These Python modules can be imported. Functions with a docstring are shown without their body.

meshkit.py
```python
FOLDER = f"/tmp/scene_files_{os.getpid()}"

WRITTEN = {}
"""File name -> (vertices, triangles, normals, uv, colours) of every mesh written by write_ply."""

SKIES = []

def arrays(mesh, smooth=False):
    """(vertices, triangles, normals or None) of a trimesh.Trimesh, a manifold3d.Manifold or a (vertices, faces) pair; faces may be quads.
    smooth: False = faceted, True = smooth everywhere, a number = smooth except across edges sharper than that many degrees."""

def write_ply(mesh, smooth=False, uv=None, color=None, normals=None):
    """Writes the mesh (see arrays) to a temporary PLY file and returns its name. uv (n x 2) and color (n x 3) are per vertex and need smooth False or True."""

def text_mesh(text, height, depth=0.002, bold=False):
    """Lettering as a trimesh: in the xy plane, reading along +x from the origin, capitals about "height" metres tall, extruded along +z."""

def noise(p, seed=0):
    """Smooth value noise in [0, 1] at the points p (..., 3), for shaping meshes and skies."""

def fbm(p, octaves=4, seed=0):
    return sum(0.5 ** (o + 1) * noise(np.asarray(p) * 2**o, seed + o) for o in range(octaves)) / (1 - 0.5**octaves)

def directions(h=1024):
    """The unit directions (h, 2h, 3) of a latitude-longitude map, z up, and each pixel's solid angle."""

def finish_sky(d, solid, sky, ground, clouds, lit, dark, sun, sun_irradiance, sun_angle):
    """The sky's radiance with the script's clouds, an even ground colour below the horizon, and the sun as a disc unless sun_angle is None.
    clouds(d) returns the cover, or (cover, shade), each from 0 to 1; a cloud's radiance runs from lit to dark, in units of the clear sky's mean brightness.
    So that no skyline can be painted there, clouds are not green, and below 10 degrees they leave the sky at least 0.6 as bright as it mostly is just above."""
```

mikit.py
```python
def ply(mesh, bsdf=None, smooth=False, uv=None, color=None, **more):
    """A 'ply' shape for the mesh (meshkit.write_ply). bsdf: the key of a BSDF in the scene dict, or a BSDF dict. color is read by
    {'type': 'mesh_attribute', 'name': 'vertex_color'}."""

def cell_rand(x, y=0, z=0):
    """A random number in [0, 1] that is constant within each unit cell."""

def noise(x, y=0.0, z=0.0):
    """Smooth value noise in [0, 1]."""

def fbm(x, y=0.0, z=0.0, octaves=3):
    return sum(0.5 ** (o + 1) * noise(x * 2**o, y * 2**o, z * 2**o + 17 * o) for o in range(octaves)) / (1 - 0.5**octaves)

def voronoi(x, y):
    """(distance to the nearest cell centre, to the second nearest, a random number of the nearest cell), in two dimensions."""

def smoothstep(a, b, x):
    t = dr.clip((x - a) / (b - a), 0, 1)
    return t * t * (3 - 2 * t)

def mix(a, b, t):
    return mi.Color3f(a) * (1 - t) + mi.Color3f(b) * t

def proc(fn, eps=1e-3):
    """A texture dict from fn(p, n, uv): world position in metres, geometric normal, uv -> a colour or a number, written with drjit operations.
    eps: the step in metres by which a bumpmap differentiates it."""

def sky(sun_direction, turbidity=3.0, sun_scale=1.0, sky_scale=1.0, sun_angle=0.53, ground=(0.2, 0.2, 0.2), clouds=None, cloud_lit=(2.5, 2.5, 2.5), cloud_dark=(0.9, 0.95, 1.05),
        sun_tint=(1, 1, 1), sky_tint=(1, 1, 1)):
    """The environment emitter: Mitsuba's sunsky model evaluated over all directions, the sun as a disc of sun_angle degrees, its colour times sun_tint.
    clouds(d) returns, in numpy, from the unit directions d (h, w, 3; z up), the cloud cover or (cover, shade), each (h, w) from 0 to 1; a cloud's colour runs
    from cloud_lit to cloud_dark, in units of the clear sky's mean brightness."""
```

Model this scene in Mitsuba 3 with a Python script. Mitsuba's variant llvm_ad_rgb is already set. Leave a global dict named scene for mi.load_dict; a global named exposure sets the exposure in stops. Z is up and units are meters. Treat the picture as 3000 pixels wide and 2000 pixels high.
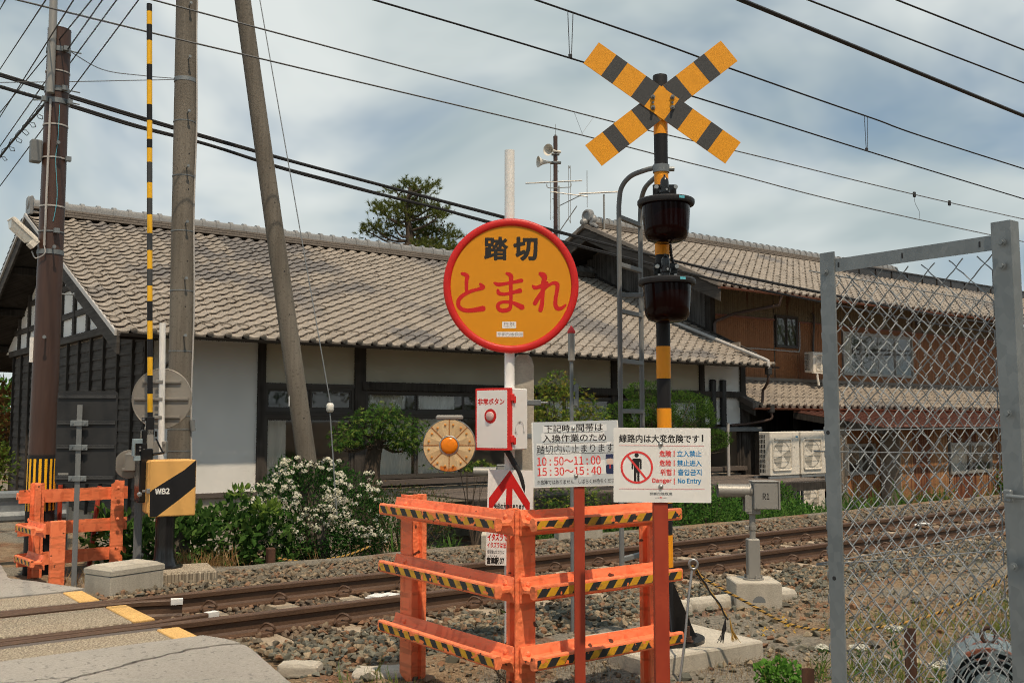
import math, glob, random
import numpy as np, trimesh, mitsuba as mi, drjit as dr, mikit, meshkit
from mikit import noise, fbm, voronoi, cell_rand, smoothstep, mix, proc
from shapely.geometry import Polygon, LineString, Point, box as sbox, MultiPolygon
from shapely.ops import unary_union
from shapely import affinity
T = mi.ScalarTransform4f
RNG = np.random.default_rng(7)
# world: x runs along the railway, y across it (away from the road user), z up, 0 = top of the rails. The road crosses along y at x < 2.3.
# ---------------------------------------------------------------- camera, sky, exposure
FH = np.array([0.60267, 0.79799, 0.0])            # horizontal heading of the camera
RT = np.array([0.79799, -0.60267, 0.0])
TILT = math.atan(235 / 2936)
EYE = np.array([0.0, 0.0, 1.36])
exposure = 1.3
scene, labels = {}, {}
scene['camera'] = {'type': 'perspective', 'fov': 54.13, 'fov_axis': 'x', 'near_clip': 0.05, 'far_clip': 3000.0,
                   'to_world': T().look_at(origin=EYE.tolist(), target=(EYE + FH * math.cos(TILT) + np.array([0, 0, math.sin(TILT)])).tolist(), up=[0, 0, 1])}


def clouds(d):
    z = np.clip(d[..., 2], 0.0, 1)
    k = 1 / (z + 0.42)
    p = np.stack([d[..., 0] * k, d[..., 1] * k, z * 1.2], -1) + np.array([42.69, 34.14, 0])
    w = np.stack([meshkit.noise(p * 3.1, 40), meshkit.noise(p * 3.1, 41), meshkit.noise(p * 3.1, 42)], -1) - 0.5
    q = p + w * 0.22
    f = meshkit.fbm(q * 1.5, 6, 3) * 0.6 + meshkit.fbm(q * 4.2 + 5.0, 6, 9) * 0.4
    cover = np.clip((f - 0.35) / 0.20, 0, 1)
    cover = 0.28 + 0.72 * cover * cover * (3 - 2 * cover)
    g = meshkit.fbm(q * 2.2 + 11.0, 5, 17) * 0.65 + meshkit.fbm(q * 7.0 + 3.0, 4, 23) * 0.35
    shade = np.clip((g - 0.36) / 0.30, 0, 1)
    return cover, shade


SUN = np.array([-0.30, -0.95, 1.80])
scene['sky'] = mikit.sky(SUN.tolist(), turbidity=3.5, clouds=clouds, cloud_lit=(2.95, 3.13, 3.06), cloud_dark=(1.75, 2.08, 2.13), sun_angle=0.9,
                         sun_tint=(1.0, 0.975, 0.93), sky_tint=(1.02, 1.10, 0.98), ground=(0.17, 0.155, 0.135))


# ---------------------------------------------------------------- helpers
def numbered(name):
    def taken(k):
        return k in scene or k in labels or any(q.startswith(k + '__') for q in scene)
    if not taken(name):
        return name
    n = COUNT.get(name, 1)
    while taken('%s_%03d' % (name, n)):
        n += 1
    COUNT[name] = n + 1
    return '%s_%03d' % (name, n)


COUNT, PARTN = {}, {}


def thing(name, label, cat, group=None):
    key = numbered(name)
    labels[key] = {'label': label, 'category': cat}
    if group:
        labels[key]['group'] = group
    return key


def part(parent, name, mesh, mat, smooth=False, label=None, kind=None, color=None, to=None, shape=None):
    base = parent + '__' + name
    n = PARTN.get(base, -1) + 1
    PARTN[base] = n
    key = base if n == 0 else '%s_%03d' % (base, n)
    if shape is None:
        if isinstance(mesh, list):
            mesh = trimesh.util.concatenate(mesh)
        shape = mikit.ply(mesh, mat, smooth=smooth, color=color)
    scene[key] = shape if to is None else {**shape, 'to_world': to}
    if label or kind:
        labels[key] = {}
        if label: labels[key]['label'] = label
        if kind: labels[key]['kind'] = kind
    return key


def single(name, mesh, mat, label=None, cat=None, smooth=False, group=None, kind=None, color=None):
    key = numbered(name)
    if isinstance(mesh, list):
        mesh = trimesh.util.concatenate(mesh)
    scene[key] = mikit.ply(mesh, mat, smooth=smooth, color=color)
    labels[key] = {k: v for k, v in dict(label=label, category=cat, group=group, kind=kind).items() if v}
    return key


def unit(v):
    v = np.asarray(v, float)
    return v / np.linalg.norm(v)


def frame(o, x, z=(0, 0, 1)):
    """4x4 with x axis x, z axis as near z as possible, origin o."""
    x = unit(x)
    y = unit(np.cross(z, x))
    m = np.eye(4)
    m[:3, 0], m[:3, 1], m[:3, 2], m[:3, 3] = x, y, np.cross(x, y), o
    return m


def bx(c, s, m=None, bev=0.0):
    """Box of size s centred on c; bev chamfers its edges."""
    s = np.asarray(s, float)
    if bev > 0:
        h = s / 2
        pts = []
        for sx in (-1, 1):
            for sy in (-1, 1):
                for sz in (-1, 1):
                    k = np.array([sx, sy, sz]) * h
                    for ax in range(3):
                        q = k.copy()
                        for o in range(3):
                            if o != ax:
                                q[o] -= np.sign(q[o]) * bev
                        pts.append(q)
        b = trimesh.convex.convex_hull(np.array(pts))
    else:
        b = trimesh.creation.box(s)
    b.apply_translation(c)
    if m is not None:
        b.apply_transform(m)
    return b


def bb(x0, x1, y0, y1, z0, z1, bev=0.0):
    return bx(((x0 + x1) / 2, (y0 + y1) / 2, (z0 + z1) / 2), (abs(x1 - x0), abs(y1 - y0), abs(z1 - z0)), None, bev)


def cyl(a, b, r, n=16, r2=None, cap=True):
    a, b = np.asarray(a, float), np.asarray(b, float)
    r2 = r if r2 is None else r2
    t = unit(b - a)
    e = unit(np.cross(t, [0, 0, 1] if abs(t[2]) < 0.9 else [1, 0, 0]))
    g = np.cross(t, e)
    an = np.arange(n) * 2 * np.pi / n
    ring = np.cos(an)[:, None] * e + np.sin(an)[:, None] * g
    v = np.vstack([a + ring * r, b + ring * r2])
    i = np.arange(n); j = (i + 1) % n
    f = np.vstack([np.stack([i, j, j + n], 1), np.stack([i, j + n, i + n], 1)])
    if cap:
        v = np.vstack([v, a, b])
        f = np.vstack([f, np.stack([j, i, i * 0 + 2 * n], 1), np.stack([i + n, j + n, i * 0 + 2 * n + 1], 1)])
    return trimesh.Trimesh(v, f, process=False)


def tube(pts, r, n=6, cap=True):
    p = np.asarray(pts, float)
    r = np.broadcast_to(r, (len(p),))
    t = np.gradient(p, axis=0)
    t /= np.linalg.norm(t, axis=1, keepdims=True) + 1e-12
    e = np.cross(t[0], [0, 0, 1] if abs(t[0][2]) < 0.9 else [1, 0, 0]); e = unit(e)
    es = []
    for k in range(len(p)):
        e = e - t[k] * (e @ t[k]); e = unit(e); es.append(e)
    es = np.array(es); g = np.cross(t, es)
    an = np.arange(n) * 2 * np.pi / n
    v = (p[:, None] + r[:, None, None] * (np.cos(an)[None, :, None] * es[:, None] + np.sin(an)[None, :, None] * g[:, None])).reshape(-1, 3)
    a, b = np.meshgrid(np.arange(len(p) - 1), np.arange(n), indexing='ij')
    q = np.stack([a * n + b, a * n + (b + 1) % n, (a + 1) * n + (b + 1) % n, (a + 1) * n + b], -1).reshape(-1, 4)
    f = np.vstack([q[:, :3], q[:, [0, 2, 3]]])
    if cap:
        k = len(v); v = np.vstack([v, p[0], p[-1]])
        i = np.arange(n); j = (i + 1) % n; o = (len(p) - 1) * n
        f = np.vstack([f, np.stack([j, i, i * 0 + k], 1), np.stack([o + i, o + j, i * 0 + k + 1], 1)])
    return trimesh.Trimesh(v, f, process=False)


def lathe(prof, n=32, m=None):
    """Profile [(r, z)...] turned about z."""
    prof = np.asarray(prof, float)
    an = np.arange(n) * 2 * np.pi / n
    v = np.stack([prof[:, None, 0] * np.cos(an), prof[:, None, 0] * np.sin(an), np.broadcast_to(prof[:, None, 1], (len(prof), n))], -1).reshape(-1, 3)
    a, b = np.meshgrid(np.arange(len(prof) - 1), np.arange(n), indexing='ij')
    q = np.stack([a * n + b, a * n + (b + 1) % n, (a + 1) * n + (b + 1) % n, (a + 1) * n + b], -1).reshape(-1, 4)
    t = trimesh.Trimesh(v, np.vstack([q[:, :3], q[:, [0, 2, 3]]]), process=False)
    if m is not None:
        t.apply_transform(m)
    return t


def polys(g):
    return [q for q in getattr(g, 'geoms', [g]) if q.geom_type == 'Polygon' and q.area > 1e-9]


def prism(g, d, m=None, z0=0.0):
    """Polygon(s) in the local xy plane, extruded by d along local z from z0."""
    out = []
    for q in polys(g):
        e = trimesh.creation.extrude_polygon(q, d, engine='earcut')
        e.apply_translation([0, 0, z0])
        out.append(e)
    e = trimesh.util.concatenate(out)
    if m is not None:
        e.apply_transform(m)
    return e


def board(o, nrm):
    """Frame of an upright board: local x to the right as its viewer sees it, y up, z out of its face (nrm)."""
    z = unit([nrm[0], nrm[1], 0])
    m = np.eye(4)
    m[:3, 1] = [0, 0, 1]; m[:3, 2] = z; m[:3, 0] = np.cross([0, 0, 1], z); m[:3, 3] = o
    return m


def rect(x0, y0, x1, y1, r=0.0):
    b = sbox(min(x0, x1), min(y0, y1), max(x0, x1), max(y0, y1))
    return b.buffer(-r).buffer(r, quad_segs=4) if r else b


def sweep(poly, pts, up):
    """Closed profile (x side, y up) swept along pts; side = tangent x up."""
    pr = np.asarray(poly, float)[:, :2]
    p = np.asarray(pts, float)
    t = np.gradient(p, axis=0) if len(p) > 2 else np.repeat((p[1:] - p[:1]), 2, 0)
    t = t / np.linalg.norm(t, axis=1, keepdims=True)
    u = np.broadcast_to(unit(up), p.shape)
    s = np.cross(t, u); s /= np.linalg.norm(s, axis=1, keepdims=True)
    n = len(pr)
    v = (p[:, None] + pr[None, :, :1] * s[:, None] + pr[None, :, 1:] * u[:, None]).reshape(-1, 3)
    a, b = np.meshgrid(np.arange(len(p) - 1), np.arange(n), indexing='ij')
    q = np.stack([a * n + b, a * n + (b + 1) % n, (a + 1) * n + (b + 1) % n, (a + 1) * n + b], -1).reshape(-1, 4)
    cv, cf = trimesh.creation.triangulate_polygon(Polygon(pr), engine='earcut')
    idx = np.array([np.argmin(((pr - c) ** 2).sum(1)) for c in cv])
    cf = idx[cf]
    f = np.vstack([q[:, :3], q[:, [0, 2, 3]], cf[:, ::-1], cf + (len(p) - 1) * n])
    m = trimesh.Trimesh(v, f, process=False)
    if m.volume < 0:
        m.invert()
    return m


def railprof(h, b, hw):
    w, k = 0.007, h / 0.153
    ft, hd = 0.011 * k, 0.042 * k
    half = [(b / 2, 0), (b / 2, ft * 0.8), (w + 0.012, ft + 0.012 * k), (w, ft + 0.03 * k), (w, h - hd - 0.012 * k), (hw / 2 - 0.002, h - hd), (hw / 2, h - 0.011 * k), (hw / 2 - 0.004, h - 0.004 * k), (hw / 2 - 0.013, h)]
    return half + [(-x, y) for x, y in half[::-1]]


_FONT = {}


def glyphs(text, size, bold=0, px=72):
    """Lettering as shapely polygons: em height size metres, from the origin to the right."""
    from PIL import Image, ImageDraw, ImageFont
    fnt = _FONT.get(px)
    if fnt is None:
        fnt = _FONT[px] = ImageFont.truetype(glob.glob('/opt/blender-*/*/datafiles/fonts/Noto Sans CJK Regular.woff2')[0], px)
    x0, y0, x1, y1 = fnt.getbbox(text, anchor='ls', stroke_width=bold)
    im = Image.new('L', (x1 - x0 + 8, y1 - y0 + 8))
    ImageDraw.Draw(im).text((4 - x0, 4 - y0), text, 255, fnt, anchor='ls', stroke_width=bold)
    on = np.pad(np.asarray(im) > 120, ((0, 0), (1, 1))).astype(np.int8)
    rows, st = np.nonzero(np.diff(on, axis=1) == 1)
    en = np.nonzero(np.diff(on, axis=1) == -1)[1]
    g = unary_union([sbox(a, -r - 1, b, -r) for a, b, r in zip(st, en, rows)]).buffer(0.55).buffer(-0.55).simplify(0.62)
    s = size / px
    return affinity.affine_transform(g, [s, 0, 0, s, (x0 - 4) * s, (4 - y0) * s])


def fit(text, x0, x1, y0, y1, bold=0, px=72):
    """Lettering stretched to fill the rectangle."""
    g = glyphs(text, 1.0, bold, px)
    a, b, c, d = g.bounds
    sx, sy = (x1 - x0) / (c - a), (y1 - y0) / (d - b)
    return affinity.affine_transform(g, [sx, 0, 0, sy, x0 - a * sx, y0 - b * sy])


def catmull(pts, n=8):
    p = np.asarray(pts, float)
    q = np.vstack([2 * p[0] - p[1], p, 2 * p[-1] - p[-2]])
    out = []
    for i in range(len(p) - 1):
        a, b, c, d = q[i:i + 4]
        for t in np.linspace(0, 1, n, endpoint=False):
            out.append(0.5 * (2 * b + (c - a) * t + (2 * a - 5 * b + 4 * c - d) * t * t + (3 * b - a - 3 * c + d) * t ** 3))
    out.append(p[-1])
    return np.array(out)


def brush(pts):
    """A brush stroke through (x, y, radius)."""
    c = catmull(pts, 7)
    cs = [Point(x, y).buffer(max(r, 0.0008), quad_segs=6) for x, y, r in c]
    return unary_union([unary_union([a, b]).convex_hull for a, b in zip(cs[:-1], cs[1:])])


def bolts(o, dirn, r, h):
    """Hexagon bolt head on its washer."""
    d = unit(dirn); o = np.asarray(o, float)
    return [cyl(o, o + d * h * 0.25, r * 1.45, 14), cyl(o + d * h * 0.25, o + d * h, r, 6)]


def rot2(v, deg):
    a = math.radians(deg)
    return np.array([v[0] * math.cos(a) - v[1] * math.sin(a), v[0] * math.sin(a) + v[1] * math.cos(a), 0.0])


N_CAM = -FH                                        # signs here face the road user
# ---------------------------------------------------------------- materials
def rgb(c):
    return {'type': 'rgb', 'value': list(map(float, c))}


def mat(key, col, rough=0.6, metal=0.0, spec=0.4, bump=None, bscale=1.0, eps=1e-3, two=True, **kw):
    b = {'type': 'principled', 'base_color': proc(col) if callable(col) else (col if isinstance(col, dict) else rgb(col)), 'roughness': proc(rough) if callable(rough) else rough, 'metallic': metal, 'specular': spec, **kw}
    if bump is not None:
        b = {'type': 'bumpmap', 'tex': proc(bump, eps), 'scale': bscale, 'inner': b}
    scene[key] = {'type': 'twosided', 'b': b} if two else b
    return key


def lin(*c):
    """sRGB 0..255 to linear."""
    return [((x / 255 + 0.055) / 1.055) ** 2.4 if x > 10 else x / 255 / 12.92 for x in c]


def f_road(p, n, uv):
    a = fbm(p.x * 1.3, p.y * 1.3, 0, 3)
    g = noise(p.x * 160, p.y * 160) * 0.6 + noise(p.x * 70, p.y * 70, 3) * 0.4
    c = mix((0.235, 0.222, 0.202), (0.325, 0.306, 0.278), a) * (0.78 + 0.42 * g)
    return mix(c, (0.08, 0.08, 0.08), smoothstep(0.80, 0.92, noise(p.x * 38, p.y * 38, 5)) * 0.5)


def f_deck(p, n, uv):
    d1, d2, k = voronoi(p.x * 75, p.y * 75)
    c = mix((0.16, 0.14, 0.11), (0.46, 0.40, 0.31), k * 0.8 + 0.2 * noise(p.x * 300, p.y * 300))
    c = mix(c, (0.13, 0.115, 0.09), smoothstep(0.36, 0.6, d1))
    return mix(c, (0.26, 0.19, 0.12), 0.35 * fbm(p.x * 3, p.y * 3, 1, 3))


def f_ground(p, n, uv):
    a = fbm(p.x * 1.1, p.y * 1.1, 0, 4)
    b = fbm(p.x * 14, p.y * 14, 4, 3)
    g = noise(p.x * 90, p.y * 90)
    c = mix((0.125, 0.085, 0.052), (0.225, 0.168, 0.112), b)
    c = mix(c, (0.155, 0.142, 0.118), smoothstep(0.42, 0.60, a))
    c = mix(c, (0.13, 0.065, 0.038), smoothstep(0.60, 0.74, fbm(p.x * 2.6 + 8, p.y * 2.6, 2, 4)) * 0.7)
    return c * (0.55 + 0.75 * g)


def f_conc(p, n, uv):
    a = fbm(p.x * 3.0, p.y * 3.0, p.z * 1.2, 4)
    s = noise(p.x * 60 + p.y * 45, p.z * 1.6, 2)
    g = noise(p.x * 150, p.y * 150, p.z * 150)
    c = mix((0.27, 0.245, 0.20), (0.46, 0.43, 0.37), a * 0.75 + 0.25 * s)
    return c * (0.82 + 0.32 * g)


def f_pole(p, n, uv):
    a = fbm(p.x * 5, p.y * 5, p.z * 0.9, 4)
    s = fbm(p.x * 46 + 3, p.y * 46, p.z * 0.45, 3)
    d = smoothstep(0.72, 0.84, noise(p.x * 55, p.y * 55, p.z * 45))
    g = noise(p.x * 190, p.y * 190, p.z * 190)
    c = mix((0.100, 0.088, 0.073), (0.185, 0.168, 0.143), smoothstep(0.2, 0.8, a * 0.6 + s * 0.4))
    return mix(c, (0.085, 0.075, 0.06), d * 0.6) * (0.82 + 0.32 * g)


def f_brown(p, n, uv):
    a = fbm(p.x * 9, p.y * 9, p.z * 1.1, 4)
    s = noise(p.x * 80, p.y * 80, p.z * 5)
    return mix((0.032, 0.017, 0.013), (0.080, 0.042, 0.031), a * 0.7 + s * 0.3)


def f_galv(p, n, uv):
    d1, d2, k = voronoi((p.x + p.y) * 55, p.z * 38)
    a = fbm(p.x * 10, p.y * 10, p.z * 6, 3)
    return mix((0.135, 0.155, 0.168), (0.235, 0.258, 0.270), k * 0.35 + a * 0.65)


def f_rail(p, n, uv):
    a = fbm(p.x * 5, p.y * 40, p.z * 40, 3)
    g = noise(p.x * 120, p.y * 120, p.z * 120)
    return mix((0.060, 0.033, 0.021), (0.125, 0.072, 0.044), a) * (0.75 + 0.5 * g)


def f_orange(p, n, uv):
    a = fbm(p.x * 6, p.y * 6, p.z * 6, 3)
    chip = smoothstep(0.765, 0.80, fbm(p.x * 21 + 5, p.y * 21, p.z * 21, 3))
    c = mix((0.80, 0.180, 0.065), (0.88, 0.250, 0.115), a)
    c = mix(c, (0.55, 0.10, 0.03), smoothstep(0.62, 0.75, noise(p.x * 34, p.y * 34, p.z * 9 + 3)) * 0.45)
    c = mix(c, (0.42, 0.12, 0.05), smoothstep(0.50, 0.70, fbm(p.x * 5 + 1, p.y * 5, p.z * 26, 4)) * 0.55)      # grime
    return mix(c, (0.10, 0.035, 0.02), chip)


def b_orange(p, n, uv):
    return fbm(p.x * 55, p.y * 55, p.z * 55, 3)


def f_tape(p, n, uv):
    u = (p.x + p.y) * 9.2 - p.z * 7.5
    s = u - dr.floor(u)
    y = mix((0.62, 0.33, 0.012), (0.50, 0.25, 0.02), noise(p.x * 30, p.y * 30, p.z * 30))
    y = mix(y, (0.30, 0.15, 0.03), smoothstep(0.55, 0.75, fbm(p.x * 22, p.y * 22, p.z * 40, 3)) * 0.75)
    c = mix(y, (0.022, 0.023, 0.025), smoothstep(0.47, 0.49, s) * (1 - smoothstep(0.97, 0.99, s)))
    return mix(c, (0.82, 0.20, 0.06), smoothstep(0.635, 0.655, fbm(p.x * 26 + 9, p.y * 26, p.z * 26 + 4, 3)))


def f_tile(p, n, uv):
    k = cell_rand(p.x / 0.27 + 0.02, p.y / 0.213)
    a = fbm(p.x * 0.55, p.y * 0.75, 2, 4)
    g = noise(p.x * 34, p.y * 34, p.z * 34)
    c = mix((0.225, 0.195, 0.162), (0.305, 0.266, 0.225), k * 0.7 + 0.3 * noise(p.x * 6, p.y * 6, p.z * 6))
    c = mix(c, (0.115, 0.110, 0.112), smoothstep(0.56, 0.72, a) * 0.75)                       # sooty streaks of weathering
    c = mix(c, (0.10, 0.085, 0.07), smoothstep(0.78, 0.90, noise(p.x * 17, p.y * 17, p.z * 17)) * 0.4)
    return c * (0.90 + 0.18 * g)


def f_wood(p, n, uv):
    s = noise((p.x + p.y) * 42, p.z * 2.2, 1) * 0.6 + noise((p.x - p.y) * 8, p.z * 9, 4) * 0.4
    return mix((0.018, 0.016, 0.014), (0.072, 0.063, 0.056), s)


def f_woodh(p, n, uv):
    s = noise((p.x + p.y) * 2.0, p.z * 60, 1) * 0.55 + fbm((p.x + p.y) * 5, p.z * 12, 4, 3) * 0.45
    return mix((0.022, 0.020, 0.018), (0.090, 0.080, 0.072), s)


def f_plaster(p, n, uv):
    a = fbm(p.x * 2, p.y * 2, p.z * 1.5, 4)
    return mix((0.62, 0.62, 0.60), (0.76, 0.755, 0.73), a)


def f_cream(p, n, uv):
    a = fbm(p.x * 2, p.y * 2, p.z * 2, 3)
    return mix((0.44, 0.40, 0.315), (0.54, 0.50, 0.40), a)


def f_corr(p, n, uv):
    """Painted ribbed sheet steel: warm brown below, drab tan above."""
    st = noise(p.x * 40, p.z * 0.8, 3)
    lo = mix((0.205, 0.085, 0.033), (0.310, 0.135, 0.056), st * 0.6 + 0.4 * fbm(p.x * 2, p.y, p.z * 2, 3))
    hi = mix((0.130, 0.102, 0.062), (0.205, 0.168, 0.105), st)
    hi = mix(hi, (0.10, 0.05, 0.025), smoothstep(0.74, 0.85, noise(p.x * 9, p.z * 0.6, 7)))
    return mix(lo, hi, smoothstep(3.955, 3.965, p.z))


def f_rustcorr(p, n, uv):
    st = noise(p.x * 30, p.z * 0.9, 3)
    c = mix((0.26, 0.125, 0.055), (0.36, 0.20, 0.10), st)
    r = smoothstep(0.42, 0.62, noise(p.x * 1.1 + 5, p.z * 0.25, 1) * 0.6 + st * 0.4)
    return mix(c, mix((0.085, 0.030, 0.018), (0.20, 0.070, 0.035), noise(p.x * 60, p.z * 4)), r)


def f_white(p, n, uv):
    a = fbm(p.x * 7, p.y * 7, p.z * 7, 3)
    return mix((0.66, 0.65, 0.63), (0.76, 0.755, 0.74), a)


def f_yel(p, n, uv):
    """Retroreflective sheeting: a fine honeycomb grain."""
    g = noise((p.x * 0.8 - p.y * 0.6) * 420, p.z * 420, 1)
    return mix((0.56, 0.215, 0.004), (0.68, 0.275, 0.006), g * 0.2 + 0.6 * fbm(p.x * 4, p.y * 4, p.z * 4, 2))


def f_motor(p, n, uv):
    a = fbm(p.x * 9, p.y * 9, p.z * 9, 4)
    t = smoothstep(0.50, 0.58, a + 0.9 * dr.clip(p.z - 0.40, -0.2, 0.3) + 0.15 * (noise(p.x * 60, p.y * 60, p.z * 60) - 0.5))
    return mix((0.150, 0.195, 0.215), mix((0.13, 0.04, 0.022), (0.24, 0.085, 0.05), noise(p.x * 40, p.y * 40, p.z * 40)), t)


def f_amber(p, n, uv):
    a = fbm(p.x * 16, p.y * 16, p.z * 16, 3)
    c = mix((0.46, 0.325, 0.165), (0.58, 0.44, 0.25), a)
    return mix(c, (0.50, 0.15, 0.02), smoothstep(0.56, 0.66, fbm(p.x * 13 + 2, p.y * 13, p.z * 13, 3) + 2.2 * dr.clip(1.115 - p.z, -0.1, 0.05)))


mat('m_road', f_road, 0.85, spec=0.25, bump=lambda p, n, uv: noise(p.x * 110, p.y * 110) * 0.5 + noise(p.x * 260, p.y * 260) * 0.5, bscale=0.004)
mat('m_deck', f_deck, 0.85, spec=0.25)
mat('m_ground', f_ground, 0.95, spec=0.15, bump=lambda p, n, uv: fbm(p.x * 40, p.y * 40, 0, 3), bscale=0.015)
mat('m_conc', f_conc, 0.85, spec=0.25, bump=lambda p, n, uv: fbm(p.x * 90, p.y * 90, p.z * 90, 2), bscale=0.002)
mat('m_pole', f_pole, 0.8, spec=0.25, bump=lambda p, n, uv: noise(p.x * 150, p.y * 150, p.z * 150), bscale=0.002)
mat('m_brown', f_brown, 0.42, spec=0.45)
mat('m_galv', f_galv, 0.48, metal=0.35, spec=0.5)
mat('m_rail', f_rail, 0.55, metal=0.1, spec=0.5)
mat('m_orange', f_orange, 0.5, spec=0.4, bump=b_orange, bscale=0.006)
mat('m_tape', f_tape, 0.5, spec=0.4)
mat('m_tile', f_tile, 0.55, spec=0.4)
mat('m_wood', f_wood, 0.8, spec=0.2)
mat('m_woodh', f_woodh, 0.8, spec=0.25)
mat('m_plaster', f_plaster, 0.9, spec=0.15)
mat('m_cream', f_cream, 0.9, spec=0.15)
mat('m_corr', f_corr, 0.6, spec=0.3)
mat('m_rustcorr', f_rustcorr, 0.75, spec=0.25)
mat('m_white', f_white, 0.4, spec=0.45)
mat('m_yel', f_yel, 0.5, spec=0.35)
mat('m_motor', f_motor, 0.6, spec=0.4)
mat('m_amber', f_amber, 0.35, spec=0.5)
# plain
mat('m_black', (0.016, 0.016, 0.018), 0.5)
mat('m_blackgloss', (0.010, 0.010, 0.011), 0.22, spec=0.5)
mat('m_grip', (0.045, 0.048, 0.052), 0.7)
mat('m_ink', (0.014, 0.013, 0.013), 0.6)
mat('m_signred', (0.52, 0.012, 0.010), 0.45)
mat('m_red', (0.62, 0.022, 0.018), 0.42)
mat('m_inkred', (0.66, 0.045, 0.045), 0.6)
mat('m_inkblue', (0.008, 0.19, 0.44), 0.6)
mat('m_redpost', lambda p, n, uv: mix((0.27, 0.032, 0.014), (0.36, 0.052, 0.022), fbm(p.x * 20, p.y * 20, p.z * 7, 3)), 0.5)
mat('m_paper', (0.70, 0.71, 0.71), 0.7)
mat('m_greyboard', lambda p, n, uv: mix((0.44, 0.48, 0.51), (0.56, 0.59, 0.61), fbm(p.x * 12, p.y * 12, p.z * 9, 3)), 0.4)
mat('m_amberred', (0.72, 0.20, 0.005), 0.25)
mat('m_boxyel', (0.68, 0.375, 0.115), 0.42)
mat('m_stripyel', lambda p, n, uv: mix((0.52, 0.31, 0.10), (0.60, 0.38, 0.15), noise(p.x * 90, p.y * 90)) * (0.7 + 0.5 * noise(p.x * 200, p.y * 200, 2)), 0.8)
mat('m_barblack', (0.014, 0.014, 0.016), 0.5, spec=0.25)
mat('m_baryel', (0.78, 0.42, 0.012), 0.4)
mat('m_steel', (0.42, 0.42, 0.41), 0.34, metal=0.85)
mat('m_stainless', (0.30, 0.29, 0.27), 0.5, metal=0.4)
mat('m_greypaint', (0.15, 0.16, 0.165), 0.55)
mat('m_signback', lambda p, n, uv: mix((0.22, 0.20, 0.175), (0.30, 0.28, 0.25), fbm(p.x * 3, p.y * 3, p.z * 3, 3)), 0.5, metal=0.3)
mat('m_darkback', (0.022, 0.023, 0.025), 0.55)
mat('m_cover', (0.007, 0.0008, 0.0008), 0.12, spec=0.14)
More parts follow.
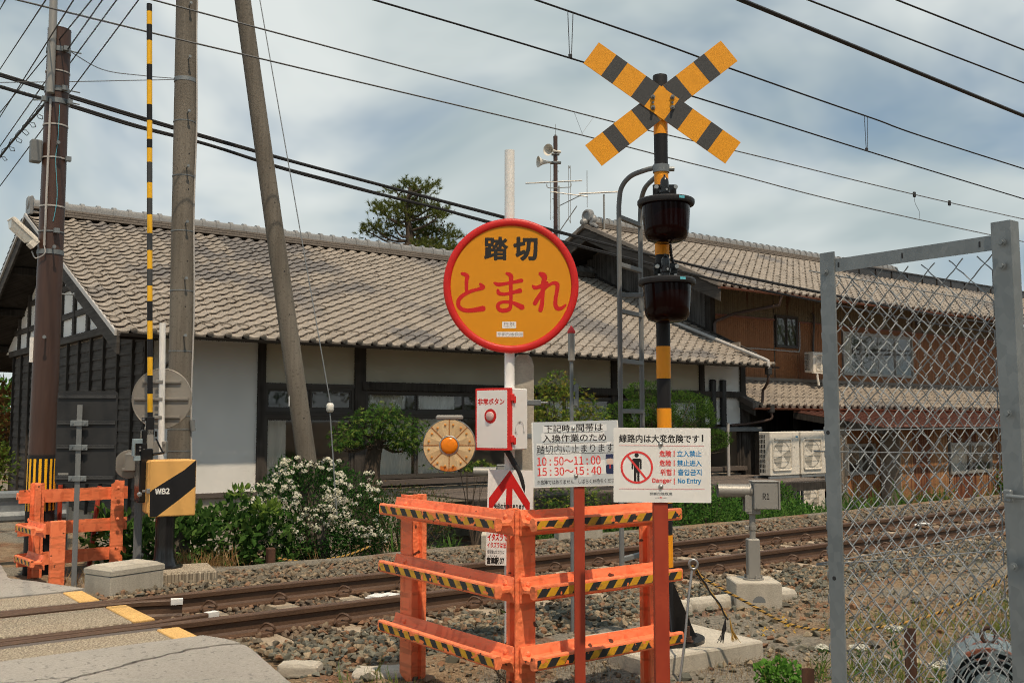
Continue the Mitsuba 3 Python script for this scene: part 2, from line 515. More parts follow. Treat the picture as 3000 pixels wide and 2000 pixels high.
mat('m_ac', (0.64, 0.60, 0.53), 0.5)
mat('m_acdark', (0.04, 0.04, 0.038), 0.6)
mat('m_pipe', (0.40, 0.385, 0.37), 0.45)
mat('m_brownpipe', (0.085, 0.055, 0.045), 0.4)
mat('m_gutter', (0.030, 0.026, 0.024), 0.3)
mat('m_copper', (0.20, 0.075, 0.045), 0.5)
mat('m_redroof', (0.150, 0.068, 0.050), 0.6)
mat('m_rust', lambda p, n, uv: mix((0.03, 0.018, 0.014), (0.11, 0.05, 0.03), fbm(p.x * 30, p.y * 30, p.z * 12, 3)), 0.85)
mat('m_greyboards', lambda p, n, uv: mix((0.045, 0.042, 0.039), (0.17, 0.16, 0.15), noise((p.x + p.y) * 42, p.z * 1.6, 1) * 0.6 + noise((p.x - p.y) * 7, p.z * 5, 4) * 0.4), 0.85, spec=0.2)
mat('m_wire', (0.022, 0.022, 0.024), 0.55)
mat('m_wiregrey', (0.13, 0.135, 0.14), 0.5)
mat('m_chain', (0.20, 0.22, 0.235), 0.5, metal=0.25)
mat('m_sleeper', lambda p, n, uv: mix((0.20, 0.155, 0.11), (0.34, 0.285, 0.215), fbm(p.x * 6, p.y * 5, p.z * 5, 4)) * (0.8 + 0.35 * noise(p.x * 120, p.y * 120)), 0.9)
mat('m_curtain', (0.46, 0.46, 0.41), 0.9)
mat('m_interior', (0.26, 0.22, 0.18), 0.9)
mat('m_frame', (0.055, 0.048, 0.042), 0.6)
mat('m_alu', (0.30, 0.29, 0.27), 0.4, metal=0.4)
mat('m_ridge', lambda p, n, uv: mix((0.155, 0.158, 0.160), (0.245, 0.245, 0.24), fbm(p.x * 2.2, p.y * 2, p.z * 5, 3)), 0.38, spec=0.5)
mat('m_noshi', lambda p, n, uv: mix((0.115, 0.100, 0.085), (0.225, 0.190, 0.160), fbm(p.x * 2.2, p.y * 5, p.z * 22, 3)), 0.6)
mat('m_bark', lambda p, n, uv: mix((0.030, 0.022, 0.016), (0.10, 0.075, 0.055), fbm(p.x * 18, p.y * 18, p.z * 7, 3)), 0.9)
mat('m_board', lambda p, n, uv: mix((0.075, 0.062, 0.055), (0.125, 0.105, 0.092), fbm(p.x * 1.5, p.y * 6, p.z, 3)), 0.6)
mat('m_ropeyel', (0.38, 0.23, 0.055), 0.8)
mat('m_porcelain', (0.66, 0.65, 0.60), 0.25)
mat('m_teal', (0.10, 0.42, 0.52), 0.5)
scene['m_pane'] = {'type': 'thindielectric', 'int_ior': 1.5}
scene['m_vc'] = {'type': 'twosided', 'b': {'type': 'principled', 'base_color': {'type': 'mesh_attribute', 'name': 'vertex_color'}, 'roughness': 0.8, 'specular': 0.25}}
scene['m_leaf'] = {'type': 'principledthin', 'base_color': {'type': 'mesh_attribute', 'name': 'vertex_color'}, 'roughness': 0.55, 'spec_trans': 0.0, 'diff_trans': 0.7, 'eta': 1.4}
scene['m_petal'] = {'type': 'principledthin', 'base_color': {'type': 'mesh_attribute', 'name': 'vertex_color'}, 'roughness': 0.8, 'diff_trans': 0.5, 'eta': 1.3}
# ---------------------------------------------------------------- ground, road, crossing, railway
RZ = -0.153                                        # foot of the rails
def bend(x):
    return 0.0016 * np.clip(np.asarray(x, float) - 3.0, 0, 60) ** 2


def height(x, y):
    x, y = np.asarray(x, float), np.asarray(y, float)
    yb = y - bend(x)
    h = -0.075 - 0.02 * np.clip(5.4 - yb, 0, 4) + 0.03 * (meshkit.fbm(np.stack([x * 1.3, y * 1.3, x * 0], -1), 3) - 0.5)
    bed = np.clip((yb - 5.3) / 0.5, 0, 1) * np.clip((9.6 - yb) / 0.3, 0, 1)
    h = h * (1 - bed) + bed * (-0.185 + 0.02 * (meshkit.noise(np.stack([x * 4, y * 4, x * 0], -1)) - 0.5))
    right = np.clip((x - 3.6) / 1.5, 0, 1)
    drop = np.clip((yb - 9.7) / 1.1, 0, 1)
    h = h - right * drop * drop * (3 - 2 * drop) * 0.62
    h = np.where(x < 2.2, np.minimum(h, -0.07), h)
    return h


gx = np.concatenate([[-900, -200, -60, -20, -8], np.arange(-3, 12, 0.12), np.arange(12, 46, 0.5), [60, 120, 300, 900]])
gy = np.concatenate([[-900, -200, -60, -15, -4], np.arange(-1, 13, 0.12), np.arange(13, 40, 0.6), [60, 120, 300, 1500]])
GX, GY = np.meshgrid(gx, gy, indexing='ij')
GZ = height(GX, GY)
a, b = np.meshgrid(np.arange(len(gx) - 1), np.arange(len(gy) - 1), indexing='ij')
i0 = (a * len(gy) + b).ravel()
gq = np.stack([i0, i0 + len(gy), i0 + len(gy) + 1, i0 + 1], 1)
single('ground', trimesh.Trimesh(np.stack([GX, GY, GZ], -1).reshape(-1, 3), np.vstack([gq[:, :3], gq[:, [0, 2, 3]]]), process=False), 'm_ground', kind='structure', smooth=True)


def slab(poly, z1, th=0.09, cell=0.25, rough=0.010):
    """A road sheet with a worn, slightly wavy edge."""
    pts = []
    ring = poly.exterior
    n = int(ring.length / 0.04)
    for k in range(n):
        q = ring.interpolate(k / n, normalized=True)
        w = meshkit.fbm(np.array([[q.x * 9, q.y * 9, 0.3]]), 3)[0] - 0.5
        pts.append((q.x + w * rough * 3, q.y + (meshkit.fbm(np.array([[q.x * 9, q.y * 9, 7.3]]), 3)[0] - 0.5) * rough * 3))
    return prism(Polygon(pts).buffer(0), th, None, z1 - th)


near_edge = [(2.18, -6), (2.2, 3.0), (2.26, 4.4), (2.32, 5.05), (2.40, 5.5), (2.45, 5.8), (2.47, 6.0), (2.44, 6.2), (2.36, 6.40)]

def jag(pts, n, amp, seed):
    """A broken line: the polyline with small random kinks."""
    r = np.random.default_rng(seed)
    p = np.array(pts, float)
    L = np.concatenate([[0], np.cumsum(np.linalg.norm(np.diff(p, axis=0), axis=1))])
    t = np.linspace(0, L[-1], n)
    c = np.stack([np.interp(t, L, p[:, k]) for k in (0, 1)], 1)
    c[1:-1] += r.normal(0, amp, (n - 2, 2))
    return [tuple(q) for q in c]
crack = jag([(-6, 4.55), (-2, 4.95), (0.2, 5.35), (0.9, 5.42), (1.45, 5.78), (1.9, 5.98), (2.2, 6.08), (2.47, 6.03)], 150, 0.011, 4)
gap = np.random.default_rng(6).uniform(0.004, 0.030, 150)
strip = Polygon([(-12, 6.40), (2.36, 6.40)] + near_edge[::-1][1:3] + crack[::-1] + [(-12, 4.3)])
side = LineString(jag([(1.45, 5.765), (1.28, 5.83), (1.12, 5.86), (1.0, 5.99), (0.86, 6.06), (0.5, 6.1)], 40, 0.010, 5)).buffer(0.006)
single('road', slab(Polygon([(-12, -6)] + near_edge[:7] + [(q[0], q[1] - g_) for q, g_ in list(zip(crack, gap))[::-1]][1:] + [(-12, 4.28)]), 0.0, rough=0.004), 'm_road', kind='structure')
single('road', prism(strip.buffer(-0.003).difference(side), 0.09, None, -0.086), 'm_road', kind='structure')
far_edge = [(2.30, 8.62), (2.24, 8.78), (2.12, 9.1), (2.0, 9.4), (1.85, 9.75), (1.95, 10.6), (2.05, 12.5), (2.0, 40)]
single('road', slab(Polygon([(-12, 8.72)] + [(2.05, 8.72)] + far_edge[1:] + [(-12, 40)]), 0.0), 'm_road', kind='structure')
# exposed-aggregate panels of the crossing, timber strips along the rails, yellow bands at the panel ends
YN, YF = 6.94, 8.07
cd = thing('crossing_deck', 'tan exposed aggregate panels and timber strips between and beside the rails', 'crossing deck')
labels[cd]['kind'] = 'structure'
del labels[cd]['category']
for y0, y1, x1 in ((6.42, 6.80, 2.34), (7.16, 7.85, 2.30), (8.18, 8.71, 2.20)):
    for k in range(5):
        x_b = x1 - 0.15 - k * 1.8
        part(cd, 'deck_panel', bb(x_b - 1.79, x_b, y0, y1, -0.13, -0.008, 0.008), 'm_deck')
    part(cd, 'yellow_edge', bb(x1 - 0.148, x1, y0 + 0.005, y1 - 0.005, -0.13, -0.004, 0.006), 'm_stripyel')
for y0, y1 in ((6.80, 6.895), (8.115, 8.18)):
    part(cd, 'timber_strip', bb(-8, 2.25, y0, y1, -0.13, -0.012, 0.006), 'm_board')
# railway track
tk = thing('railway_track', 'rusty brown single railway track on concrete sleepers crossing the road and running right', 'railway track')
xs = np.concatenate([np.linspace(-40, 2, 12), np.arange(3, 60, 1.0)])
for y in (YN, YF):
    part(tk, 'rail', sweep(railprof(0.153, 0.127, 0.065), np.stack([xs, y + bend(xs), xs * 0 + RZ], 1), (0, 0, 1)), 'm_rail', smooth=30)
for y, s, xe in ((7.055, 1, 2.74), (7.955, -1, 2.72)):
    gp = np.array([(-40, y, RZ + 0.008), (1.5, y, RZ + 0.008), (2.2, y, RZ + 0.008), (2.45, y + s * 0.035, RZ + 0.008), (xe, y + s * 0.12, RZ + 0.004)])
    part(tk, 'guard_rail', sweep(railprof(0.145, 0.10, 0.052), gp, (0, 0, 1)), 'm_rail', smooth=30)
    d = unit(gp[-1] - gp[-2])
    e0, e1 = gp[-1] - d * 0.085, gp[-1] + d * 0.004
    part(tk, 'white_tip', sweep([(0.029, 0.105), (0.029, 0.148), (-0.029, 0.148), (-0.029, 0.105)], np.array([e0, e1]), (0, 0, 1)), 'm_white')
def clip_mesh(s):
    """A sprung hook clip: loop of bar over the rail foot on a shoulder."""
    p = catmull([(-0.07, 0.10, 0.02), (-0.05, 0.085, 0.035), (-0.03, 0.055, 0.045), (0.0, 0.085, 0.085), (0.03, 0.13, 0.075), (0.05, 0.14, 0.045), (0.035, 0.105, 0.025), (0.015, 0.06, 0.03)], 5)
    p[:, 1] *= s
    return trimesh.util.concatenate([tube(p, 0.0095, 5), bb(-0.05, 0.05, s * 0.075, s * 0.125, -0.01, 0.028, 0.006)])
clips = {s: mikit.ply(clip_mesh(s), 'm_rail', smooth=50) for s in (1, -1)}
sl = trimesh.convex.convex_hull(np.array([(sx * (0.125 if z < -0.1 else 0.095), sy * 1.0, z) for sx in (-1, 1) for sy in (-1, 1) for z in (-0.17, -0.004)]))
slp = mikit.ply(sl, 'm_sleeper')
x = 2.98
while x < 42:
    bd = float(bend(x)); sl_ = math.degrees(math.atan(2 * 0.0016 * max(x - 3, 0)))
    part(tk, 'sleeper', None, None, shape=slp, to=T().translate([x, (YN + YF) / 2 + bd, RZ]).rotate([0, 0, 1], sl_))
    if x < 26:
        for y in (YN, YF):
            for s in (1, -1):
                part(tk, 'rail_clip', None, None, shape=clips[s], to=T().translate([x, y + bd, RZ]).rotate([0, 0, 1], sl_))
    x += 0.60
for x, y, yaw, lb in ((4.33, 7.62, 12, 'stack of small white marker plates lying on a sleeper by the barrier'), (13.3, 8.0, 30, 'white plates lying between the rails far right behind the mesh')):
    k = thing('marker_plate', lb, 'plate')
    for j, (dx, dy, w_) in enumerate(((0, 0, 0.20), (0.06, -0.05, 0.17), (-0.08, -0.04, 0.14))):
        part(k, 'plate', bx((dx, dy, -0.148 + 0.014 * j + (0.02 if x < 6 else 0.05)), (w_, 0.13, 0.012), np.array(T().translate([x, y, 0]).rotate([0, 0, 1], yaw + 9 * j).matrix, float), 0.003), 'm_white')
# ballast: broken stones, one mesh
def stones(n, rng, lo, hi, flat=0.75):
    """n irregular stones round the origin, unit-free sizes lo..hi: (n, v, 3) vertices and shared faces per variant."""
    vs = []
    for k in range(14):
        p = rng.normal(size=(11, 3)); p /= np.linalg.norm(p, axis=1, keepdims=True)
        p *= rng.uniform(0.75, 1.1, (11, 1))
        h = trimesh.convex.convex_hull(p * [1, 0.8, flat])
        vs.append((np.array(h.vertices), np.array(h.faces)))
    return vs


def scatter_stones(pos, size, rng, cols, name, label, flat=0.75, cvar=0.25):
    var = stones(0, rng, 0, 0, flat)
    V, Fc, Cc, off = [], [], [], 0
    which = rng.integers(0, len(var), len(pos))
    for k, (v, f) in enumerate(var):
        idx = np.nonzero(which == k)[0]
        if not len(idx):
            continue
        m = len(idx)
        an = rng.uniform(0, 2 * np.pi, m); tl = rng.normal(0, 0.45, m)
        c, s = np.cos(an), np.sin(an); ct, st = np.cos(tl), np.sin(tl)
        vv = v[None] * size[idx][:, None, None]
        x1 = vv[..., 0]; y1 = vv[..., 1] * ct[:, None] - vv[..., 2] * st[:, None]; z1 = vv[..., 1] * st[:, None] + vv[..., 2] * ct[:, None]
        w = np.stack([x1 * c[:, None] - y1 * s[:, None], x1 * s[:, None] + y1 * c[:, None], z1], -1) + pos[idx][:, None]
        V.append(w.reshape(-1, 3))
        Fc.append((f[None] + (np.arange(m) * len(v))[:, None, None]).reshape(-1, 3) + off)
        col = cols[rng.integers(0, len(cols), m)] * rng.uniform(1 - cvar, 1 + cvar, (m, 1))
        far = np.clip(pos[idx, 1] - bend(pos[idx, 0]) - 6.9, 0, 0.6)[:, None]          # stones between and beyond the rails are browner
        col = col * (1 - 0.45 * far) + np.array([0.19, 0.135, 0.095]) * 0.45 * far
        rust = np.clip(1 - np.minimum(abs(pos[idx, 1] - bend(pos[idx, 0]) - YN), abs(pos[idx, 1] - bend(pos[idx, 0]) - YF)) / 0.55, 0, 1)[:, None] * rng.uniform(0.3, 1.0, (m, 1))
        col = col * (1 - 0.8 * rust) + np.array([0.16, 0.085, 0.052]) * 0.8 * rust * rng.uniform(0.7, 1.3, (m, 1))   # brake and rail rust on the stones by the rails
        Cc.append(np.repeat(col, len(v), 0))
        off += m * len(v)
    single(name, trimesh.Trimesh(np.vstack(V), np.vstack(Fc), process=False), 'm_vc', label, None, kind='stuff', color=np.vstack(Cc))


STONE = np.array([0.92, 0.87, 0.77]) * np.array([(0.13, 0.135, 0.12), (0.17, 0.165, 0.14), (0.095, 0.105, 0.10), (0.24, 0.21, 0.165), (0.20, 0.155, 0.115), (0.22, 0.13, 0.085), (0.14, 0.15, 0.14), (0.30, 0.25, 0.19), (0.115, 0.115, 0.105)])
def ballast():
    rng = np.random.default_rng(5)
    P, S = [], []
    for x0, x1, dens in ((2.3, 7.0, 520), (7.0, 12, 340), (12, 20, 230), (20, 40, 90)):
        for y0, y1 in ((4.95, 6.86), (7.02, 7.99), (8.15, 9.85)):
            n = int((x1 - x0) * (y1 - y0) * dens)
            q = np.stack([rng.uniform(x0, x1, n), rng.uniform(y0, y1, n)], 1)
            ed = 5.35 + 0.35 * (meshkit.fbm(np.stack([q[:, 0] * 0.9, q[:, 0] * 0, q[:, 0] * 0], -1), 3) - 0.5)
            keep = (q[:, 1] > ed + 0.5 * rng.exponential(0.25, n) - 0.12 * rng.random(n)) | (q[:, 0] > 9)
            keep &= ~((q[:, 0] < 2.72) & (q[:, 1] < 6.3)) & ~((q[:, 0] < 2.5) & (q[:, 1] < 6.6)) & (q[:, 0] > 2.36 - 0.2 * (q[:, 1] > 8.7))
            keep &= ~((q[:, 0] < 2.66) & (q[:, 1] < 5.6)) & ~((q[:, 0] > 5.5) & (q[:, 0] < 7.05) & (q[:, 1] < 5.60))
            q = q[keep]
            onsl = (abs(((q[:, 0] - 2.98) / 0.60 + 0.5) % 1 - 0.5) * 0.60 < 0.125) & (abs(q[:, 1] - 7.505) < 0.98)
            q = q[~onsl | (rng.random(len(q)) < 0.05)]
            P.append(q); S.append(np.full(len(q), 0.033 if x0 < 7 else 0.036 if x0 < 12 else 0.044))
    q = np.vstack(P); s = np.hstack(S) * rng.uniform(0.65, 1.35, len(q))
    yb = q[:, 1]
    z = -0.165 + rng.uniform(-0.012, 0.022, len(q))
    out = (yb < 6.86)
    z = np.where(out, np.maximum(-0.15 + 0.045 * np.clip((6.3 - yb) / 0.5, 0, 1), -0.2) + rng.uniform(-0.012, 0.02, len(q)), z)
    z = np.where(yb > 8.2, -0.14 + 0.05 * np.clip((yb - 8.3) / 0.6, 0, 1) - 0.25 * np.clip(yb - 9.45, 0, 1) + rng.uniform(-0.015, 0.02, len(q)), z)
    q2 = np.stack([q[:, 0], q[:, 1] + bend(q[:, 0]), z], 1)
    scatter_stones(q2, s, rng, STONE, 'ballast_gravel', 'broken grey and brown ballast stones along the railway track', 0.7)
ballast()
def loose_gravel():
    rng = np.random.default_rng(15)
    n = 11000
    q = np.stack([rng.uniform(2.35, 9.5, n), rng.uniform(2.2, 5.7, n)], 1)
    d = meshkit.fbm(np.stack([q[:, 0] * 1.4, q[:, 1] * 1.4, q[:, 0] * 0 + 3], -1), 3)
    q = q[(d > 0.40) & ~((q[:, 0] < 2.5) & (q[:, 1] < 6)) | (q[:, 0] > 3.2) & (rng.random(n) < 0.25)]
    s = np.clip(rng.lognormal(-4.25, 0.55, len(q)), 0.004, 0.055)
    scatter_stones(np.stack([q[:, 0], q[:, 1], height(q[:, 0], q[:, 1]) + s * 0.25], 1), s, rng, STONE * 1.05, 'loose_gravel', 'loose pebbles and chips scattered over the dry soil', 0.6)
loose_gravel()
# ---------------------------------------------------------------- tiled houses
def tile_pts(w=0.27, n=9):
    u = np.linspace(0, 1, n)
    x = u * (w + 0.025) - 0.0
    dish = -0.024 * np.sin(np.clip(u / 0.70, 0, 1) * np.pi)
    roll = 0.042 * np.sin(np.clip((u - 0.68) / 0.32, 0, 1) * np.pi)
    return x, dish + roll


def tile_mesh(w=0.27, L=0.245, eave=False):
    """One wave-shaped clay tile: x across, y up the slope, z off the roof; its lower edge lies on the tile below."""
    x, z = tile_pts(w)
    n = len(x)
    lo, hi, th = 0.041, 0.006, 0.015
    v = np.vstack([np.stack([x, x * 0, z + lo], 1), np.stack([x, x * 0 + L, z + hi], 1), np.stack([x, x * 0 - 0.002, z + lo - th], 1)])
    i = np.arange(n - 1)
    f = np.vstack([np.stack([i, i + 1, n + i + 1], 1), np.stack([i, n + i + 1, n + i], 1), np.stack([2 * n + i, 2 * n + i + 1, i + 1], 1), np.stack([2 * n + i, i + 1, i], 1)])
    m = trimesh.Trimesh(v, f, process=False)
    if eave:
        lip = np.vstack([np.stack([x[:6], x[:6] * 0 - 0.004, z[:6] + lo + 0.001], 1), np.stack([x[:6], x[:6] * 0 - 0.012, z[:6] * 1.35 + lo - 0.055], 1)])
        j = np.arange(5)
        lf = np.vstack([np.stack([6 + j, 7 + j, j + 1], 1), np.stack([6 + j, j + 1, j], 1)])
        an = np.arange(10) * 2 * np.pi / 10
        c = np.array([x[7] - 0.012, -0.03, z[6] + 0.022])
        disc = np.vstack([c + np.stack([0.05 * np.cos(an), an * 0 + 0.028, 0.05 * np.sin(an)], 1), c + np.stack([0.042 * np.cos(an), an * 0, 0.042 * np.sin(an)], 1), [c - [0, 0.010, 0]]])
        k = np.arange(10); k2 = (k + 1) % 10
        df = np.vstack([np.stack([k, k2, 10 + k2], 1), np.stack([k, 10 + k2, 10 + k], 1), np.stack([10 + k, 10 + k2, k * 0 + 20], 1)])
        m = trimesh.util.concatenate([m, trimesh.Trimesh(lip, lf, process=False), trimesh.Trimesh(disc, df, process=False)])
    return m


def guard_mesh():
    """Snow guard: a pointed loop standing on the tile."""
    an = np.linspace(0.15, np.pi - 0.15, 9)
    p = np.stack([0.10 + 0.085 * np.cos(an) * 1.0, -0.01 - 0.02 * np.sin(an), 0.022 + 0.055 * np.sin(an)], 1)
    return trimesh.util.concatenate([tube(p, [0.007] + [0.012] * 7 + [0.007], 5), bx((0.10, 0.02, 0.008), (0.10, 0.07, 0.016))])


TILE, TILE_E, GUARD = (mikit.ply(m, 'm_tile', smooth=s) for m, s in ((tile_mesh(), 35), (tile_mesh(eave=True), 35), (guard_mesh(), 50)))


def tiled_slope(holder, x0, x1, y0, z0, y1, z1, guards=(), keep=None, limit=300, visible=None, side=1, guard_rows=()):
    """Tiles from the eave line (y0, z0) to the top line (y1, z1), x0..x1. The tiles that show largest become parts, the rest one part."""
    roof = holder
    L = math.hypot(y1 - y0, z1 - z0)
    sl = math.atan2(z1 - z0, abs(y1 - y0))
    row = 0.225
    nr, ncol = int(L / row), int(round((x1 - x0) / 0.27))
    w = (x1 - x0) / ncol
    dy = 1 if y1 > y0 else -1
    items = []
    for r in range(nr):
        for c in range(ncol):
            s = r * row
            px, py, pz = x0 + c * w, y0 + dy * s * math.cos(sl), z0 + s * math.sin(sl)
            if keep is None or keep(px + w / 2, py):
                items.append((r, c, px, py, pz))
    def m44(px, py, pz, jit):
        m = np.eye(4)
        ux = np.array([w / 0.27, 0, 0]) * 1.0
        uy = np.array([0, dy * math.cos(sl), math.sin(sl)])
        uz = np.array([0, -dy * math.sin(sl), math.cos(sl)])
        if dy < 0:
            ux = -ux
            px += w
        m[:3, 0], m[:3, 1], m[:3, 2], m[:3, 3] = ux, uy + uz * jit[0] * 0.006, uz, (px, py, pz + jit[1] * 0.0015)
        return m
    rng = np.random.default_rng(int(x0 * 100 + 7))
    order = sorted(range(len(items)), key=lambda k: (items[k][2] - 0) ** 2 + (items[k][3]) ** 2)
    own = set(order[:limit]) if visible is None else set([k for k in order if visible(items[k])][:limit])
    rest = {False: [], True: []}
    for k, (r, c, px, py, pz) in enumerate(items):
        m = m44(px, py, pz, rng.normal(0, 1, 2).clip(-2, 2))
        if k in own:
            part(roof, 'tile', None, None, shape=TILE_E if r == 0 else TILE, to=mi.ScalarTransform4f(m))
        else:
            rest[r == 0].append(m)
        if (r, c) in guards or r in guard_rows:
            part(roof, 'snow_guard', None, None, shape=GUARD, to=mi.ScalarTransform4f(m))
    ms = []
    for e in (False, True):
        b = tile_mesh(eave=e)
        v, f = np.array(b.vertices), np.array(b.faces)
        if rest[e]:
            A = np.array(rest[e])
            vs = (np.einsum('kij,nj->kni', A[:, :3, :3], v) + A[:, None, :3, 3]).reshape(-1, 3)
            fs = (f[None] + (np.arange(len(A)) * len(v))[:, None, None]).reshape(-1, 3)
            ms.append(trimesh.Trimesh(vs, fs, process=False))
    if ms:
        part(roof, 'tile', ms, 'm_tile', smooth=35, kind='stuff')
    return nr, ncol


def ridge(holder, x0, x1, y, z, step=0.30, scale=1.0):
    """Ridge: layers of flat tiles and a row of collared cap tiles, each a part."""
    lay = []
    for k, (hw, zz) in enumerate(((0.17, 0.0), (0.155, 0.05), (0.14, 0.10))):
        n = int((x1 - x0) / 0.3)
        for j in range(n):
            a = x0 + (x1 - x0) * (j + 0.5 * (k % 2)) / n
            lay.append(bb(a + 0.003, min(a + (x1 - x0) / n, x1) - 0.003, y - hw * scale, y + hw * scale, z + zz + 0.004, z + zz + 0.042))
    part(holder, 'ridge_layer', lay, 'm_noshi')
    an = np.linspace(0, np.pi, 9)
    prof = np.stack([0.105 * np.cos(an), 0.02 + 0.10 * np.sin(an)], 1) * scale
    prof = np.vstack([[(0.115 * scale, -0.03)], prof, [(-0.115 * scale, -0.03)]])
    cap = trimesh.util.concatenate([sweep(prof, np.array([(0, 0, 0), (step, 0, 0)]), (0, 0, 1)), sweep(prof * [1.22, 1.22] + [0, 0.004], np.array([(-0.02, 0, 0), (0.05, 0, 0)]), (0, 0, 1))])
    cp = mikit.ply(cap, 'm_ridge', smooth=35)
    xx = x0
    while xx < x1 - 0.05:
        part(holder, 'ridge_cap', None, None, shape=cp, to=T().translate([xx, y, z + 0.175]))
        xx += step


def gutter(parent, x0, x1, y, z, matk='m_gutter', r=0.045, hooks=True):
    an = np.linspace(np.pi, 2 * np.pi, 9)
    out = np.stack([r * np.cos(an), r * np.sin(an)], 1)
    prof = np.vstack([out, (out * 0.88)[::-1]])
    part(parent, 'gutter', sweep(prof, np.array([(x0, y, z), (x1, y, z)]), (0, 0, 1)), matk, smooth=40)
    if hooks:
        ms = []
        for hx in np.arange(x0 + 0.5, x1, 0.9):
            an2 = np.linspace(np.pi * 0.95, 2.05 * np.pi, 8)
            ms.append(tube(np.stack([an2 * 0 + hx, y + (r + 0.006) * np.cos(an2), z + (r + 0.006) * np.sin(an2)], 1), 0.004, 4))
            ms.append(tube([(hx, y + r, z), (hx, y + r + 0.05, z + 0.03)], 0.004, 4))
        part(parent, 'gutter_hook', ms, matk, kind='stuff')


def corrugated(x0, x1, y, z0, z1, pitch=0.077, depth=0.010, axis='x'):
    """Ribbed sheet: flat bands with narrow grooves."""
    xs, ds = [], []
    k = x0
    while k < x1:
        xs += [k, k + pitch * 0.78, k + pitch * 0.84, k + pitch * 0.94]
        ds += [0, 0, depth, depth]
        k += pitch
    xs, ds = np.array(xs), np.array(ds)
    m = xs <= x1
    xs, ds = xs[m], ds[m]
    n = len(xs)
    v = np.vstack([np.stack([xs, y + ds, xs * 0 + z0], 1), np.stack([xs, y + ds, xs * 0 + z1], 1)])
    i = np.arange(n - 1)
    t = trimesh.Trimesh(v, np.vstack([np.stack([i, i + 1, n + i + 1], 1), np.stack([i, n + i + 1, n + i], 1)]), process=False)
    if axis == 'y':
        t.vertices = np.stack([t.vertices[:, 1], t.vertices[:, 0], t.vertices[:, 2]], 1)
        t.invert()
    return t


def window(parent, x0, x1, y, z0, z1, n=2, curtain=None, room=True, fr='m_alu', fw=0.045):
    """A sliding window: frame, sashes, panes, dark room behind (and a curtain)."""
    w = part(parent, 'window', [bb(x0 - fw, x1 + fw, y - 0.03, y + 0.05, z0 - fw, z0), bb(x0 - fw, x1 + fw, y - 0.03, y + 0.05, z1, z1 + fw), bb(x0 - fw, x0, y - 0.03, y + 0.05, z0, z1), bb(x1, x1 + fw, y - 0.03, y + 0.05, z0, z1)], fr)
    # third level holds the panes and sashes
    ww = (x1 - x0) / n
    for k in range(n):
        a, b, yy = x0 + k * ww, x0 + (k + 1) * ww, y + (0.0 if k % 2 else 0.022)
        s = 0.032
        part(w, 'sash', [bb(a + 0.001, a + s, yy - 0.01, yy + 0.01, z0, z1), bb(b - s, b - 0.001, yy - 0.01, yy + 0.01, z0, z1), bb(a + s, b - s, yy - 0.01, yy + 0.01, z0, z0 + s), bb(a + s, b - s, yy - 0.01, yy + 0.01, z1 - s, z1)], fr)
        part(w, 'pane', trimesh.Trimesh([(a + s, yy, z0 + s), (b - s, yy, z0 + s), (b - s, yy, z1 - s), (a + s, yy, z1 - s)], [(0, 1, 2), (0, 2, 3)], process=False), 'm_pane')
    if curtain:
        for a, b in curtain:
            xs = np.linspace(a, b, int((b - a) / 0.016) + 2)
            yy = y + 0.14 + 0.016 * np.sin(xs * 46 + np.sin(xs * 9) * 1.6) + 0.008 * np.sin(xs * 17)
            m = len(xs)
            v = np.vstack([np.stack([xs, yy, xs * 0 + z0], 1), np.stack([xs, yy * 0.6 + 0.4 * (y + 0.14), xs * 0 + z1], 1)])
            i = np.arange(m - 1)
            part(w, 'curtain', trimesh.Trimesh(v, np.vstack([np.stack([i, i + 1, m + i + 1], 1), np.stack([i, m + i + 1, m + i], 1)]), process=False), 'm_curtain', smooth=True)
    if room:        # the room behind, open only to the window
        a, b, c, d, e, f = x0 - 0.1, x1 + 0.1, y + 0.06, y + 2.6, z0 - 0.4, z1 + 0.25
        part(w, 'room', [bb(a, b, d, d + 0.03, e, f), bb(a - 0.03, a, c, d, e, f), bb(b, b + 0.03, c, d, e, f), bb(a, b, c, d, e - 0.03, e), bb(a, b, c, d, f, f + 0.03)], 'm_interior')
    return w


# ---- house A: single storey beside the crossing
HA = thing('tiled_house', 'long single storey house with buff tile roof, white plaster bays and dark clapboard gable end', 'house')
EY, EZ, RY, RZA = 14.30, 2.60, 20.5, 5.30
GND = -0.75
sA = math.atan2(RZA - EZ, RY - EY)
roof = part(HA, 'roof', [  # boarding under the tiles, both slopes
    trimesh.convex.convex_hull(np.array([(x, y, z + dz) for x in (3.98, 18.10) for y, z in ((EY + 0.03, EZ - 0.005), (15.9, EZ + 1.57 * math.tan(sA) - 0.005)) for dz in (0, -0.05)])),
    trimesh.convex.convex_hull(np.array([(x, y, z + dz) for x in (3.98, 18.28) for y, z in ((15.9, EZ + 1.57 * math.tan(sA) - 0.005), (RY, RZA - 0.02)) for dz in (0, -0.05)])),
    trimesh.convex.convex_hull(np.array([(x, y, z + dz) for x in (3.98, 18.28) for y, z in ((RY, RZA - 0.02), (26.7, EZ)) for dz in (0, -0.05)]))], 'm_wood')
rg = np.random.default_rng(3)
gA = set()
for r in range(3, 30):
    for c in range(60):
        if r % 4 == 0 and (c + r // 4 * 1) % 2 == 0 and not (r < 6):
            gA.add((r, c))
gA = {(r, c) for r, c in gA if rg.random() < 0.8}
tiled_slope(roof, 3.93, 18.10, EY, EZ, RY - 0.1, RZA - 0.04, guards=gA, guard_rows=(2,), keep=lambda x, y: x < 18.1 and (y < 16.0 or x < 18.3))
tiled_slope(roof, 3.93, 18.25, 26.7, EZ, RY + 0.1, RZA - 0.04, limit=0)
ridge(roof, 4.02, 18.2, RY, RZA - 0.02)
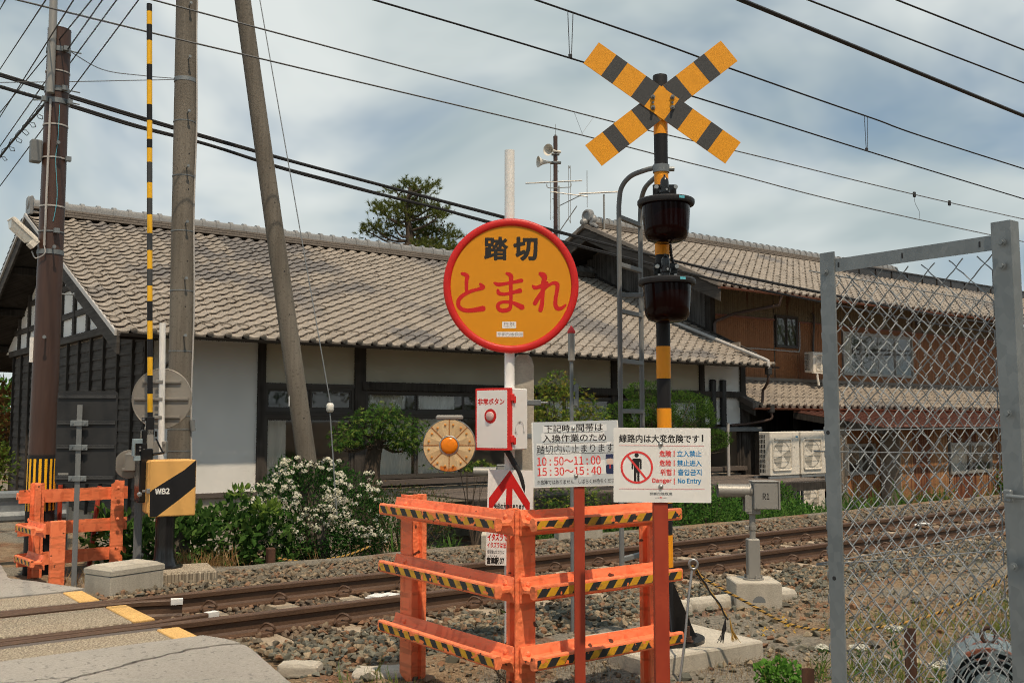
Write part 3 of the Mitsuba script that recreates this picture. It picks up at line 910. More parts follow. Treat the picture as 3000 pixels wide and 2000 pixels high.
part(roof, 'ridge_end', [bx((4.0, RY, RZA + 0.13), (0.06, 0.42, 0.36), None, 0.02), lathe([(0, 0.02), (0.10, 0.02), (0.13, 0), (0.13, -0.04)], 18, frame((3.97, RY, RZA + 0.20), (0, 1, 0), (-1, 0, 0)))], 'm_ridge')
# barge boards, verge flashing
def along(y0, z0, y1, z1, x0, x1, h, drop=0.0):
    t = math.atan2(z1 - z0, y1 - y0)
    return trimesh.convex.convex_hull(np.array([(x, y, z - d) for x in (x0, x1) for y, z in ((y0, z0), (y1, z1)) for d in (drop, drop + h)]))
for y0 in (EY - 0.03, 26.75):
    part(roof, 'barge_board', along(y0, EZ - 0.02, RY, RZA - 0.045, 3.95, 3.99, 0.26, 0.03), 'm_woodh')
    part(roof, 'verge_flashing', along(y0, EZ + 0.02, RY, RZA - 0.005, 3.915, 3.945, 0.075), 'm_pipe')
for y in (EY + 0.35, 15.6, 17.2, 18.8, 22.2, 23.8, 25.4):
    zz = (EZ + (y - EY) * math.tan(sA)) if y < RY else RZA - (y - RY) * math.tan(sA)
    part(roof, 'purlin', bb(3.995, 4.62, y - 0.06, y + 0.06, zz - 0.22, zz - 0.075), 'm_wood')
raf = []
for x in np.arange(4.75, 18.0, 0.40):
    raf.append(along(EY + 0.30, EZ + 0.085, 15.2, EZ + 0.085 + (15.2 - EY - 0.30) * math.tan(sA), x, x + 0.045, 0.06, 0.045))
part(roof, 'rafter', raf, 'm_wood', kind='stuff')
gutter(HA, 3.98, 18.22, EY - 0.045, EZ - 0.018)
# end wall: horizontal clapboards with battens, half-timbered gable above
WX = 4.62
WB, WT = GND, 2.42
for k in range(18):
    z0 = -0.15 + k * 0.170
    if z0 > 2.70: break
    for j, (ya, yb) in enumerate(((15.2, 16.6), (16.6, 18.4), (18.4, 20.4), (20.4, 22.6), (22.6, 24.6))):
        part(HA, 'clapboard', trimesh.convex.convex_hull(np.array([(WX + dx, y, z) for y in (ya + 0.002, yb - 0.002) for dx, z in ((-0.032, z0), (-0.018, z0), (-0.012, z0 + 0.18), (-0.002, z0 + 0.18))])), 'm_woodh')
bat = np.arange(15.62, 24.5, 0.80)
for y in bat:
    part(HA, 'batten', bb(WX - 0.068, WX - 0.02, y, y + 0.05, -0.2, 2.79), 'm_wood')
part(HA, 'gable_beam', bb(WX - 0.09, WX + 0.03, 15.2, 24.8, 2.795, 2.92), 'm_woodh')
gz = lambda y: (EZ + (y - EY) * math.tan(sA) if y < RY else RZA - (y - RY) * math.tan(sA)) - 0.10
part(HA, 'gable_panel', prism(Polygon([(15.32, 2.90), (25.6, 2.90), (RY, gz(RY))]), 0.03, np.array([[0, 0, 1, WX], [1, 0, 0, 0], [0, 1, 0, 0], [0, 0, 0, 1.0]])), 'm_plaster')
for y in np.arange(16.43, 24.4, 0.95):
    part(HA, 'gable_post', bb(WX - 0.05, WX - 0.002, y, y + 0.13, 2.922, max(gz(y + 0.06), 2.93)), 'm_woodh')
for z in (3.26, 3.80, 4.4):
    ys = EY + (z + 0.14 - EZ + 0.14) / math.tan(sA)
    part(HA, 'gable_rail', bb(WX - 0.040, WX - 0.003, ys, 2 * RY - ys, z, z + 0.11), 'm_woodh')
part(HA, 'wall', [bb(WX + 0.035, WX + 0.08, 15.25, 24.6, GND, 2.85), bb(4.7, 18.2, 24.6, 24.7, GND, 3.2), bb(18.15, 18.2, 15.3, 24.6, GND, 3.2), bb(4.7, 18.2, 19.0, 19.05, GND, 4.0), bb(4.7, 18.2, 15.26, 19.0, 0.15, 0.2), bb(6.42, 6.46, 15.3, 19.0, 0.2, 2.5), bb(8.2, 8.24, 15.3, 19.0, 0.2, 2.5), bb(11.46, 11.5, 15.3, 19.0, 0.2, 2.5), bb(14.06, 14.1, 15.3, 19, 0.2, 2.5)], 'm_interior')
part(HA, 'soffit', bb(4.7, 18.1, 15.28, 19.0, 2.52, 2.56), 'm_interior')
# front wall: posts, plaster, lintels, windows
FY = 15.2
for x, wd in ((4.60, 0.13), (6.39, 0.125), (8.12, 0.20), (11.42, 0.14), (14.02, 0.14), (16.66, 0.14), (18.02, 0.16)):
    part(HA, 'post', bb(x, x + wd, FY - 0.05, FY + 0.08, GND, 2.86), 'm_wood')
part(HA, 'plaster_panel', bb(4.73, 6.39, FY, FY + 0.05, 0.27, 2.9), 'm_plaster')
part(HA, 'plaster_panel', bb(6.515, 8.12, FY, FY + 0.05, 1.985, 2.9), 'm_cream')
for a, b in ((8.32, 11.42), (11.56, 14.02), (14.16, 16.66)):
    part(HA, 'plaster_panel', bb(a, b, FY, FY + 0.05, 2.04, 2.9), 'm_cream')
part(HA, 'plaster_panel', bb(16.8, 18.02, FY, FY + 0.05, 1.30, 2.9), 'm_plaster')
part(HA, 'sill', bb(4.60, 8.2, FY - 0.07, FY + 0.05, 0.20, 0.27), 'm_board')
part(HA, 'foundation', [bb(4.66, 18.1, FY - 0.01, FY + 0.05, GND, 0.2), bb(4.64, 4.7, FY, 24.6, GND, -0.1)], 'm_conc')
part(HA, 'lintel', bb(8.25, 18.1, FY - 0.09, FY + 0.02, 1.90, 2.04), 'm_wood')
part(HA, 'lintel', bb(6.515, 8.12, FY - 0.04, FY + 0.02, 1.93, 1.985), 'm_frame')
part(HA, 'window_rail', bb(6.515, 8.12, FY - 0.045, FY + 0.03, 1.46, 1.52), 'm_woodh')
window(HA, 6.56, 8.07, FY + 0.01, 1.565, 1.885, 2, fr='m_frame', room=False)
window(HA, 6.56, 8.07, FY + 0.01, 0.33, 1.415, 2, curtain=((6.6, 6.95),), fr='m_frame', room=False)
window(HA, 8.37, 11.37, FY + 0.01, 1.55, 1.85, 3, curtain=((8.5, 9.2), (9.50, 10.25)), fr='m_frame', room=False)
window(HA, 8.37, 11.37, FY + 0.01, 0.42, 1.44, 3, curtain=((8.40, 9.35), (9.40, 10.35)), fr='m_frame', room=False)
part(HA, 'window_rail', bb(8.32, 11.42, FY - 0.04, FY + 0.03, 1.485, 1.505), 'm_frame')
window(HA, 11.61, 13.97, FY + 0.01, 0.42, 1.80, 2, curtain=((12.6, 13.2),), fr='m_frame', room=False)
window(HA, 14.21, 16.61, FY + 0.01, 0.42, 1.80, 2, curtain=((15.7, 16.3),), fr='m_frame', room=False)
window(HA, 16.85, 17.97, FY + 0.01, 0.30, 1.20, 1, fr='m_frame', room=False)
part(HA, 'sill', bb(8.2, 18.1, FY - 0.12, FY + 0.02, 0.27, 0.36), 'm_board')
# duct covers at the right end of the front wall
for a in (16.98, 17.32):
    part(HA, 'wall_duct', [bb(a, a + 0.15, FY - 0.10, FY - 0.002, 1.25, 2.30, 0.02)], 'm_black')
part(HA, 'wall_duct', bb(17.2, 18.6, FY - 0.16, FY - 0.02, 1.14, 1.24, 0.01), 'm_greypaint')
# wooden veranda in front of the windows
vr = thing('veranda_deck', 'low brown veranda deck of wide boards under the house windows', 'veranda')
for k in range(10):
    for j in range(2):
        part(vr, 'deck_board', bb(8.9 + k * 0.92, 9.812 + k * 0.92, 12.75 + j * 1.16, 13.90 + j * 1.16, 0.145, 0.17), 'm_board')
part(vr, 'frame', [bb(8.9, 18.1, 12.72, 12.76, -0.02, 0.14)] + [bb(x, x + 0.09, 12.8, 12.89, GND, 0.14) for x in np.arange(9, 18.2, 1.8)], 'm_wood')
# downpipes on house A
part(HA, 'downpipe', tube(catmull([(4.9, EY - 0.05, EZ - 0.08), (4.86, EY + 0.0, 2.38), (4.75, 15.05, 2.05), (4.70, 15.10, 1.9), (4.70, 15.1, GND)], 6), 0.032, 10), 'm_gutter', smooth=50)
part(HA, 'downpipe', tube([(17.2, 17.2, 3.99), (17.62, 15.30, 3.16), (17.84, 14.38, 2.76), (17.86, 14.25, 2.70), (17.86, 14.245, 2.56)], 0.042, 12), 'm_pipe', smooth=50)
part(HA, 'gutter_box', bx((17.86, EY - 0.06, 2.47), (0.14, 0.12, 0.16), None, 0.02), 'm_gutter')
part(HA, 'downpipe', tube(catmull([(17.86, EY - 0.06, 2.4), (17.88, EY - 0.02, 2.25), (18.05, 14.5, 2.12), (18.1, 14.6, 2.05), (18.1, 14.62, 1.78)], 5), 0.032, 10), 'm_brownpipe', smooth=50)

# ---- house B: two storeys, joined behind
HB = thing('tiled_house', 'tall two storey house with grey brown tile roofs and rusty brown ribbed metal wall', 'house')
BEY, BEZ, BRY, BRZ = 15.0, 4.42, 19.5, 6.45
BW = 16.3
sB = math.atan2(BRZ - BEZ, BRY - BEY)
roofb = part(HB, 'roof', [trimesh.convex.convex_hull(np.array([(x, y, z + dz) for x in (17.12, x1) for y, z in ((BEY + 0.03, BEZ - 0.005), (18.4, BEZ + 3.4 * math.tan(sB) - 0.02)) for dz in (0, -0.05)])) for x1 in (38.0,)] +
             [trimesh.convex.convex_hull(np.array([(x, y, z + dz) for x, y, z in ((17.12, 18.4, BEZ + 3.4 * math.tan(sB) - 0.02), (31.58, 18.4, BEZ + 3.4 * math.tan(sB) - 0.02), (17.12, BRY, BRZ - 0.02), (31.5, BRY, BRZ - 0.02)) for dz in (0, -0.05)]))] +
             [trimesh.convex.convex_hull(np.array([(x, y, z + dz) for x in (17.12, 31.5) for y, z in ((BRY, BRZ - 0.02), (24.0, BEZ)) for dz in (0, -0.05)]))], 'm_wood')
gB = {(r, c) for r in range(3, 30, 4) for c in range(60) if (c + r // 4) % 3 == 0}
tiled_slope(roofb, 17.08, 38.0, BEY, BEZ, BRY - 0.08, BRZ - 0.04, guards=gB, guard_rows=(1,), keep=lambda x, y: y < 18.3 or x < 31.6)
tiled_slope(roofb, 17.08, 31.5, 24.0, BEZ, BRY + 0.08, BRZ - 0.04, limit=0)
ridge(roofb, 17.3, 31.4, BRY, BRZ - 0.02)
part(roofb, 'ridge_end_tile', [lathe([(0, 0.03), (0.10, 0.03), (0.13, 0.06), (0.165, 0.05), (0.185, 0), (0.185, -0.08), (0, -0.08)], 22, frame((17.20, BRY, BRZ + 0.28), (0, 1, 0), (-1, 0, 0)))] +
     [tube(catmull([(17.19, BRY - 0.16, BRZ + 0.16), (17.16, BRY - 0.30, BRZ + 0.20), (17.14, BRY - 0.34, BRZ + 0.10), (17.14, BRY - 0.24, BRZ + 0.05), (17.14, BRY - 0.36, BRZ - 0.02), (17.15, BRY - 0.46, BRZ - 0.10)], 5), [0.07] * 20 + [0.05] * 6, 8)] +
     [lathe([(0, 0.1), (0.07, 0.08), (0.11, 0.0), (0.07, -0.08), (0, -0.1)], 14, frame((17.08, BRY, BRZ + 0.10), (0, 1, 0), (-1, 0, 0)))], 'm_ridge', smooth=40)
tb = lambda y: (BEZ + (y - BEY) * math.tan(sB) if y < BRY else BRZ - (y - BRY) * math.tan(sB))
for ya, yb in ((BEY - 0.04, BRY), (24.04, BRY)):
    part(roofb, 'barge_board', along(ya, BEZ - 0.02, yb, BRZ - 0.03, 17.12, 17.16, 0.30, 0.05), 'm_woodh')
    n = 17
    for k in range(n):
        p, q = k / n, (k + 1) / n
        part(roofb, 'verge_tile', along(ya + (yb - ya) * p, BEZ + 0.06 + (BRZ - BEZ) * p + 0.012, ya + (yb - ya) * q, BEZ + 0.06 + (BRZ - BEZ) * q, 17.055, 17.20, 0.10), 'm_noshi')
gutter(HB, 17.1, 38, BEY - 0.05, BEZ - 0.045, 'm_copper', hooks=False)
# gable wall of vertical boards, corner post
for k, y in enumerate(np.arange(16.45, 23.2, 0.24)):
    part(HB, 'gable_board', bb(18.30 + 0.004 * (k % 2), 18.33, y + 0.003, y + 0.237, 2.2, tb(y + 0.12) - 0.10), 'm_greyboards')
part(HB, 'corner_post', bb(18.27, 18.44, BW - 0.03, BW + 0.15, 2.0, 5.0), 'm_wood')
part(HB, 'gable_skirt', [along(14.9, EZ + 0.34, RY, RZA + 0.10, 18.22, 18.295, 0.16)], 'm_wood')
part(HB, 'wall', [prism(rect(18.36, GND, 32, 4.9).difference(rect(20.74, 3.27, 21.63, 4.07)).difference(rect(23.58, 2.64, 26.97, 3.80)), 0.04, np.array([[1, 0, 0, 0], [0, 0, -1, BW + 0.07], [0, 1, 0, 0], [0, 0, 0, 1.0]])), bb(18.34, 18.4, BW + 0.1, 23.2, GND, 4.9), bb(18.34, 18.37, 18.5, 20.5, 4.9, 6.2), bb(32, 32.05, BW, 23, GND, 4.9), bb(18.3, 32, 23, 23.05, GND, 4.9)], 'm_interior')
# ribbed metal front: sheets each a part
xw = [(18.44, 20.72), (21.64, 23.56), (26.99, 29.4), (29.4, 32.0)]
for a, b in xw:
    part(HB, 'wall_sheet', corrugated(a, b, BW, 2.40, 3.96), 'm_corr')
for a, b in ((18.44, 20.7), (20.7, 23.0), (23.0, 25.3), (25.3, 27.6), (27.6, 29.9), (29.9, 32)):
    part(HB, 'wall_sheet', corrugated(a, b, BW - 0.006 if a > 20 else BW, 4.08 if 20 < a < 27 else 3.963, 4.92), 'm_corr')
for a, b, c, d in ((20.72, 21.64, 2.40, 3.25), (20.72, 21.64, 4.08, 4.09), (23.56, 26.99, 2.40, 2.62), (23.56, 26.99, 3.82, 4.08), (21.64, 23.56, 3.96, 4.08)):
    part(HB, 'wall_sheet', corrugated(a, b, BW, c, d), 'm_corr')
part(HB, 'wall_band', [bb(18.44, 20.7, BW - 0.02, BW + 0.01, 3.93, 3.975), bb(21.68, 32, BW - 0.02, BW + 0.01, 3.93, 3.975)], 'm_copper')
window(HB, 20.78, 21.59, BW - 0.01, 3.30, 4.04, 2, fr='m_frame')
window(HB, 23.62, 26.93, BW - 0.01, 2.67, 3.77, 4, curtain=((23.7, 24.2),), fr='m_alu')
part(HB, 'vent', bb(27.2, 27.5, BW - 0.012, BW - 0.008, 4.2, 4.5), 'm_acdark')
part(HB, 'flashing', bb(18.4, 32, BW - 0.05, BW - 0.006, 2.37, 2.46), 'm_copper')
part(HB, 'downpipe', tube([(19.3, BEY - 0.03, 4.33), (19.3, BEY + 0.02, 4.12), (18.95, BW - 0.2, 3.98), (18.40, BW - 0.1, 3.78), (18.36, BW - 0.08, 3.7), (18.36, BW - 0.08, 3.1), (18.30, 15.8, 2.98), (18.05, 15.3, 2.94), (17.6, 15.35, 3.0)], 0.04, 10), 'm_brownpipe', smooth=50)
part(HB, 'conduit', tube(catmull([(19.4, BW - 0.03, 3.18), (20.5, BW - 0.03, 3.18), (21.55, BW - 0.03, 3.17), (21.66, BW - 0.03, 3.20), (21.70, BW - 0.03, 3.4), (21.70, BW - 0.03, 3.95)], 5), 0.016, 6), 'm_pipe', smooth=50)
part(HB, 'drain_hose', tube(catmull([(22.25, BW - 0.01, 4.22), (22.28, BW - 0.06, 4.16), (22.27, BW - 0.06, 3.9), (22.22, BW - 0.06, 3.2), (22.22, BW - 0.2, 3.0)], 6), 0.028, 8), 'm_board', smooth=50)
# lean-to roof over the ground floor
GEY, GEZ, GTY, GTZ = 14.8, 1.72, 16.28, 2.40
roofg = part(HB, 'lower_roof', trimesh.convex.convex_hull(np.array([(x, y, z + dz) for x in (18.05, 33) for y, z in ((GEY + 0.03, GEZ - 0.005), (GTY, GTZ - 0.02)) for dz in (0, -0.05)])), 'm_wood')
tiled_slope(roofg, 18.0, 33, GEY, GEZ, GTY - 0.02, GTZ - 0.03, guard_rows=(2,), guards=(), limit=240)
part(roofg, 'ridge_layer', [bb(18.3, 32, GTY - 0.14, GTY - 0.01, GTZ - 0.02, GTZ + 0.02), bb(18.3, 32, GTY - 0.11, GTY - 0.01, GTZ + 0.022, GTZ + 0.06)], 'm_noshi')
part(roofg, 'barge_board', along(GEY - 0.03, GEZ - 0.02, GTY, GTZ - 0.04, 18.0, 18.04, 0.2, 0.0), 'm_woodh')
part(roofg, 'verge_tile', along(GEY - 0.04, GEZ + 0.07, 15.35, GEZ + 0.33, 17.94, 18.06, 0.13), 'm_board')
gutter(HB, 17.95, 33, GEY - 0.055, GEZ - 0.045, 'm_copper', hooks=False)
part(HB, 'gutter_box', bx((18.55, GEY - 0.06, GEZ - 0.06), (0.15, 0.12, 0.2), None, 0.02), 'm_gutter')
part(HB, 'downpipe', tube(catmull([(18.55, GEY - 0.06, GEZ - 0.16), (18.55, GEY - 0.03, 1.42), (18.2, 15.1, 1.32), (17.9, 15.1, 1.30), (17.6, 15.12, 1.28)], 5), 0.03, 8), 'm_brownpipe', smooth=50)
# deep metal box gutter across the right half of the roof of house B
part(HB, 'box_gutter', [bb(26.4, 45, 18.33, 18.47, 5.96, 6.22), bb(26.35, 45, 18.29, 18.49, 6.224, 6.26)], 'm_gutter')
part(HB, 'gutter_bracket', [bb(x, x + 0.03, 18.30, 18.328, 5.98, 6.21) for x in np.arange(26.6, 44, 0.9)], 'm_gutter', kind='stuff')
part(HB, 'ground_wall', bb(18.2, 32, 16.0, 16.06, GND, 1.9), 'm_wood')
part(HB, 'ground_post', [bb(x, x + 0.12, 15.2, 15.32, GND, 1.7) for x in (18.25, 20.1)], 'm_wood')
part(HB, 'downpipe', cyl((17.25, 14.9, GND), (17.25, 14.9, 1.35), 0.035, 10), 'm_pipe', smooth=50)
# ---- shed with rusty ribbed walls
SH = thing('metal_shed', 'low lean-to shed with rusty ribbed metal walls and red metal roof', 'shed')
rs = part(SH, 'roof', trimesh.convex.convex_hull(np.array([(x, y, z + dz) for y, z, x0 in ((14.9, 1.62, 19.55), (12.55, 1.27, 19.55)) for x in (x0, 36) for dz in (0, -0.03)])), 'm_redroof')
for x in np.arange(19.6, 36, 0.36):
    part(rs, 'seam', along(12.53, 1.30, 14.9, 1.65, x, x + 0.03, 0.035), 'm_redroof')
gutter(SH, 19.5, 36, 12.49, 1.215, 'm_gutter', r=0.04, hooks=False)
SY = 13.0
part(SH, 'barge_board', along(12.5, 1.23, 14.9, 1.58, 19.55, 19.59, 0.14), 'm_wood')
for a, b, c, d in ((20.92, 22.98, GND, 1.2), (22.98, 24.95, GND, 0.10), (22.98, 24.95, 0.86, 1.2), (24.95, 27, GND, 1.2), (27, 30, GND, 1.2), (30, 36, GND, 1.2)):
    part(SH, 'wall_sheet', corrugated(a, b, SY, c, d, 0.075, 0.014), 'm_rustcorr')
window(SH, 23.04, 24.89, SY - 0.01, 0.15, 0.81, 2, curtain=((23.1, 24.0),), fr='m_alu')
SY2 = 13.5
for a, b, c, d in ((19.6, 20.92, GND, 0.17), (19.6, 20.92, 0.86, 1.3), (20.66, 20.92, 0.17, 0.86)):
    part(SH, 'wall_sheet', corrugated(a, b, SY2, c, d, 0.075, 0.014), 'm_corr')
window(SH, 19.62, 20.62, SY2 - 0.01, 0.21, 0.82, 2, fr='m_alu')
part(SH, 'wall', [bb(20.90, 20.94, SY, SY2, GND, 1.25), bb(19.6, 20.0, 13.9, 13.94, GND, 1.3), bb(19.58, 19.62, SY2, 13.9, GND, 1.3)], 'm_interior')
# ---------------------------------------------------------------- barriers of old rails
BP = railprof(0.122, 0.122, 0.063)


def rail_beam(holder, a, b, up, tape=True):
    """A length of old rail lying on its side: its foot on the posts, its head towards the road."""
    a, b = np.asarray(a, float), np.asarray(b, float)
    k = part(holder, 'rail_beam', sweep(BP, np.array([a, b]), up), 'm_orange', smooth=25)
    if tape:
        u, t = unit(up), unit(b - a)
        m = np.eye(4)
        m[:3, 0], m[:3, 1], m[:3, 2] = t, np.cross(u, t), u
        m[:3, 3] = a + u * 0.1222
        L = np.linalg.norm(b - a)
        part(k, 'hazard_tape', prism(rect(0.012, -0.0195, L - 0.010, 0.0195), 0.001, m), 'm_tape')
    return k


def rail_post(holder, x, y, z0, z1, up, prof=BP):
    return part(holder, 'post', sweep(prof, np.array([(x, y, z0), (x, y, z1)]), up), 'm_orange', smooth=25)


br = thing('crossing_barrier', 'bright orange barrier of old rails with striped beams in the foreground, near side of track', 'barrier')
for z in (0.868, 0.548, 0.218):
    rail_beam(br, (2.985, 5.045, z), (2.985, 3.925, z), (-1, 0, 0))
    rail_beam(br, (2.995, 3.905, z), (4.00, 3.905, z), (0, -1, 0))
rail_post(br, 2.990, 4.955, -0.2, 0.945, (1, 0, 0))
rail_post(br, 3.035, 3.910, -0.2, 0.930, (0, 1, 0))
rail_post(br, 3.945, 3.910, -0.2, 0.905, (0, 1, 0))
bm = []
for z in (0.895, 0.575, 0.245):
    for q, d in (((2.973, 4.93, z), (-1, 0, 0)), ((2.973, 3.985, z), (-1, 0, 0)), ((3.035, 3.892, z), (0, -1, 0)), ((3.95, 3.892, z), (0, -1, 0))):
        bm.append(lathe([(0.016, 0), (0.015, 0.006), (0.009, 0.012), (0, 0.014)], 10, frame(q, np.cross(d, (0, 0, 1)), d)))
part(br, 'bolt', bm, 'm_orange', kind='stuff')

b2 = thing('crossing_barrier', 'orange barrier of old rails beyond the track by the brown pole', 'barrier')
for z in (0.402, 0.125):
    rail_beam(b2, (2.075, 10.10, z), (2.105, 9.60, z), (-1, -0.06, 0))
part(b2, 'post', bx((2.195, 9.555, 0.19), (0.125, 0.05, 0.60), None, 0.006), 'm_orange')
for x, y, zt in ((2.145, 10.16, 0.79), (2.885, 10.225, 0.785)):
    rail_post(b2, x, y, -0.2, zt, (0, 1, 0))
part(b2, 'post', bx((2.14, 10.14, 0.36), (0.05, 0.09, 0.86), None, 0.005), 'm_orange')
for z in (0.665, 0.365, 0.085):
    part(b2, 'rail_beam', sweep(BP, np.array([(2.0, 10.225, z), (3.0, 10.29, z)]), (0, 1, 0)), 'm_orange', smooth=25)
part(b2, 'bolt', [lathe([(0.018, 0), (0.016, 0.008), (0.008, 0.014), (0, 0.015)], 10, frame((2.87, 10.155, z), (1, 0, 0), (0, -1, 0))) for z in (0.72, 0.42, 0.14)] + [lathe([(0.018, 0), (0.016, 0.008), (0, 0.015)], 10, frame((2.07, 10.12, z), (0, 1, 0), (-1, 0, 0))) for z in (0.73, 0.46)], 'm_orange', kind='stuff')
part(b2, 'stay', [cyl((2.42, 10.5, -0.1), (2.42, 10.5, 0.75), 0.022, 8), cyl((2.68, 10.4, -0.1), (2.80, 10.55, 0.72), 0.024, 8)], 'm_redpost')

# ---------------------------------------------------------------- notice boards on red posts
def lettering(holder, name, items, m, matk, z0, d=0.0007):
    return part(holder, name, [prism(g, d, m, z0) for g in items], matk)


def screw(holder, q, m, r=0.008):
    ms = []
    for x, y in q:
        k = lathe([(r * 1.5, 0), (r * 1.5, 0.002), (r, 0.003), (r * 0.9, 0.007), (r * 0.5, 0.009), (0, 0.0095)], 14)
        k.apply_translation([x, y, 0.004]); k.apply_transform(m); ms.append(k)
    part(holder, 'screw', ms, 'm_steel', smooth=40)


def angle_post(holder, p, z0, z1, w, nrm, matk='m_redpost'):
    m = board((p[0], p[1], 0), nrm)
    R = m.copy()
    t = 0.005
    prof = [(-w / 2, 0), (w / 2, 0), (w / 2, -w), (w / 2 - t, -w), (w / 2 - t, -t), (-w / 2, -t)]
    pr = [(q[0], q[1]) for q in prof]
    e = prism(Polygon(pr), z1 - z0)
    M = np.eye(4)
    M[:3, 0], M[:3, 1], M[:3, 2], M[:3, 3] = m[:3, 0], m[:3, 2], (0, 0, 1), (p[0], p[1], z0)
    if np.linalg.det(M[:3, :3]) < 0:
        M[:3, 0] *= -1
    e.apply_transform(M)
    return part(holder, 'post', e, matk)


s1 = thing('timetable_notice', 'white laminated notice with black text and red shunting times on a red angle post', 'notice board')
SC = 0.000824
m1 = board((3.190, 3.705, 1.048), N_CAM) @ np.array(T().rotate([0, 0, 1], 1.6).matrix, float)
X = lambda px: (px - 388) * SC
Yv = lambda py: (712 - py) * SC
def R1(x0, y0, x1, y1): return rect(X(x0), Yv(y1), X(x1), Yv(y0))
part(s1, 'board', prism(rect(-0.210, 0, 0.210, 0.315, 0.004), 0.003, m1), 'm_white')
part(s1, 'paper', prism(R1(142, 330, 636, 705), 0.0006, m1, 0.0031), 'm_greyboard')
part(s1, 'paper_strip', [prism(g, 0.0004, m1, 0.0038) for g in (R1(200, 352, 575, 390), R1(190, 395, 560, 440), R1(160, 455, 600, 478), R1(176, 585, 480, 655), R1(205, 505, 420, 585), R1(480, 560, 560, 640))], 'm_paper')
tx = [fit('下記時', X(208), X(360), Yv(392), Yv(348), 1), fit('間帯は', X(396), X(552), Yv(391), Yv(345), 1), fit('入換作業のため', X(196), X(570), Yv(450), Yv(404), 1), fit('踏切内に止まります', X(160), X(612), Yv(514), Yv(464), 0),
      R1(207, 394, 553, 396.5), R1(194, 456, 571, 458.5), R1(158, 517, 612, 519.5)]
lettering(s1, 'black_lettering', tx, m1, 'm_ink', 0.0042)
lettering(s1, 'red_times', [fit('10 : 50～11 : 00', X(160), X(532), Yv(585), Yv(535), 1), fit('15 : 30～15 : 40', X(160), X(534), Yv(644), Yv(596), 1)], m1, 'm_inkred', 0.0042)
lettering(s1, 'small_print', [fit('※故障ではありません、しばらくお待ちください', X(158), X(632), Yv(694), Yv(668), 0, 40)], m1, 'm_ink', 0.0042)
# the little attendant printed beside the times: cap, face, uniform
cx = 587
lettering(s1, 'printed_figure', [rect(X(cx - 24), Yv(642), X(cx + 26), Yv(588), 0.008), rect(X(cx - 23), Yv(545), X(cx + 23), Yv(527), 0.004), rect(X(cx - 25), Yv(553), X(cx + 25), Yv(546), 0.002)], m1, 'm_inknavy' if 'm_inknavy' in scene else mat('m_inknavy', (0.018, 0.028, 0.085), 0.6), 0.0042)
lettering(s1, 'printed_face', [Point(X(cx), Yv(570)).buffer(0.0165), rect(X(cx - 9), Yv(634), X(cx + 9), Yv(622), 0.003)], m1, mat('m_inkskin', (0.62, 0.47, 0.40), 0.6), 0.0041)
lettering(s1, 'printed_tie', [rect(X(cx - 3), Yv(612), X(cx + 3), Yv(586))], m1, 'm_inkred', 0.0051, 0.0004)
angle_post(s1, m1[:3, 3] - np.array([N_CAM[0], N_CAM[1], 0]) * 0.004 + np.array([0.010, -0.008, 0]), -0.3, 1.32, 0.05, N_CAM)
screw(s1, [(X(378), Yv(372)), (X(385), Yv(649))], m1, 0.007)

s2 = thing('no_entry_notice', 'clean white no entry notice with crossed-out walking figure and warnings in four languages', 'notice board')
SC2 = 0.000522
m2 = board((3.2605, 3.203, 1.001), N_CAM) @ np.array(T().rotate([0, 0, 1], -0.4).matrix, float)
X2 = lambda px: (px - 700) * SC2
Y2 = lambda py: (948 - py) * SC2
def R2(x0, y0, x1, y1): return rect(X2(x0), Y2(y1), X2(x1), Y2(y0))
part(s2, 'board', prism(rect(X2(283), 0, X2(1118), Y2(312), 0.003), 0.003, m2), 'm_white')
lettering(s2, 'title', [fit('線路内は大変危険です', X2(330), X2(1020), Y2(440), Y2(368), 2, 96), fit('!', X2(1040), X2(1056), Y2(428), Y2(368), 3)], m2, 'm_ink', 0.0031)
ring = Point(X2(482), Y2(650)).buffer(0.0725).difference(Point(X2(482), Y2(650)).buffer(0.0635))
bar = affinity.rotate(rect(-0.068, -0.0045, 0.068, 0.0045), -51, origin=(0, 0))
bar = affinity.translate(bar, X2(482), Y2(650))
lettering(s2, 'red_print', [ring.union(bar), R2(329, 463.5, 1061, 465.5), R2(329, 831.5, 1063, 833.5)] +
          [fit(t, X2(a), X2(778), Y2(y + 27), Y2(y - 27), 2, 96) for t, a, y in (('危険', 676, 532), ('危险', 676, 612), ('위험', 684, 690))] + [fit('Danger', X2(614), X2(780), Y2(790), Y2(742), 2)] +
          [fit('!', X2(798), X2(808), Y2(y + 25), Y2(y - 25), 2) for y in (532, 612, 690, 767)] + [fit('W', X2(678), X2(697), Y2(913), Y2(897), 1)], m2, 'm_inkred', 0.0041, 0.0005)
hd = Point(X2(481), Y2(548)).buffer(0.0098)
fig = unary_union([hd, rect(X2(441), Y2(640), X2(524), Y2(576), 0.008), rect(X2(437), Y2(668), X2(452), Y2(590), 0.0035), rect(X2(508), Y2(668), X2(524), Y2(590), 0.0035), rect(X2(458), Y2(700), X2(506), Y2(600)), rect(X2(458), Y2(772), X2(478), Y2(640), 0.004), rect(X2(485), Y2(772), X2(505), Y2(640), 0.004)])
fig = fig.difference(rect(X2(453), Y2(662), X2(457), Y2(604))).difference(rect(X2(506), Y2(662), X2(509), Y2(604)))
lettering(s2, 'walking_figure', [fig], m2, 'm_ink', 0.0031, 0.0005)
lettering(s2, 'blue_print', [fit(t, X2(a), X2(1038), Y2(y + 27), Y2(y - 27), 2, 96) for t, a, y in (('立入禁止', 828, 532), ('禁止进入', 828, 612), ('출입금지', 834, 690))] + [fit('No Entry', X2(834), X2(1032), Y2(796), Y2(742), 2)], m2, 'm_inkblue', 0.0031)
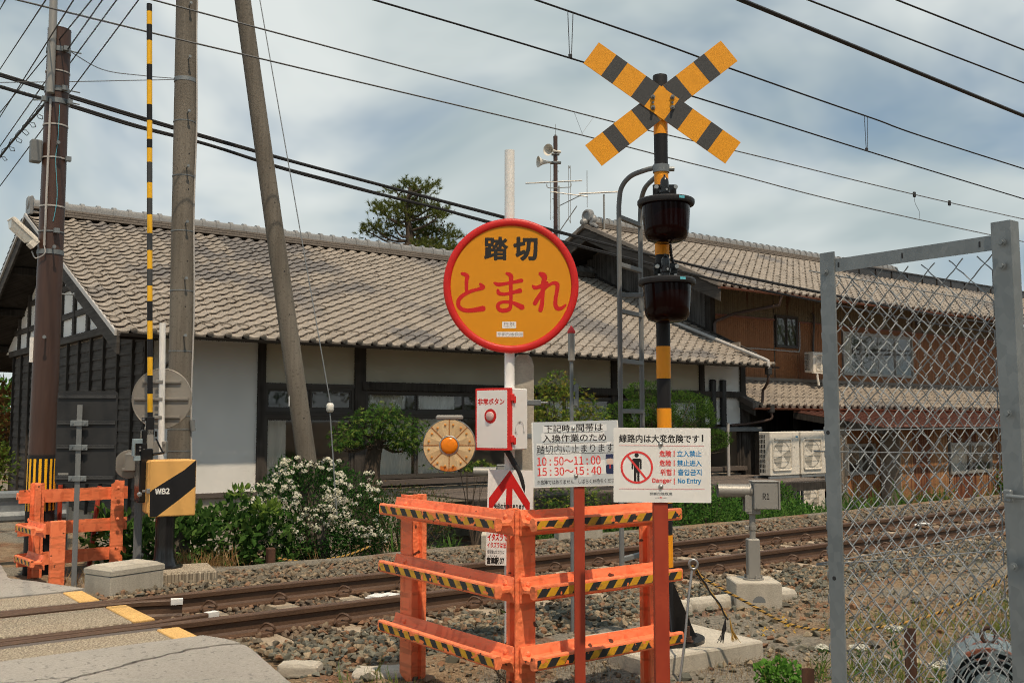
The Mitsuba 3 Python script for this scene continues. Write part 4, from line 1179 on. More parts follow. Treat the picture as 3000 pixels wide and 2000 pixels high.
lettering(s2, 'operator_name', [fit('京都丹後鉄道', X2(591), X2(785), Y2(884), Y2(861), 1, 48), R2(591, 887, 785, 888.2), fit('WILLER', X2(636), X2(676), Y2(914), Y2(905), 0, 40), fit('TRAINS', X2(699), X2(738), Y2(914), Y2(905), 0, 40)], m2, 'm_greypaint', 0.0031)
screw(s2, [(X2(687), Y2(452)), (X2(687), Y2(813))], m2, 0.0075)
angle_post(s2, m2[:3, 3] - np.array([N_CAM[0], N_CAM[1], 0]) * 0.004 + np.array([-0.004, 0.003, 0]), -0.3, 1.29, 0.062, N_CAM)

# ---------------------------------------------------------------- round stop sign, concrete post and what is fixed to it
st = thing('stop_sign', 'large round yellow railway stop sign with red rim on a white pole', 'sign')
RS = 0.405
ms_ = board((3.581, 4.752, 2.172), N_CAM)
part(st, 'disc', lathe([(0, -0.012), (RS - 0.06, -0.012), (RS - 0.05, -0.008), (RS - 0.042, 0.0), (0.25, 0.0), (0, 0.0)][::-1], 72, ms_), 'm_yel', smooth=40)
an = np.linspace(np.pi, 0, 9)
part(st, 'rim', lathe([(RS - 0.0445, -0.008)] + [(RS - 0.022 + 0.0225 * math.cos(t), 0.001 + 0.013 * math.sin(t)) for t in an] + [(RS, -0.014), (RS - 0.04, -0.014)], 72, ms_), 'm_signred', smooth=40)
SR = RS / 693
G = lambda pts: [((x - 857) * SR, (832 - y) * SR, r * SR) for x, y, r in pts]
to = unary_union([brush(G(p)) for p in (
    [(357, 710, 15), (385, 718, 20), (408, 738, 22), (402, 790, 19), (402, 850, 17), (404, 893, 16)],
    [(543, 818, 13), (560, 836, 20), (566, 852, 24), (520, 872, 17), (450, 890, 18), (380, 925, 19), (330, 970, 21), (318, 1025, 21), (345, 1070, 21), (410, 1090, 21), (500, 1082, 24), (569, 1069, 29)])])
ma = unary_union([brush(G(p)) for p in (
    [(815, 708, 15), (842, 720, 21), (858, 742, 23), (856, 800, 20), (857, 900, 19), (857, 965, 18), (855, 1020, 17), (845, 1068, 20), (805, 1088, 22), (755, 1088, 21), (727, 1062, 20), (728, 1025, 18), (765, 1004, 16), (820, 1002, 16), (880, 1012, 19), (935, 1038, 25), (968, 1055, 28)],
    [(690, 806, 12), (725, 822, 20), (790, 815, 17), (870, 800, 17), (930, 788, 20), (962, 782, 21)],
    [(722, 880, 13), (735, 912, 20), (790, 922, 17), (860, 908, 17), (920, 893, 21), (948, 886, 24)])])
re_ = unary_union([brush(G(p)) for p in (
    [(1160, 712, 20), (1187, 728, 30), (1202, 752, 26), (1190, 800, 24), (1184, 870, 23), (1180, 940, 21), (1175, 1010, 21), (1166, 1060, 24), (1158, 1086, 21)],
    [(1084, 838, 13), (1100, 854, 20), (1140, 848, 19), (1190, 826, 22), (1222, 808, 21), (1205, 850, 20), (1165, 915, 20), (1125, 975, 22), (1103, 1015, 22)],
    [(1210, 862, 10), (1245, 830, 14), (1285, 808, 17), (1322, 812, 22), (1334, 840, 22), (1326, 900, 20), (1314, 970, 20), (1312, 1030, 22), (1335, 1070, 22), (1375, 1064, 17), (1400, 1046, 13), (1414, 1032, 10)])])
for g_ in (to, ma, re_):
    lettering(st, 'red_character', [g_], ms_, 'm_signred', 0.0005, 0.001)
Rr = lambda x0, y0, x1, y1: rect((x0 - 857) * SR, (832 - y1) * SR, (x1 - 857) * SR, (832 - y0) * SR)
FT = lambda t, x0, y0, x1, y1, b, px=72: fit(t, (x0 - 857) * SR, (x1 - 857) * SR, (832 - y1) * SR, (832 - y0) * SR, b, px)
for g_ in (FT('踏', 582, 328, 826, 574, 3, 96), FT('切', 882, 328, 1132, 576, 4, 96)):
    lettering(st, 'black_character', [g_], ms_, 'm_ink', 0.0005, 0.001)
part(st, 'sticker', [prism(Rr(766, 1203, 910, 1273), 0.0006, ms_, 0.0005), prism(Rr(711, 1306, 982, 1359), 0.0006, ms_, 0.0005)], 'm_white')
lettering(st, 'sticker_lettering', [FT('丹鉄', 782, 1210, 896, 1248, 0, 48), FT('TANTETSU', 802, 1259, 876, 1267, 0, 30), FT('京都丹後鉄道', 720, 1316, 978, 1350, 0, 48), Rr(784, 1252, 894, 1253.5)], ms_, 'm_greypaint', 0.0012, 0.0005)
pc = np.array([3.606, 4.799])
part(st, 'pole', cyl((pc[0], pc[1], -0.2), (pc[0], pc[1], 3.008), 0.0305, 24), 'm_white', smooth=40)
for y in (-0.18, 0.18):
    part(st, 'bracket', bx((0.0, y, -0.034), (0.09, 0.04, 0.034), ms_, 0.004), 'm_galv')
cpst = thing('concrete_post', 'square grey concrete post with rounded top behind the emergency button box', 'post')
cpm = frame((3.735, 4.836, 0), (0.79799, -0.60267, 0))
part(cpst, 'shaft', [trimesh.convex.convex_hull(np.vstack([np.array([(sx * (0.066 - e), sy * (0.066 - e), z) for sx in (-1, 1) for sy in (-1, 1)] + [(sx * (0.052 - e), sy * 0.066 * k, z) for sx in (-1, 1) for sy in (-1, 1) for k in (0.8,)]) for z, e in ((-0.2, 0), (1.70, 0.0), (1.742, 0.012), (1.765, 0.032))]))], 'm_conc')
for k in range(1): scene[cpst + '__shaft'] = {**scene[cpst + '__shaft'], 'to_world': mi.ScalarTransform4f(cpm)}
for z in (1.475, 1.275):
    part(cpst, 'clamp_band', [bx((0, 0, z), (0.140, 0.140, 0.030), cpm, 0.003), bx((0.085, -0.02, z), (0.05, 0.04, 0.035), cpm, 0.004), cyl((cpm @ [0.09, -0.03, z, 1])[:3], (cpm @ [0.15, -0.03, z, 1])[:3], 0.006, 8)], 'm_galv')
# emergency button box
eb = thing('emergency_button_box', 'white emergency button box with red edged door and hinged side on the concrete post', 'button box')
nb = rot2(N_CAM[:2], -35.0)
mb = board((3.475, 4.772, 1.376), nb)
BWd, BHt, BDp = 0.252, 0.362, 0.165
part(eb, 'casing', bx((0, 0, -BDp / 2), (BWd - 0.004, BHt - 0.004, BDp), mb, 0.006), 'm_white')
part(eb, 'door', prism(rect(-BWd / 2, -BHt / 2, BWd / 2, BHt / 2, 0.004), 0.022, mb, -0.004), 'm_red')
part(eb, 'door_panel', prism(rect(-BWd / 2 + 0.011, -BHt / 2 + 0.013, BWd / 2 - 0.022, BHt / 2 - 0.013, 0.003), 0.003, mb, 0.0165), 'm_white')
SB = BWd / 226.0
Xb = lambda px: (px - 997) * SB
Yb = lambda py: (334 - py) * (BHt / 402.0)
lettering(eb, 'red_lettering', [fit('非常ボタン', Xb(900), Xb(1074), Yb(243), Yb(199), 2), Point(Xb(983), Yb(315)).buffer(0.043)], mb, 'm_signred', 0.0196)
part(eb, 'button', lathe([(0.027, 0.0200), (0.026, 0.029), (0.018, 0.034), (0, 0.036)], 28, mb @ np.array(T().translate([Xb(983), Yb(315), 0]).matrix, float)), mat('m_button', (0.52, 0.36, 0.34), 0.25), smooth=50)
for y in (0.125, -0.115):
    part(eb, 'hinge', [bx((BWd / 2 + 0.006, y, 0.004), (0.014, 0.042, 0.028), mb, 0.003), bx((BWd / 2 + 0.004, y - 0.012, -0.020), (0.012, 0.042, 0.018), mb, 0.003)], 'm_red')
an = np.linspace(0.6, 5.0, 16)
part(eb, 'seal_wire', tube(np.array([(mb @ [BWd / 2 + 0.003, -0.055 - 0.042 * math.cos(t), -0.075 + 0.042 * math.sin(t), 1])[:3] for t in an]), 0.0013, 4), 'm_steel')
part(eb, 'rivet', [lathe([(0.006, 0), (0.004, 0.004), (0, 0.005)], 8, frame((mb @ [BWd / 2, y, z, 1])[:3], mb[:3, 1], mb[:3, 0])) for y, z in ((-0.018, -0.078), (-0.076, -0.035), (-0.076, -0.120))], 'm_steel', kind='stuff')
part(eb, 'cable_conduit', tube(catmull([(mb @ [0.02, -0.18, -0.09, 1])[:3], (mb @ [0.05, -0.24, -0.11, 1])[:3], (mb @ [0.10, -0.36, -0.14, 1])[:3], (mb @ [0.12, -0.6, -0.18, 1])[:3]], 6), 0.017, 10), 'm_black', smooth=50)
# arrow sign below
ar = thing('arrow_sign', 'white plate with big red upward arrow and instructions fixed low on the concrete post', 'sign')
mr = board((3.5755, 4.7575, 0.80), N_CAM) @ np.array(T().rotate([0, 0, 1], -1.6).matrix, float)
aw, ah = 0.134, 0.278
part(ar, 'plate', prism(rect(-aw, -ah, aw, ah, 0.006), 0.003, mr), 'm_white')
SA = 2 * aw / 322.0
Xa = lambda px: (px - 1042) * SA
Ya = lambda py: (395 - py) * SA
arrow = Polygon([(Xa(1036), Ya(62)), (Xa(1183), Ya(290)), (Xa(1183), Ya(372)), (Xa(1057), Ya(190)), (Xa(1057), Ya(420)), (Xa(1013), Ya(420)), (Xa(1013), Ya(190)), (Xa(893), Ya(372)), (Xa(893), Ya(262))])
lettering(ar, 'red_print', [arrow, fit('イタズラで', Xa(890), Xa(1030), Ya(560), Ya(505), 3, 60), fit('イタズラは法', Xa(890), Xa(1022), Ya(610), Ya(567), 2, 60)], mr, 'm_signred', 0.0031)
lettering(ar, 'black_lettering', [fit('矢印の方向にあります', Xa(930), Xa(1145), Ya(338), Ya(300), 3, 60), fit('やじるし', Xa(938), Xa(972), Ya(297), Ya(290), 0, 30), fit('ほうこう', Xa(1000), Xa(1036), Ya(297), Ya(290), 0, 30), fit('使用後はただちに', Xa(890), Xa(1010), Ya(650), Ya(622), 0, 48), fit('宮津駅 07', Xa(890), Xa(1012), Ya(722), Ya(672), 3, 60), fit('みやづ えき', Xa(895), Xa(962), Ya(668), Ya(660), 0, 30)], mr, 'm_ink', 0.0039, 0.0005)
# amber warning lamp on an arm
wl = thing('warning_lamp', 'round amber warning lamp with eight sectors and rusty lower edge left of the button box', 'warning lamp')
mw = board((3.290, 4.972, 1.221), N_CAM)
RL = 0.157
part(wl, 'housing', lathe([(0, -0.07), (RL - 0.01, -0.07), (RL, -0.06), (RL, 0.0), (RL - 0.003, 0.004), (RL - 0.003, 0.0), (RL - 0.004, -0.01), (0, -0.012)], 56, mw), 'm_greypaint', smooth=30)
sec, rib, dots = [], [], []
for k in range(8):
    a0, a1 = k * math.pi / 4, (k + 1) * math.pi / 4
    q = [(0.060 * math.cos(t), 0.060 * math.sin(t)) for t in np.linspace(a0 + 0.022, a1 - 0.022, 5)] + [((RL - 0.005) * math.cos(t), (RL - 0.005) * math.sin(t)) for t in np.linspace(a1 - 0.009, a0 + 0.009, 9)]
    am = (a0 + a1) / 2
    # each sector is a shallow roof: two facets meeting in a crease
    for h0, h1 in ((a0 + 0.012, am), (am, a1 - 0.012)):
        r0, r1 = 0.059, RL - 0.005
        zc = 0.0045
        za, zb = (0.0, zc) if h1 == am else (zc, 0.0)
        n = 4
        ts = np.linspace(h0, h1, n); zs = np.linspace(za, zb, n)
        v = np.vstack([np.stack([r0 * np.cos(ts), r0 * np.sin(ts), zs], 1), np.stack([r1 * np.cos(ts), r1 * np.sin(ts), zs], 1)])
        i = np.arange(n - 1)
        t_ = trimesh.Trimesh(v, np.vstack([np.stack([i, n + i, n + i + 1], 1), np.stack([i, n + i + 1, i + 1], 1)]), process=False)
        t_.apply_transform(mw); sec.append(t_)
    part(wl, 'lens_sector', sec[-2:], 'm_amber')
    rib.append(prism(affinity.rotate(rect(0.058, -0.0022, RL - 0.004, 0.0022), math.degrees(a0), origin=(0, 0)), 0.006, mw, -0.003))
    for dt in (-0.20, 0.20):
        t = lathe([(0.0065, 0.0), (0.0065, 0.006), (0.004, 0.010), (0, 0.0105)], 10)
        t.apply_translation([0.123 * math.cos(am + dt), 0.123 * math.sin(am + dt), 0.001]); t.apply_transform(mw); dots.append(t)
part(wl, 'lens_rib', rib, 'm_amberred2' if 'm_amberred2' in scene else mat('m_amberred2', (0.30, 0.10, 0.015), 0.4), kind='stuff')
part(wl, 'lens_stud', dots, mat('m_amberstud', (0.55, 0.22, 0.035), 0.3), smooth=40, kind='stuff')
part(wl, 'centre_lens', lathe([(0.050, 0.002), (0.046, 0.010), (0.03, 0.016), (0, 0.018)], 36, mw), 'm_amberred', smooth=60)
part(wl, 'lens_ring', lathe([(0.058, -0.002), (0.058, 0.007), (0.053, 0.009), (0.050, 0.004)], 44, mw), 'm_steel', smooth=40)
part(wl, 'visor', bx((0.0, RL + 0.008, -0.03), (0.160, 0.026, 0.075), mw, 0.008), 'm_alu')
part(wl, 'arm', [cyl((mw @ [0, 0.02, -0.07, 1])[:3], (mw @ [0, 0.02, -0.15, 1])[:3], 0.03, 12), cyl((mw @ [0, 0.02, -0.14, 1])[:3], (3.73, 4.86, 1.24), 0.018, 10)], 'm_galv')

# ---------------------------------------------------------------- crossing signal with crossbuck
xs_ = thing('crossing_signal', 'black and yellow banded crossing signal post with striped crossbuck and two dark red lamps', 'crossing signal')
PX, PY = 4.630, 4.523
r_ = 0.0446
part(xs_, 'pole', cyl((PX, PY, 0), (PX, PY, 3.56), r_, 28), 'm_barblack', smooth=40)
part(xs_, 'pole_cap', lathe([(0.047, 3.53), (0.048, 3.60), (0.046, 3.615), (0.02, 3.625), (0, 3.626)], 28, np.array(T().translate([PX, PY, 0]).matrix, float)), 'm_black', smooth=40)
for z0, z1 in ((3.22, 3.42), (2.82, 3.01), (2.43, 2.63), (2.04, 2.23), (1.634, 1.84), (1.25, 1.445), (0.85, 1.05), (0.45, 0.65)):
    part(xs_, 'yellow_band', lathe([(r_ + 0.0003, z0), (r_ + 0.0012, z0 + 0.0005), (r_ + 0.0012, z1 - 0.0005), (r_ + 0.0003, z1)], 36, np.array(T().translate([PX, PY, 0]).matrix, float)), 'm_baryel2' if 'm_baryel2' in scene else mat('m_baryel2', (0.76, 0.285, 0.008), 0.45), smooth=30)
part(xs_, 'base_plate', lathe([(0, -0.022), (0.235, -0.022), (0.235, 0), (0, 0)][::-1], 44, np.array(T().translate([PX, PY, 0.022]).matrix, float)), 'm_blackgloss', smooth=30)
for k in range(4):
    d = rot2(RT[:2], 2 + 90 * k)
    m = np.eye(4); m[:3, 0] = d; m[:3, 1] = (0, 0, 1); m[:3, 2] = np.cross(d, (0, 0, 1)); m[:3, 3] = (PX, PY, 0.022)
    part(xs_, 'gusset', prism(Polygon([(0.042, 0), (0.19, 0), (0.175, 0.025), (0.046, 0.33), (0.042, 0.33)]), 0.009, m, -0.0045), 'm_blackgloss')
    d2 = rot2(RT[:2], 47 - 12 + 90 * k) * 0.185
    part(xs_, 'anchor_bolt', [cyl((PX + d2[0], PY + d2[1], 0.02), (PX + d2[0], PY + d2[1], 0.115), 0.013, 12), cyl((PX + d2[0], PY + d2[1], 0.022), (PX + d2[0], PY + d2[1], 0.028), 0.034, 18), cyl((PX + d2[0], PY + d2[1], 0.028), (PX + d2[0], PY + d2[1], 0.054), 0.025, 6)], 'm_rust')
part(xs_, 'footing', bx((PX + 0.02, PY + 0.03, -0.12), (0.95, 0.75, 0.24), np.array(T().translate([PX, PY, 0]).rotate([0, 0, 1], -4).translate([-PX, -PY, 0]).matrix, float), 0.012), 'm_conc')
mx = board((PX - 0.603 * 0.052, PY - 0.798 * 0.052, 3.415), N_CAM)
LA, WA = 1.125, 0.172
for k, ang, zz in ((0, 38.0, 0.0), (1, -36.0, 0.006)):
    am = affinity.rotate(rect(-LA / 2, -WA / 2, LA / 2, WA / 2), ang, origin=(0, 0))
    arm = part(xs_, 'crossbuck_arm', prism(am, 0.005, mx, zz), mat('m_cross%d' % k, lambda p, n, uv: mix((0.66, 0.270, 0.005), (0.72, 0.305, 0.008), fbm((p.x * 0.8 - p.y * 0.6) * 30, p.z * 90)), 0.5) if k == 0 else 'm_cross0')
    for a, b in ((-0.4215, -0.3315), (-0.1845, -0.078), (0.078, 0.1845), (0.3315, 0.4215)):
        part(arm, 'grey_stripe', prism(affinity.rotate(rect(a, -WA / 2 + 0.0004, b, WA / 2 - 0.0004), ang, origin=(0, 0)), 0.0008, mx, zz + 0.0052), 'm_grip')
part(xs_, 'crossbuck_bolt', [g for x in (-0.058, 0.068) for y in (0.035, -0.035) for g in (cyl((mx @ [x, y, 0.011, 1])[:3], (mx @ [x, y, 0.045, 1])[:3], 0.008, 10), cyl((mx @ [x, y, 0.011, 1])[:3], (mx @ [x, y, 0.024, 1])[:3], 0.015, 6))] + [cyl((mx @ [x, 0, 0.011, 1])[:3], (mx @ [x, 0, 0.018, 1])[:3], 0.008, 10) for x in (-0.058, 0.068)], 'm_greypaint')
part(xs_, 'crossbuck_bracket', [bx((0, y, -0.035), (0.17, 0.035, 0.008), mx) for y in (0.035, -0.035)], 'm_barblack')
# bag-like covers over the two lamps
lc = np.array([PX, PY, 0]) - FH * 0.155 + RT * 0.004
for zt in (2.745, 2.240):
    o = np.array(T().translate([lc[0], lc[1], zt]).matrix, float)
    lamp = part(xs_, 'lamp', lathe([(0.151, -0.006), (0.149, -0.08), (0.143, -0.17), (0.136, -0.215), (0.118, -0.245), (0.08, -0.258), (0, -0.262)], 48, o), 'm_cover', smooth=60)
    part(lamp, 'hood', lathe([(0, 0.03), (0.06, 0.028), (0.14, 0.018), (0.172, 0.012), (0.180, 0.004), (0.180, -0.016), (0.174, -0.026), (0.150, -0.020)], 48, o), 'm_black', smooth=40)
    part(lamp, 'mount', [lathe([(0.028, 0.02), (0.028, 0.05), (0.034, 0.055), (0.034, 0.085), (0.027, 0.088), (0.027, 0.125), (0.022, 0.145), (0.01, 0.157), (0.006, 0.16), (0.006, 0.172), (0, 0.174)], 22, o @ np.array(T().translate([-0.01, 0, 0]).matrix, float)), bx((0, 0.05, 0.085), (0.15, 0.012, 0.075), o @ frame((0, 0, 0), RT), 0.004), bx((0, 0.10, 0.085), (0.07, 0.10, 0.05), o @ frame((0, 0, 0), RT), 0.004)], 'm_blackgloss', smooth=35)
    part(lamp, 'mount_bolt', [cyl(lc + RT * x - FH * 0.0 + [0, 0, zt + 0.09], lc + RT * x - FH * 0.03 + [0, 0, zt + 0.09], 0.013, 12) for x in (-0.062, 0.060)] + [cyl(lc + RT * x - FH * 0.02 + [0, 0, zt + 0.02], lc + RT * x - FH * 0.02 + [0, 0, zt + 0.042], 0.009, 8) for x in (-0.05, 0.05)] + [cyl(lc - FH * 0.03 + [0, 0, zt + 0.07], lc - FH * 0.045 + [0, 0, zt + 0.07], 0.007, 8)], 'm_steel')
    an2 = math.atan2(-FH[1], -FH[0]) + 0.42
    q = np.array([(math.cos(an2 + t) * 0.1806, math.sin(an2 + t) * 0.1806, z) for t in (-0.11, 0.11) for z in (-0.012, 0.004)]) + [lc[0], lc[1], zt]
    part(lamp, 'blue_sticker', trimesh.Trimesh(np.vstack([q, q + [-FH[0] * 0.001, -FH[1] * 0.001, 0]]), np.array([[4, 6, 5], [5, 6, 7], [4, 5, 7], [4, 7, 6]]), process=False), 'm_teal')
part(xs_, 'cable', tube(catmull([(PX + RT[0] * 0.052, PY + RT[1] * 0.052, 2.50), (PX + RT[0] * 0.06, PY + RT[1] * 0.06, 2.42), (PX + RT[0] * 0.074, PY + RT[1] * 0.074, 2.36), (PX + RT[0] * 0.076, PY + RT[1] * 0.076, 2.28), (PX + RT[0] * 0.05, PY + RT[1] * 0.05, 2.22)], 8), [0.011 if k % 2 else 0.008 for k in range(33)], 8), 'm_black')
part(xs_, 'clamp', [lathe([(r_ + 0.001, 3.0 - 0.03), (r_ + 0.009, 3.0 - 0.03), (r_ + 0.009, 3.0 + 0.02), (r_ + 0.001, 3.02)], 28, np.array(T().translate([PX, PY, 0]).matrix, float)), cyl(np.array([PX, PY, 2.995]) + RT * 0.05, np.array([PX, PY, 2.995]) + RT * 0.085, 0.016, 8)], 'm_galv')
# service ladder behind the signal
ld = thing('service_ladder', 'narrow grey steel ladder with curved top hooked to the crossing signal', 'ladder')
LL, LR = np.array([4.545, 4.835]), np.array([4.86, 4.955])
def lrail(q, top):
    d = unit(np.array([PX, PY]) - q)
    h = [(q[0], q[1], 0.40), (q[0], q[1], 1.5), (q[0], q[1], top - 0.20), (q[0] + d[0] * 0.02, q[1] + d[1] * 0.02, top - 0.08), (q[0] + d[0] * 0.09, q[1] + d[1] * 0.09, top - 0.01), (q[0] + d[0] * 0.2, q[1] + d[1] * 0.2, top + 0.015), (PX - d[0] * 0.045, PY - d[1] * 0.045, top + 0.02)]
    return tube(np.vstack([h[:2], catmull(h[2:], 6)]), 0.0165, 10)
for q, top in ((LL, 2.99), (LR, 2.95)):
    part(ld, 'side_rail', lrail(q, top), 'm_greypaint', smooth=50)
for z in (2.72, 2.40, 2.09, 1.76, 1.43, 1.10, 0.77, 0.47):
    a, b = np.array([*LL, z]), np.array([*LR, z])
    m = frame((a + b) / 2, b - a)
    part(ld, 'rung', bx((0, 0, 0), (np.linalg.norm(b - a), 0.03, 0.03), m, 0.003), 'm_greypaint')
part(ld, 'foot_bracket', [bx((0, 0, 0), (0.22, 0.04, 0.03), frame((4.59, 4.70, 0.40), (PX - LL[0], PY - LL[1], 0)), 0.003), bx((0, 0, 0), (0.30, 0.04, 0.03), frame((4.70, 4.78, 2.20), np.array([4.85, 4.60, 0]) - np.array([4.54, 4.83, 0])), 0.003)], 'm_galv')
# thin pole with a reflector tube and red cap
rp = thing('reflector_pole', 'slim pole topped by a pale reflector tube with a pointed red cap', 'pole')
q = (4.68, 5.487)
o = np.array(T().translate([q[0], q[1], 0]).matrix, float)
part(rp, 'pole', cyl((q[0], q[1], -0.15), (q[0], q[1], 1.80), 0.0135, 12), 'm_galv', smooth=40)
part(rp, 'reflector', lathe([(0.016, 1.79), (0.026, 1.80), (0.024, 1.82), (0.024, 2.0), (0.0, 2.0)], 18, o), 'm_alu', smooth=40)
part(rp, 'cap', lathe([(0.028, 1.995), (0.028, 2.012), (0.004, 2.05), (0, 2.05)], 18, o), 'm_inkred', smooth=30)
part(rp, 'clip', [bx((q[0] + 0.02, q[1] - 0.01, z), (0.03, 0.03, 0.05)) for z in (1.6, 1.5)] + [bx((q[0] + 0.04, q[1] - 0.012, 1.55), (0.03, 0.006, 0.17))], 'm_galv')
# ---------------------------------------------------------------- poles and the barrier machine at the far left
up_ = thing('utility_pole', 'dark brown steel utility pole with step bolts and a striped guard near its foot', 'utility pole')
bpx, bpy = 2.225, 10.42
part(up_, 'shaft', cyl((bpx, bpy, -0.3), (bpx + 0.025, bpy + 0.03, 5.235), 0.128, 36, 0.107), 'm_brown', smooth=40)
part(up_, 'top_cap', lathe([(0.108, 5.225), (0.110, 5.24), (0.09, 5.25), (0, 5.252)], 32, np.array(T().translate([bpx + 0.025, bpy + 0.03, 0]).matrix, float)), 'm_brown', smooth=30)
fdir = np.array([-bpx, -bpy, 0]) / math.hypot(bpx, bpy)
lft = np.array([-fdir[1] * -1, fdir[0] * -1, 0]); lft = np.array([fdir[1], -fdir[0], 0])
if lft @ RT > 0: lft = -lft
def on_pole(ang, z, off=0.0):
    """Point on the brown pole's surface, ang degrees from the side that faces the road."""
    r = 0.128 - 0.0038 * z + off
    d = fdir * math.cos(math.radians(ang)) - lft * math.sin(math.radians(ang))
    return np.array([bpx + 0.0045 * z, bpy + 0.0055 * z, z]) + d * r
gz0, gz1 = 0.52, 1.02
part(up_, 'guard_sleeve', cyl((bpx - 0.0005, bpy - 0.0006, -0.1), (bpx + 0.0047, bpy + 0.0058, 1.045), 0.1312, 48, 0.1268), 'm_barblack', smooth=30)
for a in range(-160, 180, 22):
    q = [(on_pole(a + t, z, 0.0055) , ) for t in (-5.5, 0, 5.5) for z in (gz0, 1.01)]
    v = np.array([k[0] for k in q])
    part(up_, 'yellow_bar', trimesh.Trimesh(v, np.array([[0, 2, 3], [0, 3, 1], [2, 4, 5], [2, 5, 3]]), process=False), 'm_baryel')
for z, a in ((3.03, 8), (2.16, -6), (4.05, 8), (1.55, 70), (2.6, 80)):
    d = on_pole(a, z, 0.1) - on_pole(a, z)
    p0, p1 = on_pole(a, z), on_pole(a, z, 0.10)
    part(up_, 'step_bolt', [cyl(p0, p1, 0.008, 10), cyl(p1, p1 + unit(d) * 0.012, 0.017, 12)], 'm_galv')
def band(holder, z, h=0.02, matk='m_galv', off=0.003, parts=True):
    m = np.array(T().translate([bpx + 0.0045 * z, bpy + 0.0055 * z, z]).matrix, float)
    r = 0.128 - 0.0038 * z
    part(holder, 'band', lathe([(r, -h / 2), (r + off + 0.002, -h / 2), (r + off + 0.002, h / 2), (r, h / 2)], 36, m), matk, smooth=20)
for z, h, k in ((5.02, 0.05, 'm_galv'), (4.62, 0.05, 'm_galv'), (4.50, 0.05, 'm_galv'), (4.26, 0.014, 'm_pipe'), (3.93, 0.014, 'm_pipe'), (3.45, 0.014, 'm_pipe'), (3.20, 0.012, 'm_galv'), (3.0, 0.045, 'm_galv'), (4.80, 0.012, 'm_pipe')):
    band(up_, z, h, k)
part(up_, 'band_clamp', [bx(on_pole(a, z, 0.03), (0.05, 0.05, 0.045)) for z, a in ((5.02, 28), (4.62, 28), (4.50, 55), (4.50, -50), (5.02, -30), (4.62, -30), (3.2, 18), (3.93, 60))] + [cyl(on_pole(a, z, 0.02), on_pole(a + b, z, 0.10), 0.007, 8) for z, a, b in ((5.02, 60, 20), (4.62, 60, 20), (4.50, 60, 20), (4.50, -70, -20))], 'm_galv')
part(up_, 'riser_pole', [cyl(on_pole(-22, 4.55, 0.045), on_pole(-22, 4.55, 0.045) + [0.0, 0.02, 1.6], 0.038, 12)], 'm_alu', smooth=40)
part(up_, 'cable_cover', [tube([on_pole(-26, 4.5, 0.012), on_pole(-26, 3.05, 0.012)], 0.011, 6), tube(catmull([on_pole(-26, 3.05, 0.012), on_pole(-20, 2.97, 0.03), on_pole(-60, 2.93, 0.03), on_pole(-80, 3.0, 0.05)], 6), 0.006, 6)], 'm_pipe')
part(up_, 'earth_wire', tube(catmull([on_pole(14, 4.45, 0.006), on_pole(12, 4.1, 0.008), on_pole(6, 3.9, 0.008), on_pole(18, 3.55, 0.010), on_pole(8, 3.32, 0.006), on_pole(4, 3.30, 0.0)], 6), 0.003, 5), 'm_teal')
part(up_, 'number_strip', bx(on_pole(-84, 2.05, 0.004), (0.05, 0.012, 0.24), frame((0, 0, 0), (1, 0, 0)) if False else None), 'm_white')
part(up_, 'junction_box', bx(on_pole(-75, 3.98, 0.06), (0.10, 0.10, 0.22), None, 0.01), 'm_greypaint')
ll = thing('street_light', 'white fluorescent street light tilted on the brown pole', 'street light')
a0, a1 = on_pole(-70, 3.07, 0.05), np.array([1.87, 10.40, 3.245])
d = unit(a1 - a0); m = frame((a0 + a1) / 2 + [0, 0, 0.02], d)
Ln = np.linalg.norm(a1 - a0) + 0.04
part(ll, 'cover', trimesh.convex.convex_hull(np.array([(sx * (Ln / 2 - (0.02 if z > 0.03 else 0)), sy * (0.075 if z < 0.03 else 0.05), z) for sx in (-1, 1) for sy in (-1, 1) for z in (0.0, 0.045, 0.02)])).apply_transform(m), 'm_ac')
part(ll, 'lens', trimesh.convex.convex_hull(np.array([(sx * (Ln / 2 - (0.06 if z < -0.03 else 0.01)), sy * (0.068 if z > -0.03 else 0.04), z) for sx in (-1, 1) for sy in (-1, 1) for z in (-0.003, -0.055)])).apply_transform(m), 'm_porcelain')
part(ll, 'bracket', [bx((0, 0, 0), (0.06, 0.10, 0.09), frame(a0 + fdir * 0.02, d), 0.004)], 'm_ac')

